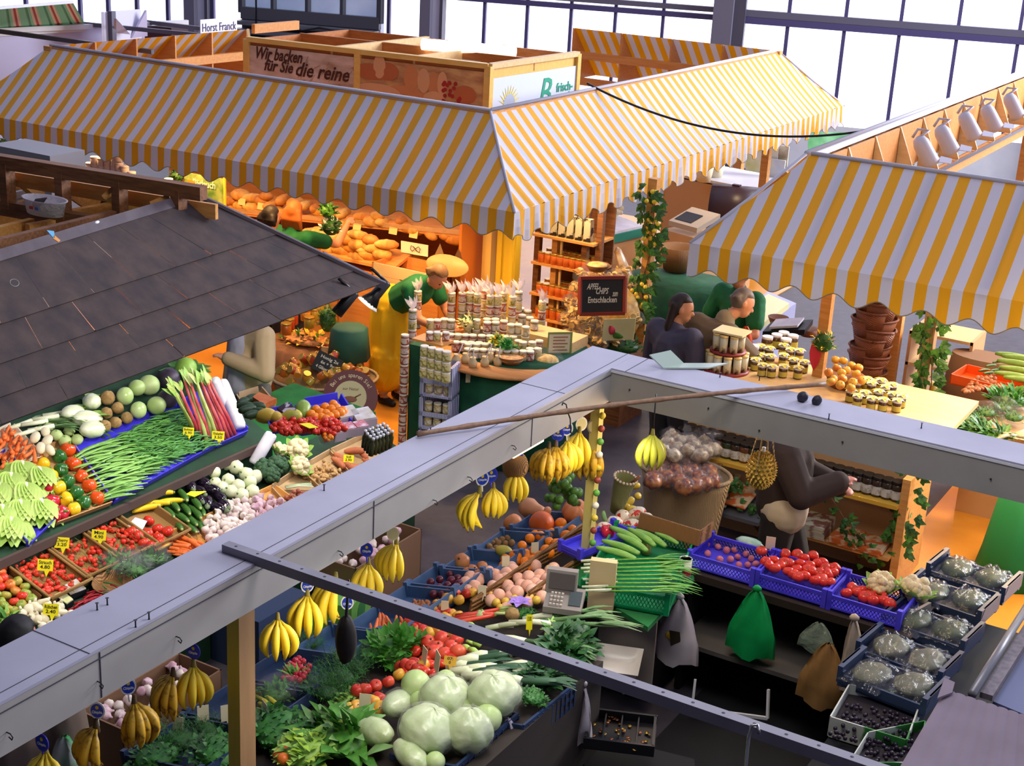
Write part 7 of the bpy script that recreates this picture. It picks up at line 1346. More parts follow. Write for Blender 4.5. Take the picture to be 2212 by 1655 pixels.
for r,(y,n)in enumerate(((518,6),(580,8),(648,8),(700,7))):
 z=YP(1235,y,YS-.1).z; g=M(); g.box(((xs[0]+xs[3])/2,YS+.08,z-.012),(xs[3]-xs[0],.42,.024)); g.part('shelf_board',wood,shf)
 for k in range(n):
  for dpt in range(2 if r else 1):
   x=xs[0]+.06+(xs[3]-xs[0]-.12)*(k+.5)/n;
   if r==0:place('bottle_box',OBm,(x,YS-.05,z),'tall labelled bottle box on the top board of the brown shelf','bottle','bottle boxes on the tall shelf')
   else:RJ.put((x,YS-.08+.16*dpt,z),'red-orange preserve jar on the %s board of the tall brown shelf'%ORD[r],'jar','preserve jars on the %s board'%ORD[r],(0,0,rnd(0,6)),1.1)
p=W(702,815,.52); t=thing('burlap_tub','large burlap-covered tub heaped with gold-lidded jars','tub',(p.x,p.y,0)); yaw_=.75; t.rotation_euler=(0,0,yaw_); g=M()
g.lathe([(.3,0),(.36,.15),(.4,.42),(.43,.52),(.42,.53),(.38,.45),(0,.42)],30,T=Matrix.Diagonal((1.12,.85,1,1))); g.part('tub',burlap,t); g=M(); g.tube([(.425*1.12*math.cos(a*PI/16),.425*.85*math.sin(a*PI/16),.525)for a in range(33)],.014,6); g.part('rim',wicker_l,t)
sjs=[jar('jar',.075,.034,mat('preserve_%d'%i,c,.25,spec=.7),glid,None)for i,c in enumerate(('a8381c','c98a2a','b8601c','a89030'))]
Rz=Matrix.Rotation(yaw_,3,'Z')
for k in range(58):
 a=rnd(0,6.28); r=math.sqrt(RND.random()); q=Rz@V((.4*r*math.cos(a),.3*r*math.sin(a),0)); h=.52+.17*(1-r*r)+rnd(-.02,.02); sjs[k%4].put((p.x+q.x,p.y+q.y,h),'small gold-lidded jar heaped in the burlap tub','jar','jars in the burlap tub',(rnd(-1.1,1.1),rnd(-1.1,1.1),rnd(0,6)),1.05)
q=W(757,858,.6); t=thing('round_sign','round maroon sign with pale centre leaning on the burlap tub','sign',q); t.rotation_euler=(1.15,0,.5)
g=M(); g.lathe([(.235,-.01),(.235,.01)],36,smooth=False); g.part('disc',mat('maroon_board','5a1c24',.5),t); g=M(); g.lathe([(.14,.0105),(.14,.013)],30,smooth=False); g.part('centre',mat('olive_cream','b8ae84',.6),t)
for s,R0_,off,up_ in(('Bei uns sparen Sie!',.187,1.05,1),('günstig!',.187,-2.35,1)):
 n=len(s)
 for i,c in enumerate(s):
  if c==' ':continue
  a=PI/2+off-(i)*(2.1/18)if up_ else 0; text(c,.05,Matrix.Translation((R0_*math.cos(a),R0_*math.sin(a),.012))@Matrix.Rotation(a-PI/2,4,'Z'),mat('sign_cream_ink','d8c8a0',.6),'lettering',t)
text('zur Natur',.035,Matrix.Translation((0,.07,.014)),brn,'lettering',t); g=M(); g.ball((0,-.02,.013),(.06,.028,.003),12,6); g.tube([(.04,0,.014),(.09,.03,.014)],.006,5); g.part('emblem',mat('emblem_brown','7a4a34',.6),t)
p=W(738,772,.5); t=thing('display_crate','pale wooden crate of jars behind the burlap tub','crate',p,.45); crate(.34,.3,.14,m=wood_l,lip=False).part('crate',wood_l,t)
for i in range(4):
 for j in range(3):sjs[(i+j)%4].put(p+Matrix.Rotation(.45,3,'Z')@V((-.12+.08*i,-.08+.08*j,.09)),'gold-lidded jar standing in the pale wooden crate','jar','jars in the pale crate',(0,0,0))
g=M(); g.box((p.x,p.y,.25),(.3,.3,.48)); tag(g.part('crate_plinth',wood_d),'brown plinth under the pale wooden jar crate','plinth')
q=W(733,768,.72); t=thing('chalkboard','tilted black price board with chalk lines in front of the jar crate','sign',q+V((.02,-.2,-.03))); t.rotation_euler=(-.3,.4,.5); g=M(); g.box((0,0,0),(.24,.012,.18)); g.part('board',mat('slate_black','17181a'),t)
for i,(s,ft)in enumerate((('Honig 2x',.17),('6x + 9x',.13),('4 Gläser 4.00',.18))):text(s,.04,axes((0,-.008,.05-.048*i),(1,0,0),(0,0,1)),chk,'lettering',t,fit=ft,bold=.0008)
p=W(650,740,.5); t=thing('flower_table','brown barrel table with jars and sunflowers behind the burlap tub','table',(p.x,p.y,0)); g=M(); g.lathe([(.36,0),(.4,.25),(.38,.5),(0,.5)],24); g.part('barrel',mat('barrel_brown','8a5a34',.6),t)
place('flower_garland',mk_bush('flower_garland',[yflower,leafd,leafg,mat('peach_petal','e0985a',.6)],130,(.3,.2,.08),.06,.05,31),W(662,738,.52),'garland of yellow and orange blossoms on the barrel table','flowers'); place('potted_plant',mk_bush('potted_plant',[leafd,ivy_m],90,(.1,.1,.2),.06,.03,32),W(708,705,.75),'dark fir-like sprig behind the garland','plant')
for k,(x,y,c)in enumerate(sorted(((633,700,0),(660,692,1),(668,708,3),(680,690,3),(618,722,2),(625,712,0),(690,675,3)))):sjs[c].put(W(x,y,.68),'jar with cloth cap standing behind the flower garland, %s from the left'%ORD[k],'jar',None,(0,0,0),1.5)
g=M(); q=W(755,705,.95); g.lathe([(.2,-.3),(.17,-.02),(.15,0),(0,.01)],8,T=Matrix.Translation(q)); tag(g.part('draped_cloth',mat('teal_green_cloth','2c5a48',.7)),'green cloth-covered bundle at the orange counter','cloth')
# ================================================================ delicatessen stall at the right, aisle furniture behind
t=thing('delicatessen_counter','pale wooden counter with a yellow jar ledge facing the near stall','counter'); x0,x1,yf=-4.35,-2.5,10.22
pl=mat('panel_beige','c0966a',.5,'c9a074',2,stretch=(1,1,1)); g=M(); g.box(((x0+x1)/2,yf+.42,.55),(x1-x0,.5,1.1)); g.part('front_panel',pl,t)
g=M(); g.box(((x0+x1)/2-.05,yf+.68,1.13),(x1-x0+.4,1.15,.04)); g.part('counter_top',wood_l,t); g=M(); g.box(((x0+x1)/2,yf-.05,.7),(x1-x0,.3,.03)); g.part('jar_ledge',mat('yellow_ledge','d9a83a',.45),t)
g=M(); g.box((x1+.03,yf+.15,.46),(.06,.62,.92)); g.part('end_panel',wood,t); g=M(); g.box(((x0+x1)/2+.1,yf-.1,.3),(x1-x0-.2,.28,.025)); g.part('leaflet_shelf',wood,t)
for x in(-3.6,-2.8):g=M(); g.slab([(x,yf,.29),(x,yf-.2,.29),(x,yf,.12)],(.03,0,0)); g.part('bracket',wood_d,t)
DJ=[jar('jar',.13,.04,mat('dark_preserve_%d'%i,c,.25,spec=.7),mat('dark_lid','2a2622',.35,metal=.4),lab_c[j],.42)for i,(c,j)in enumerate((('3a2a1c',3),('6a3a1c',0),('30381c',3)))]
for k in range(24):DJ[0 if k>9 else k%3].put((x0+.08+k*.075,yf-.09,.715),'dark lidded preserve jar in the front row on the yellow ledge','jar','front row on the yellow ledge',(0,0,rnd(0,6)),1.2)
for k in range(12):DJ[k%3].put((x0+.1+k*.085,yf+.0,.715),'dark lidded preserve jar in the back row on the yellow ledge','jar','back row on the yellow ledge',(0,0,rnd(0,6)),1.2)
def ivy(P,n,seed,name,lab,w=.05,spread=.06,par=None,fl=0):
 g=M(); rr=random.Random(seed); P=[V(p)for p in P]; L=len(P)-1; g.tube(P,.005,5,1)
 for i in range(n):
  s=rr.uniform(0,L*.999); k=int(s); p=P[k].lerp(P[k+1],s-k); d=V((rr.uniform(-1,1),rr.uniform(-1,.3),rr.uniform(-.9,.5))); p=p+d*spread
  up=V((rr.uniform(-.4,.4),-1,rr.uniform(0,.8)))
  for a in(-.9,0,.9):g.leaf(p,Matrix.Rotation(a,3,up.normalized())@V((d.x,.1,d.z-.3)),up,w*rr.uniform(.7,1.1)*(1 if a==0 else .7),w*.5,.2,0 if rr.random()<.7 else 2,2)
 for i in range(fl):s=rr.uniform(0,L*.999); k=int(s); g.ball(P[k].lerp(P[k+1],s-k)+V((rr.uniform(-1,1)*.08,-.06,rr.uniform(-.05,.05))),.022,7,5,3)
 tag(g.part(name,[ivy_m,wood_d,leafg,yflower]),lab,'ivy')
ivy([(-2.46,yf-.05,.95),(-2.44,yf-.08,.6),(-2.5,yf-.1,.3)],45,41,'ivy_garland','ivy trailing down the right end of the counter',.08,.09); ivy([(-3.0,yf-.2,.66),(-2.85,yf-.22,.5),(-2.7,yf-.22,.4),(-2.66,yf-.2,.25)],40,42,'ivy_garland','ivy hanging below the ledge right of the dark-clad walker',.06,.07); ivy([(-4.0,yf-.2,.66),(-3.8,yf-.24,.58),(-3.5,yf-.22,.62)],30,43,'ivy_garland','ivy below the ledge left of the walker, upper one',.06,.05); ivy([(-4.0,yf-.2,.42),(-3.8,yf-.24,.45),(-3.5,yf-.22,.4)],30,44,'ivy_garland','ivy above the magazine rack, left of the walker',.06,.05)
MG=M(); MG.box((0,0,.006),(.2,.27,.012)); mgm=[MG.mesh('magazine',mat('magazine_%d'%i,a_,.4,b__,12,lo=.45,hi=.55))for i,(a_,b__)in enumerate((('cfc8a8','8a5a4a'),('c8642a','d8b890'),('b0472a','5a7a3a')))]
for s,(xa,ci,n,lab)in enumerate(((-3.1,0,8,'cream magazine in the tall stack on the leaflet shelf'),(-2.86,1,4,'orange magazine in the low middle stack on the leaflet shelf'),(-2.66,1,3,'orange magazine in the right-hand stack on the leaflet shelf'))):
 for k in range(n):place('magazine',mgm[ci],(xa+rnd(-.008,.008),yf-.12,.314+.0125*k),lab,'magazine','stack: '+lab,(0,0,rnd(-.06,.06)))
for k in range(5):place('magazine',mgm[(2,0,1,2,0)[k]],(-4.05+.17*(k%3),yf-.16,.4+.03*k),'coloured leaflet on the rack left of the walker','magazine','leaflets on the rack',(.35,0,rnd(-.1,.1)));
g=M(); g.slab([(-4.3,yf-.3,.34),(-3.5,yf-.3,.34),(-3.5,yf,.44),(-4.3,yf,.44)],(0,0,-.03)); tag(g.part('leaflet_rack',mat('rack_slate','5a5a5e',.5)),'grey sloping leaflet rack left of the dark-clad walker','rack')
p=W(1468,1105,.38); t=thing('wicker_basket','large pale wicker basket of film-wrapped goods at the left end of the counter','basket',p+V((-.0,.05,-.38))); g=M(); g.lathe([(.22,0),(.25,.2),(.3,.62),(.315,.7),(.3,.7),(.24,.3),(0,.28)],28,T=Matrix.Diagonal((1.15,.8,1,1))); g.part('basket',wicker_l,t); g=M(); g.tube([(.31*1.15*math.cos(a*PI/14),.31*.8*math.sin(a*PI/14),.7)for a in range(29)],.016,6); g.part('rim',wicker_l,t)
RB=Proto('wrapped_bag',[('goods',mk_sphere('goods',mat('bagged_red','6a241c',.3,'b8722a',22),.07,.8,fn=lambda d:1+.35*noise.noise(d*2.5))),('film_bag',fb_.mesh('film_bag',clear))]); WB=Proto('wrapped_bag',[('goods',mk_sphere('goods',mat('bagged_pale','d3c8ac',.3,'8a6a48',18),.065,.8,fn=lambda d:1+.35*noise.noise(d*2.5))),('film_bag',RB.parts[1][1])])
for k,(x,y)in enumerate(((1420,1020),(1450,1010),(1480,1022),(1510,1035),(1530,1020),(1440,1035),(1490,1000),(1465,1040),(1500,1050),(1432,1008),(1462,1022),(1495,1018),(1520,1045),(1538,1040),(1410,1040),(1478,1052))):RB.put(W(x,y,.72),'dark red film-wrapped bag in the front of the big wicker basket','bag','red bags in the wicker basket',rrot(.5),1)
for k,(x,y)in enumerate(((1440,960),(1470,955),(1500,965),(1525,950),(1455,985),(1485,975),(1512,985),(1540,970),(1430,975),(1462,970),(1490,955),(1525,975),(1545,950),(1450,945))):WB.put(W(x,y,.82),'pale film-wrapped bag at the back of the big wicker basket','bag','pale bags in the wicker basket',rrot(.5),1)
p=W(1485,990,.74); g=M(); g.lathe([(.18,0),(.22,.06),(.2,.06),(0,.02)],20,T=Matrix.Translation(p+V((.02,.1,-.1)))); tag(g.part('wicker_tray',wicker),'round wicker tray under the pale bags','basket')
p=YP(1645,1015,7.62); t=thing('durian','spiky durian hanging in a cord net under the far beam','fruit',p); g=M(); g.ball((0,0,0),(.078,.078,.105),14,12,0)
for i in range(1,14):
 for j in range(18):
  th=PI*i/14; ph=2*PI*(j+.5*(i%2))/18; d=V((math.sin(th)*math.cos(ph),math.sin(th)*math.sin(ph),math.cos(th))); c=V((d.x*.076,d.y*.076,d.z*.103)); s1=d.cross(V((.3,.2,1))).normalized()*.011; s2=d.cross(s1).normalized()*.011
  g.add([c+s1,c+s2,c-s1,c-s2,c+d*.02],[(0,1,4),(1,2,4),(2,3,4),(3,0,4)],0)
g.part('body',mat('durian_tan','b5933a',.6,'94782c',20),t)
for a in(0,1.57,3.14,4.71):g=M(); g.tube([(0.05*math.cos(a)*.4,.05*math.sin(a)*.4,.34),(.085*math.cos(a),.085*math.sin(a),0),(.02*math.cos(a),.02*math.sin(a),-.112)],.004,5); g.part('cord',wicker_l,t)
g=M(); g.tube([(0,0,.1),(0,0,.14)],.012,8); g.part('paper_band',white_p,t)
CT=1.15; t=thing('tin_pyramid','two-tier round display of patterned tins with a cream lid board','display',W(1568,800,CT)); g=M(); g.lathe([(.19,0),(.19,.02),(0,.02)],22); g.lathe([(.15,.165),(.15,.18),(0,.18)],22); g.part('tier_board',mat('red_board','8a2a24',.5),t); g=M(); g.box((.02,0,.34),(.26,.2,.015)); g.part('lid_board',mat('cream_board','e2d2a0',.5),t)
tin=M(); tin.lathe([(.033,0),(.033,.13)],14); tin.lathe([(.035,.125),(.035,.138),(0,.139)],14,1); TN=tin.mesh('tin',[mat('tin_print','c8bfa0',.4,'5a3a2c',14,lo=.55,hi=.65,stretch=(1,1,.6)),mat('tin_gold','d8b46a',.35)])
b0=W(1568,800,CT)
for r,n,z,nm in((.145,11,.02,'lower'),(.105,8,.185,'upper')):
 for k in range(n):place('tin',TN,b0+V((r*math.cos(k*6.283/n),r*math.sin(k*6.283/n),z)),'patterned tin on the %s tier of the round display'%nm,'tin',nm+' tier tins')
HJ=jar('jar',.095,.036,mat('honey_dark','4a2c10',.2,spec=.8),wl_,mat('label_yellow','b8a84a',.6),.45); FL=M()
for q in range(6):FL.leaf((0,0,.1),(math.cos(q*1.05),math.sin(q*1.05),.25),(0,0,1),.055,.035,.3,q%2,3)
FLm=FL.mesh('cloth_flower',[mat('cream_flower','efe6b8',.6),mat('yellow_flower','ecd84a',.6)]); HJ.parts.append(('flower_cap',FLm)); HP=Proto('jar',HJ.parts[:3])
for k,(x,y)in enumerate(((1618,778),(1640,770),(1660,775),(1690,768),(1705,778),(1725,780),(1640,790),(1662,792),(1690,790),(1712,800),(1645,812),(1665,815),(1690,815),(1722,818),(1735,805),(1630,800))):HJ.put(W(x,y,CT+.0),'honey jar with a cloth flower cap between tins and wooden post','jar','flower-capped jars left of the post')
for k,(x,y)in enumerate(((1835,868),(1850,850),(1865,872),(1880,852),(1895,870),(1910,860),(1925,875),(1850,880),(1880,885),(1905,888),(1935,890),(1870,842),(1900,845),(1925,855),(1945,880))):HJ.put(W(x,y,CT),'honey jar with a cloth flower cap right of the apple basket','jar','flower-capped jars right of the apples')
for k,(x,y)in enumerate(((1655,745),(1675,740),(1695,750),(1710,742),(1625,765),(1690,735))):HP.put(W(x,y+12,CT),'larger dark honey jar with white lid behind the flower-capped ones','jar','large honey jars',sc=1.35)
p=W(1822,835,CT); t=thing('apple_basket','orange woven basket heaped with red-yellow apples','basket',p); g=M(); g.lathe([(.11,0),(.16,.1),(.155,.1),(0,.03)],22); g.part('basket',mat('orange_wicker','b8742c',.6,'8a5220',60,kind='wave',bump=.5),t)
for k,(x,y)in enumerate(((1790,805),(1808,795),(1828,800),(1850,808),(1800,820),(1820,818),(1842,826),(1862,822),(1805,778),(1822,780),(1840,790),(1855,795),(1815,832),(1838,838),(1795,825),(1818,806))):place('apple',ap['y'],W(x,y,CT+.16),'red-yellow apple heaped in the orange basket','apple','apples in the orange basket',rrot(.7),.95)
t=thing('dark_tray','black slanted tray with paper behind the honey jars','tray',W(1700,720,1.0)); g=M(); g.slab([(-.2,-.1,-.05),(.2,-.1,.05),(.2,.1,.1),(-.2,.1,.0)],(0,0,.05)); g.part('tray',dark,t); g=M(); g.slab([(-.15,-.08,.03),(.12,-.08,.1),(.12,.08,.14),(-.15,.08,.07)],(0,0,.02)); g.part('paper',paper_w,t)
for x,y,lab in((1745,725,'small round red-brown basket left of the wooden post'),(1680,700,'flat red-brown basket behind the honey jars')):g=M(); g.lathe([(.07,0),(.1,.07),(.095,.07),(0,.02)],18,T=Matrix.Translation(W(x,y,1.0))); tag(g.part('wicker_basket',wicker_r),lab,'basket')
def post(x,yb,zb,w,m,lab,yt=None):p=W(x,yb,zb); g=M(); g.box((p.x,p.y,1.15),(w,w,2.3)); tag(g.part('wooden_post',m),lab,'post'); return p
pa_=post(1768,812,1.15,.085,wood,'wooden post with a flower wreath at the front of the right-hand stall'); pb_=post(1925,800,.4,.1,wood,'wooden post beside the tall stack of baskets'); pc_=post(1985,880,.8,.1,mat('grey_beige_post','a88a64',.5),'grey-beige post wrapped in ivy at the right-hand stall')
post(1437,525,.0,.13,wood,'slim pale wooden post far behind the ivy pillar'); post(1588,430,.1,.14,wood_o,'far wooden post wound with small ivy leaves'); pd_=post(1385,740,.7,.09,wood,'ivy-clad post with yellow flowers beside the chips heap')
place('flower_wreath',mk_bush('flower_wreath',[yflower,leafg,leafd],80,(.1,.06,.13),.05,.03,51),(pa_.x+.03,pa_.y-.08,1.42),'wreath of yellow and green flowers on the front wooden post','flowers'); g=M(); g.leaf((pa_.x-.02,pa_.y-.07,1.5),(0,-.1,-1),(0,-1,0),.28,.1,.05,0,4); tag(g.part('red_ribbon',mat('red_ribbon','c8263c',.5)),'red ribbon tied on the front wooden post','ribbon')
ivy([(pc_.x,pc_.y-.05,1.75),(pc_.x+.05,pc_.y-.08,1.4),(pc_.x+.1,pc_.y-.1,1.05),(pc_.x+.02,pc_.y-.06,.6)],95,45,'ivy_vine','ivy vine on the grey-beige post at the right',.09,.1); ivy([(pc_.x-.05,pc_.y-.3,.95),(pc_.x+.2,pc_.y-.35,.95)],26,46,'ivy_vine','dark ivy leaves spreading at the foot of the grey-beige post',.12,.1)
ivy([(pd_.x,pd_.y-.05,2.2),(pd_.x+.08,pd_.y-.06,1.8),(pd_.x-.02,pd_.y-.05,1.3),(pd_.x+.04,pd_.y-.06,.9)],130,47,'ivy_vine','ivy vine with yellow flowers on the post beside the chips heap',.09,.11,fl=24); q=W(1588,430,.1); ivy([(q.x,q.y-.1,2.3),(q.x+.05,q.y-.1,1.8),(q.x-.05,q.y-.1,1.2)],70,48,'ivy_vine','small-leaved ivy on the far wooden post',.11,.16)
place('ivy_bush',mk_bush('ivy_bush',[ivy_m,leafd],120,(.3,.18,.12),.07,.05,52),W(1330,752,.72),'green ivy heap below the picture card','ivy')
ba_=W(1872,815,.35)
for k in range(16):
 g_=.01*math.sin(k*1.3); t=thing('wicker_basket','red-brown wicker basket nested in the tall tower, %s from the bottom'%ORD[k],'basket',(ba_.x+g_*.5,ba_.y,.18+k*.088)); t.rotation_euler=(rnd(-.02,.02),rnd(-.02,.02),k); s=.86+.018*k; t.scale=(s,s*.8,s)
 if k==0:bm_=M(); bm_.lathe([(.19,0),(.235,.17),(.228,.17),(0,.02)],24); BMS=bm_.mesh('basket',wicker_r); rm_=M(); rm_.tube([(.233*math.cos(a*PI/12),.233*math.sin(a*PI/12),.17)for a in range(25)],.013,6); RMS=rm_.mesh('rim',wicker_r)
 place('basket',BMS,(0,0,0),parent=t); place('rim',RMS,(0,0,0),parent=t)
g=M(); g.box((ba_.x,ba_.y,.09),(.4,.34,.18)); tag(g.part('stool',wood_d),'low dark stool under the basket tower','stool')
c=W(2030,800,.45); t=thing('bottle_cabinet','open wooden cabinet with bottles behind the grey-beige post','cabinet',(c.x,c.y,0));
for z in(.2,.5,.82):g=M(); g.box((0,.1,z),(.62,.5,.03)); g.part('shelf',wood_l,t)
for x in(-.3,.3):g=M(); g.box((x,.1,.42),(.03,.5,.84)); g.part('side_panel',pl,t)
bq=M(); bq.lathe([(0,0),(.035,0),(.035,.15),(.012,.2),(.012,.25),(0,.25)],12,T=Matrix.Rotation(PI/2,4,'X')); place('bottle',bq.mesh('bottle',yflower),(c.x+.12,c.y+.1,.25),'yellow bottle lying in the open cabinet','bottle',rot=(0,0,1.2))
for k in range(4):place('bottle',bq.mesh('bottle',dark)if k==0 else bpy.data.meshes['bottle.001']if 'bottle.001' in bpy.data.meshes else bq.mesh('bottle',dark),(c.x-.15+.08*k,c.y+.1,.25),'dark bottle lying in the open cabinet','bottle','dark bottles in the cabinet',(0,0,.3*k))
g=M(); q=W(2130,770,.75); g.lathe([(.42,.0),(.32,.75)],20,T=Matrix.Translation((q.x,q.y,0))@Matrix.Diagonal((1,.6,1,1))); tag(g.part('cloth_covered_table',mat('brown_drape','7a5c40',.8)),'brown cloth-draped table behind the orange crate','table')
c=W(2110,1060,.1); t=thing('vegetable_table','wooden cupboard table of greens at the right edge under the striped awning','table'); a=W(2062,1105,0); g=M(); g.box((a.x+.9,a.y+.5,.38),(1.8,1.0,.76)); g.part('cupboard',pl,t); g=M(); g.box((a.x+.5,a.y-.006,.4),(.012,.01,.7)); g.part('door_gap',wood_d,t)
VT=lambda x,y,o=0:W(x,y,.78+o)
t=thing('orange_crate','orange plastic crate of brown mushrooms with a white card','crate',VT(2140,835),-.1); crate(.62,.4,.09,m=mat('orange_plastic','d9561a',.4),lip=False).part('crate',MATS['orange_plastic'],t)
for x,y in scatter([(2075,850),(2110,815),(2150,805),(2150,835)],40,1,10):place('mushroom',nut,VT(x,y,.06),'small brown mushroom in the orange crate','mushroom','brown mushrooms',rrot(),1.7)
for k,(x,y)in enumerate(((2190,770),(2205,775),(2195,785),(2200,800),(2190,812),(2210,822))):place('cucumber',cuk,VT(x,y,.12),'dark green cucumber in the row at the right edge, %s from the top'%ORD[k],'cucumber',None,(0,0,.1),1.3)
for k,(x,y)in enumerate(((2125,800),(2140,790),(2155,782),(2165,795),(2135,806),(2150,800))):place('courgette',zg,VT(x,y,.1),'short blue-green courgette behind the orange crate','courgette','courgettes behind the orange crate',(0,0,1),.6)
for x,y,me,s,lab in((2085,915,pa,1,'green parsley heap at the left of the right-hand vegetable table'),(2110,935,ka_,.9,'leafy celery at the front of the right-hand vegetable table'),(2180,870,ba,1.3,'big green leaves under the cucumbers at the right edge'),(2070,925,pa,.7,'curly green herb at the corner of the right-hand vegetable table'),(2150,945,ka_,.9,'leafy turnip tops by the white asparagus')):place('greens_bunch',me,VT(x,y,.02),lab,'greens',sc=s)
for x,y in((2130,895),(2165,885),(2190,905)):t=thing('salad_bag','film bag of salad on the right-hand vegetable table','salad bag',VT(x,y,.04),group='salad bags at the right'); place('leaves',herbm,(0,0,0),parent=t,sc=.8); g=M(); g.ball((0,0,.04),(.13,.1,.08),12,8,fn=lambda d:1+.15*noise.noise(d*4)); g.part('film_bag',clear,t)
stalks([(2150+2*k,952-2*k,2230,925+3*k)for k in range(9)],'white_asparagus','white asparagus spear at the right edge','asparagus','white asparagus',white_w,white_w,.012,VT)
g=M(); q=W(2185,1150,.35); g.lathe([(.34,0),(.3,.2),(.22,.75)],22,T=Matrix.Translation((q.x+.1,q.y,0)),wob=lambda a,z:1+.06*math.sin(7*a)); tag(g.part('green_drape',mat('bright_green_drape','1a7a40',.8)),'bright green cloth draped to the floor at the right edge','cloth')
t=thing('draped_table','dark green draped table behind the customers','table'); q=W(1460,610,.85); g=M(); g.lathe([(.72,0),(.66,.3),(.6,.86),(0,.87)],26,T=Matrix.Translation((q.x+.1,q.y+.1,0))@Matrix.Diagonal((1.1,.7,1,1)),wob=lambda a,z:1+.03*math.sin(9*a)*(1-z)); g.part('drape',green_cloth,t)
t=thing('wicker_basket','tan wicker basket on the green draped table','basket',W(1462,582,.88)); g=M(); g.lathe([(.15,0),(.2,.26),(.19,.26),(0,.05)],22); g.part('basket',wicker,t)
g=M(); q0=W(1570,700,.9); g.slab([W(1600,735,.9),W(1705,655,.9),W(1660,635,.9),W(1560,690,.9)],(0,0,-.06)); tag(g.part('serving_board',mat('cream_counter','e2dca0',.4)),'cream board of the low counter behind the customers','counter'); g=M(); g.slab([W(1585,745,.84),W(1720,655,.84),W(1660,630,.84),W(1540,700,.84)],(0,0,-.82)); tag(g.part('low_counter',mat('lavender_counter','a8a8cc',.4)),'lavender low counter behind the customers','counter')
t=thing('far_counter','beige panelled counter with a white top at the back of the aisle','counter'); a=W(1440,380,1.0); b=W(1640,420,1.0); d=b-a; g=M(); g.slab([a,b,b-V((0,0,1.0)),a-V((0,0,1.0))],(.05,.5,0)); g.part('front_panel',mat('far_panel_beige','c09a70',.5),t); g=M(); g.slab([a+V((0,0,.02)),b+V((0,0,.02)),b+V((.3,1.0,.02)),a+V((.3,1.0,.02))],(0,0,.04)); g.part('counter_top',mat('white_top','d8d4dc',.4),t)
for x,y,me,lab in((1545,362,mk_bush('plant',[leafg,leafd],60,(.14,.14,.12),.07,.05,61),'round green pot plant on the far counter'),(1520,372,mk_bush('plant',[leafg,leafd],40,(.09,.09,.1),.06,.04,62),'small pot plant left of the round one')):
 t=thing('pot_plant',lab,'plant',W(x,y+20,1.06)); g=M(); g.lathe([(.09,0),(.12,.2),(0,.2)],16); g.part('pot',card_c,t); place('foliage',me,(0,0,.2),parent=t,sc=1.4)
p0=W(1640,330,2.0);
for k,(x,y,c,lab)in enumerate(((1635,345,'c9c880','yellow-green notice on the far wall'),(1680,340,'8a7a50','tall brown notice on the far wall'),(1660,320,'d8d8e0','white notice on the far wall'),(1672,370,'b8c8e0','pale blue notice with red marks on the far wall'))):q=DP(x,y,20.5); g=M(); g.box(q,(.3,.02,.34)); tag(g.part('notice',mat('notice_'+c,c,.6,'e2ddc8',4)),lab,'notice')
q0=DP(1745,285,22); g=M(); g.slab([q0,DP(1850,285,22),DP(1850,340,22),DP(1745,340,22)],(.02,.02,0)); o=g.part('banner',mat('green_leaf_banner','4a9a58',.6,'8fd09a',3)); tag(o,'green leaf-printed banner behind the spot lamps','banner')
t=thing('cash_register','cream and black cash register on the aisle counter','register',W(1495,490,1.0),-.3); g=M(); g.slab([(-.2,-.2,0),(.25,-.2,0),(.25,.2,.12),(-.2,.2,.12)],(0,0,.06)); g.part('body',mat('register_cream','bcae9a',.5),t); g=M(); g.slab([(-.16,-.14,.075),(.1,-.14,.075),(.1,.06,.14),(-.16,.06,.14)],(0,0,.01)); g.part('key_panel',dark,t); g=M(); g.box((0,0,-.5),(.5,.5,.9)); g.part('stand',pl,t)
g=M(); q=W(1560,455,1.0); g.lathe([(0,-.3),(.3,-.3),(.3,.3),(0,.3)],24,T=Matrix.Translation(q+V((.12,.1,.02)))@Matrix.Rotation(.3,4,'Z')@Matrix.Rotation(PI/2,4,'Y')); g.box(q+V((.12,.1,.31)),(.1,.06,.05)); tag(g.part('dark_hood',mat('plum_hood','2e1d26',.4)),'dark plum-coloured rounded hood beside the cash register','hood'); g=M(); g.box((q.x+.1,q.y+.1,.35),(.5,.4,.7)); tag(g.part('hood_stand',pl),'beige stand under the dark hood','stand')
t=thing('asparagus_table','beige table with white and teal cloth and heaped asparagus','table'); a=W(1290,520,.85); b=W(1390,480,.95); b.z=a.z=.88; g=M(); g.slab([a,b,b+V((-.9,.5,.0)),a+V((-.9,.5,.0))],(0,0,.03)); g.part('cloth_top',paper_w,t); g=M(); g.slab([a,b,b-V((0,0,.1)),a-V((0,0,.1))],(.03,0,0)); g.part('cloth_edge',mat('teal_cloth','1a7a6a',.6),t); g=M(); g.slab([a-V((0,0,.1)),b-V((0,0,.1)),b-V((0,0,.86)),a-V((0,0,.86))],(-.3,.2,0)); g.part('front_panel',mat('far_panel_beige','c09a70'),t)
for k in range(30):place('asparagus',wlm,a.lerp(b,rnd(.05,.8))+V((-.4,.25,.05+rnd(0,.12))),'pale yellow asparagus heaped on the white-clothed table','asparagus','asparagus heap',(rnd(-.2,.2),rnd(-.2,.2),rnd(-.4,.9)),2.2)
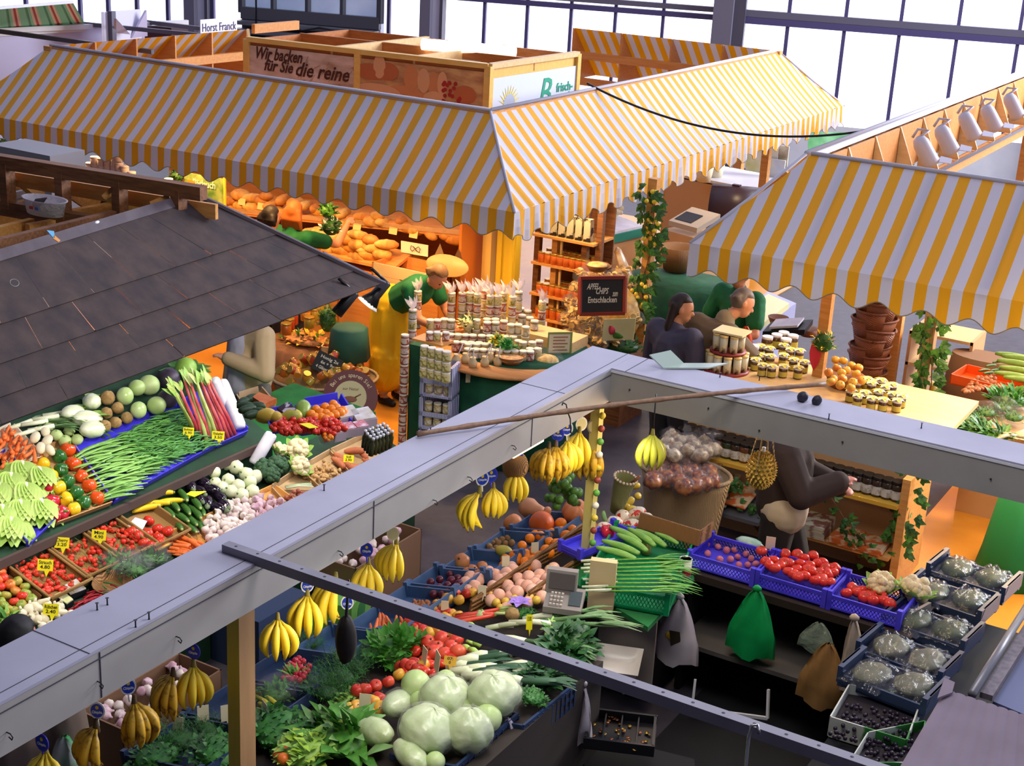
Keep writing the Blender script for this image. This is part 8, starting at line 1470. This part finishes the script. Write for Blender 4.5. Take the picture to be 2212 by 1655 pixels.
# ================================================================ people
def person(lab,loc,face,J,cl,skin='c98a68',hair=None,hl=.0,look=(0,0),sc_=1.0,face_on=True,grip=None):
 """J: joints in the body frame (x right, y ahead, z up); cl: clothing pieces (name, colour, [(joint a, joint b, r a, r b)...])"""
 t=thing('person',lab,'person',loc,face); t.scale=(sc_,)*3; sk=mat('skin_'+skin,skin,.5,sss=.1); J={k:V(v)for k,v in J.items()}
 def limb(g,a,b,ra,rb):
  a=J[a]if isinstance(a,str)else V(a); b=J[b]if isinstance(b,str)else V(b); g.ball(a,ra,10,8); g.ball(b,rb,10,8); g.tube([a,a.lerp(b,.35),b],[ra,ra*.7+rb*.3+.004,rb],10)
 def fuse(g,name,m,vox,par=t):
  o=g.part(name,m,par); r=o.modifiers.new('fuse','REMESH'); r.mode='VOXEL'; r.voxel_size=vox; r.use_smooth_shade=True; s=o.modifiers.new('soft','SMOOTH'); s.iterations=3; s.factor=.5; return o
 g=M(); h=J['head']; nk=J['neck']; f=(J['look']).normalized(); up=(h-nk).normalized(); sd=f.cross(up).normalized(); up=sd.cross(f)
 R=Matrix((sd,f,up)).transposed()
 g.ball(h,(.073,.092,.108),18,14,R=R); g.ball(h+f*.03-up*.055,(.055,.06,.06),12,9,R=R); limb(g,'neck',h-up*.05,.052,.05)
 g.ball(h+f*.095-up*.02,(.013,.018,.02),8,6,R=R)
 for s in(-1,1):g.ball(h+sd*.074*s-up*.012-f*.005,(.012,.022,.03),8,6,R=R)
 limb(g,'neck','chest',.05,.10); limb(g,'chest','pelvis',.12,.12)
 for s in 'LR':
  limb(g,'chest','sh'+s,.1,.06); limb(g,'sh'+s,'el'+s,.05,.042); limb(g,'el'+s,'ha'+s,.042,.028)
  d=(J['ha'+s]-J['el'+s]).normalized(); n=d.cross(V((0,0,1))); n=n.normalized()if n.length>.1 else V((1,0,0)); w_=J['ha'+s]; q=n.cross(d)
  g.ball(w_+d*.045,(.04,.04,.028),10,7)
  for k,L in enumerate((.062,.074,.07,.055)):
   b0=w_+d*.07+n*(.028-.019*k); g.tube([b0,b0+d*L*.5-q*.006,b0+d*L*.85-q*.024],[.0105,.0095,.008],6)
  b0=w_+d*.025+n*.036; g.tube([b0,b0+d*.03+n*.02-q*.008,b0+d*.055+n*.016-q*.02],[.012,.0105,.009],6)
  limb(g,'pelvis','hip'+s,.12,.09); limb(g,'hip'+s,'kn'+s,.085,.055); limb(g,'kn'+s,'an'+s,.055,.038); a=J['an'+s]; limb(g,a-V((0,0,.03)),a+V((0,.11,-.045)),.04,.03)
 fuse(g,'body',sk,.0085)
 for nm,c,L in cl:
  g=M(); m=c if not isinstance(c,str)else mat('cloth_'+c,c,.8,None,12)
  for a,b,ra,rb in L:limb(g,a,b,ra,rb)
  fuse(g,nm,m,.014)
 if hair:
  g=M(); hm=mat('hair_'+hair,hair,.6,None); b=-f
  g.ball(h+up*.022-f*.022,(.09,.102,.108),16,12,R=R,fn=lambda d:1+.05*noise.noise(d*7)+(0 if d.y<.35 or d.z>.45 else-.35))
  if hl:
   for k in range(7):
    q=h+sd*(.02*(k-3))-f*.07+up*.03; e=q-V((0,0,hl))-f*.02*(1 if hl>.2 else 0)+sd*.012*(k-3); g.tube([q,q.lerp(e,.5)-f*.03,e],[.034,.036,.016],8)
  fuse(g,'hair',hm,.011)
 for nm,m,rr_,dz,dx in(('eye',dark,.0085,.012,.03),('eye',dark,.0085,.012,-.03),('mouth',mat('lips','8a3a30',.5),.012,-.062,0)):
  g=M(); g.ball(h+f*(.086 if nm=='eye' else .088)+up*dz+sd*dx,(rr_*1.4,.006,rr_*.55),8,6,R=R); g.part(nm,m,t)
 for s in 'LR':
  a=J['an'+s]; g=M(); limb(g,a-V((0,.03,.035)),a+V((0,.13,-.05)),.046,.036); fuse(g,'shoe',mat('shoe_dark','1c1a1e',.5),.012)
 return t
def stand(**k):
 J=dict(pelvis=(0,0,.95),chest=(0,0,1.28),neck=(0,.0,1.45),head=(0,.03,1.6),look=(0,1,-.15),shL=(-.18,0,1.38),shR=(.18,0,1.38),elL=(-.23,.02,1.1),elR=(.23,.02,1.1),haL=(-.2,.14,.9),haR=(.2,.14,.9),hipL=(-.09,0,.9),hipR=(.09,0,.9),knL=(-.1,.03,.5),knR=(.1,.03,.5),anL=(-.1,0,.09),anR=(.1,0,.09)); J.update(k); return J
def shirt(c,slv=1,th=0,nm='shirt',long=False):
 L=[('chest','pelvis',.155+th,.15+th),('neck','chest',.07,.14+th)]
 for s in 'LR':L+=[('chest','sh'+s,.13+th,.085+th),('sh'+s,'el'+s,.08+th,.066+th)]+([('el'+s,'ha'+s,.062+th,.05+th)]if long else[])
 if not long and slv<1:L=[q for q in L if not(q[0][:2]=='sh')]
 return(nm,c,L)
def trousers(c,th=0):return('trousers',c,sum([[('pelvis','hip'+s,.14+th,.11+th),('hip'+s,'kn'+s,.105+th,.08+th),('kn'+s,'an'+s,.08+th,.068+th)]for s in 'LR'],[]))
def face_to(dx,dy):return math.atan2(-dx,dy)
GS=mat('green_shirt','0f6a3a',.8,'0c5a30',9); YA=mat('yellow_apron_cloth','e6b80a',.7,'d9a806',5)
b_=W(843,868,0)
J=stand(pelvis=(0,-.02,.98),chest=(.0,.32,1.2),neck=(0,.46,1.3),head=(.02,.58,1.38),look=(.15,.75,-.75),shL=(-.17,.37,1.25),shR=(.17,.37,1.25),elL=(-.2,.5,1.0),elR=(.2,.52,1.0),haL=(-.1,.68,.93),haR=(.12,.7,.93))
hs=[('chest','pelvis',.15,.14),('neck','chest',.07,.14)]+[('chest','sh'+s,.12,.085)for s in 'LR']+[('sh'+s,(J['sh'+s][0]*1.05,J['sh'+s][1]+.07,J['sh'+s][2]-.14),.08,.075)for s in 'LR']
person('woman in a green shirt and long yellow apron bending over the jar stand',(b_.x,b_.y,0),face_to(1,-.15),J,[('shirt',GS,hs),('apron',YA,[('pelvis',(0,-.02,.55),.2,.215),((-.06,0,.5),(-.07,0,.28),.18,.16),((.06,0,.5),(.07,0,.28),.18,.16)]),('trousers','b0a494',[('knL',(-.1,0,.15),.07,.06),('knR',(.1,0,.15),.07,.06)])],hair='7a5a38',hl=.05)
b_=W(632,462,1.6); J=stand(haR=(.3,.5,1.45),elR=(.34,.28,1.3),look=(-.3,1,-.3))
hs=[('chest','pelvis',.155,.15),('neck','chest',.07,.14)]+[('chest','sh'+s,.13,.085)for s in 'LR']+[('sh'+s,V(J['sh'+s]).lerp(V(J['el'+s]),.6),.085,.078)for s in 'LR']
person('ginger-haired woman in a green shirt reaching for bread, seen from behind',(b_.x,b_.y,0),face_to(.0,1),J,[('shirt',GS,hs),trousers('3a3a42')],hair='a85a22',hl=.2); b9=W(583,472,1.6); person('dark-haired customer whose head shows beside the ginger-haired woman',(b9 .x,b9 .y,0),face_to(0,1),stand(),[shirt('4a3a3a',long=True),trousers('2a2a30')],hair='1c1412',hl=.1)
b9=YP(325,372,11.6); person('person in a mauve jacket bent behind the timber truss, seen from behind',(b9 .x,11.6,-.15),face_to(-.2,1),stand(head=(0,.2,1.45),neck=(0,.1,1.36),look=(0,1,-.6)),[shirt('8a6a66',th=.03,nm='jacket',long=True),trousers('3a3438')],hair='5a4a40')
b9=W(545,715,1.38); person('customer in a beige jacket, arm bent at the chest, head hidden by the dark roof',(b9 .x,b9 .y,0),face_to(-.35,-1),stand(elL=(-.3,.06,1.12),haL=(-.04,.24,1.2),elR=(.28,0,1.1),haR=(.2,.1,.92)),[shirt('a08a6a',th=.01,nm='jacket',long=True),('sweater','8a8a9a',[((0,.1,1.3),(0,.13,.95),.1,.1)]),trousers('5a564e')],hair='6a5a48')
b9=W(1462,668,1.6); J=stand(look=(.9,.55,-.25),head=(.02,.05,1.6)); person('woman with long dark hair in a slate jacket, turned to the right',(b9 .x,b9 .y,0),face_to(.25,1),J,[shirt('3c384a',th=.02,nm='jacket',long=True),trousers('2c2a32')],hair='241612',hl=.42,skin='c08058')
b9=W(1545,660,1.6); J=stand(head=(.08,.26,1.6),neck=(.02,.12,1.47),chest=(0,.04,1.28),look=(.7,.7,-.5),elR=(.34,.2,1.14),haR=(.5,.48,1.12),elL=(-.24,.1,1.06),haL=(.12,.46,1.06)); person('grey-haired man in an olive brown jacket handing over an orange bag',(b9 .x,b9 .y,0),face_to(.35,1),J,[shirt('5c4a34',th=.03,nm='jacket',long=False),('collar','8a7a60',[('neck',(.02,.1,1.38),.085,.1)]),trousers('3a3834')],hair='6e6460',hl=.05)
b9=W(1592,640,1.4); J=stand(elL=(-.3,.12,1.12),haL=(-.12,.4,1.08),elR=(.28,.1,1.1),haR=(.05,.42,1.08)); hs=[('chest','pelvis',.165,.16),('neck','chest',.07,.15)]+[('chest','sh'+s,.14,.1)for s in 'LR']+[('sh'+s,V(J['sh'+s]).lerp(V(J['el'+s]),.65),.095,.085)for s in 'LR']
t=person('seller in a green T-shirt whose head is hidden by the right-hand awning',(b9 .x,b9 .y+.05,0),face_to(-.25,-1),J,[('shirt',GS,hs),trousers('2a3040')],hair='4a3426'); text('Keller',.05,Matrix.Translation((-.08,.18,1.3))@Matrix.Rotation(PI,4,'Z')@Matrix.Rotation(PI/2,4,'X'),mat('shirt_print','d8d4b0',.7),'lettering',t,shear=.2)
t=hang_bag('carrier_bag','orange carrier bag held between the grey-haired man and the seller',1612,705,11.75,.2,.34,mat('orange_plastic_bag','d9541a',.4,'c9481a',7,transl=.2),knot=False)
b9=W(1692,1060,1.05); J=stand(elR=(.26,.14,1.14),haR=(.12,.36,1.22),elL=(-.26,.1,1.12),haL=(-.02,.36,1.14),anL=(-.1,.18,.09),knL=(-.1,.14,.5),anR=(.1,-.18,.1),knR=(.1,-.02,.5),head=(0,.05,1.62)); person('walker in a dark brown jacket with raised hands and a cream bag at the waist',(b9 .x,b9 .y,0),face_to(1,.25),J,[shirt('2e201a',th=.03,nm='jacket',long=True),('waist_bag','b5a488',[((-.07,0,.97),(.07,.03,.93),.175,.165)]),trousers('1e1814',.02)],hair='2a1c16',hl=.1,skin='c07a68')
b9=W(35,1362,1.66); person('black-haired passer-by whose head shows above the left beam',(b9 .x,b9 .y,0),face_to(-.4,1),stand(head=(0,.02,1.6)),[shirt('7a6a60',th=.02,nm='jacket',long=True),trousers('2a2830')],hair='120e10',hl=.12)
t=hang_bag('carrier_bag','green and white shopping bag at the lower left behind the bananas',140,1590,3.95,.22,.3,mat('green_white_bag','3aa05a',.5,'c8d0c8',3,lo=.5,hi=.6),knot=False)
for px,c,lab in((((590,1330),(690,1350),(690,1470),(590,1440)),'2a3a5a','dark blue carton standing in the aisle behind the mustard post'),):
 q=W(640,1440,0); t=thing('carton',lab,'carton',(q.x-.3,q.y,0)); g=M(); g.box((0,0,.2),(.4,.5,.4)); g.part('box',mat('carton_'+c,c,.6),t)
q=W(735,1350,0); t=thing('carton','green fruit carton with a leaf print on the aisle floor','carton',(q.x,q.y,0),.3); g=M(); g.box((0,0,.13),(.3,.4,.26)); g.part('box',mat('carton_green','6aa84a',.6),t); g=M(); g.lathe([(.08,0),(0,.001)],18,T=Matrix.Translation((.152,0,.14))@Matrix.Rotation(PI/2,4,'Y'),smooth=False); g.part('print',mat('print_green','2f7a3a',.6),t)
for k,(x,y,lab)in enumerate(((330,1500,'long brown carton under the left beam, behind the speckled bananas'),(800,1180,'wooden crate of garlic standing low in the aisle under the left beam'))):
 q=W(x,y,.35); t=thing('produce_crate',lab,'crate',(q.x,q.y,.0),1.57); g=crate(.8,.34,.38,m=wood_d,lip=False,floor=True); g.part('crate',mat('brown_carton','7a5a44',.7),t)
 for j in range(26):place('garlic_bulb',gam[j%2],(q.x+rnd(-.13,.13),q.y+rnd(-.36,.36),.35),'pale bulb in the %s crate under the left beam'%('left','right')[k],'garlic','bulbs in the %s low crate'%('left','right')[k],rrot(),1.1)
# ================================================================ lamps of the stalls, added fill lights and daylight
warm=(1,.56,.2); warm2=(1,.72,.42); neut=(1,.93,.82)
for x in(-11.6,-10.3,-9.1,-8.0,-6.95):
 light('bakery_lamp','SPOT',(x,10.95,2.35),110,warm,.1,(x,11.6,.8),2.5,.7)
light('bakery_lamp','SPOT',(-7.2,10.9,2.3),60,warm2,.1,(-6.4,10.7,.9),2.2,.7)
for y in(12.2,14.2,16.6):light('bakery_lamp','SPOT',(-6.5,y,2.3),60,warm2,.1,(-6.3,y-.2,.8),2.4,.7)
for x in(-3.6,-2.4,-1.2):light('delicatessen_lamp','SPOT',(x,11.3,2.3),60,warm2,.1,(x,10.9,.8),2.4,.7)
light('delicatessen_lamp','POINT',(-1.7,10.8,2.02),26,(1,.8,.3),.08)
for y in(12.6,14.6):light('delicatessen_lamp','SPOT',(-2.6,y,2.3),130,warm,.12,(-2.2,y-.6,0),2.4,.7)
light('delicatessen_lamp','SPOT',(-1.6,10.6,2.2),120,warm2,.12,(-1.9,9.9,0),2.0,.7)
for y in(3.6,5.0,6.4,7.7):light('vegetable_lamp','SPOT',(-5.95,y,2.12),60,neut,.1,(-6.9,y,.9),2.4,.8)
light('vegetable_lamp','SPOT',(-5.9,7.9,2.1),45,neut,.1,(-6.5,8.5,.9),2.0,.8)
light('overhead_fill','AREA',(-2.2,5.6,5.4),95,(1,.96,.92),1.6,(-3.0,6.4,.8))  # unseen overhead fill, added to brighten the near fruit stall
for y in(4.7,5.9,7.0):light('fruit_fill','SPOT',(-3.25,y,1.98),26,neut,.15,(-3.8,y,.6),2.5,.9)  # fill spots without fixtures, added beside the beam to brighten the fruit
for x in(-3.2,-2.0):light('counter_fill','POINT',(x,7.66,1.9),14,warm2,.1)  # fill lights added under the far beam for trays and counter front
light('right_window_daylight','AREA',(3.5,24,7.5),4600,(.9,.93,1),9,(-7,14,2),sy=6)
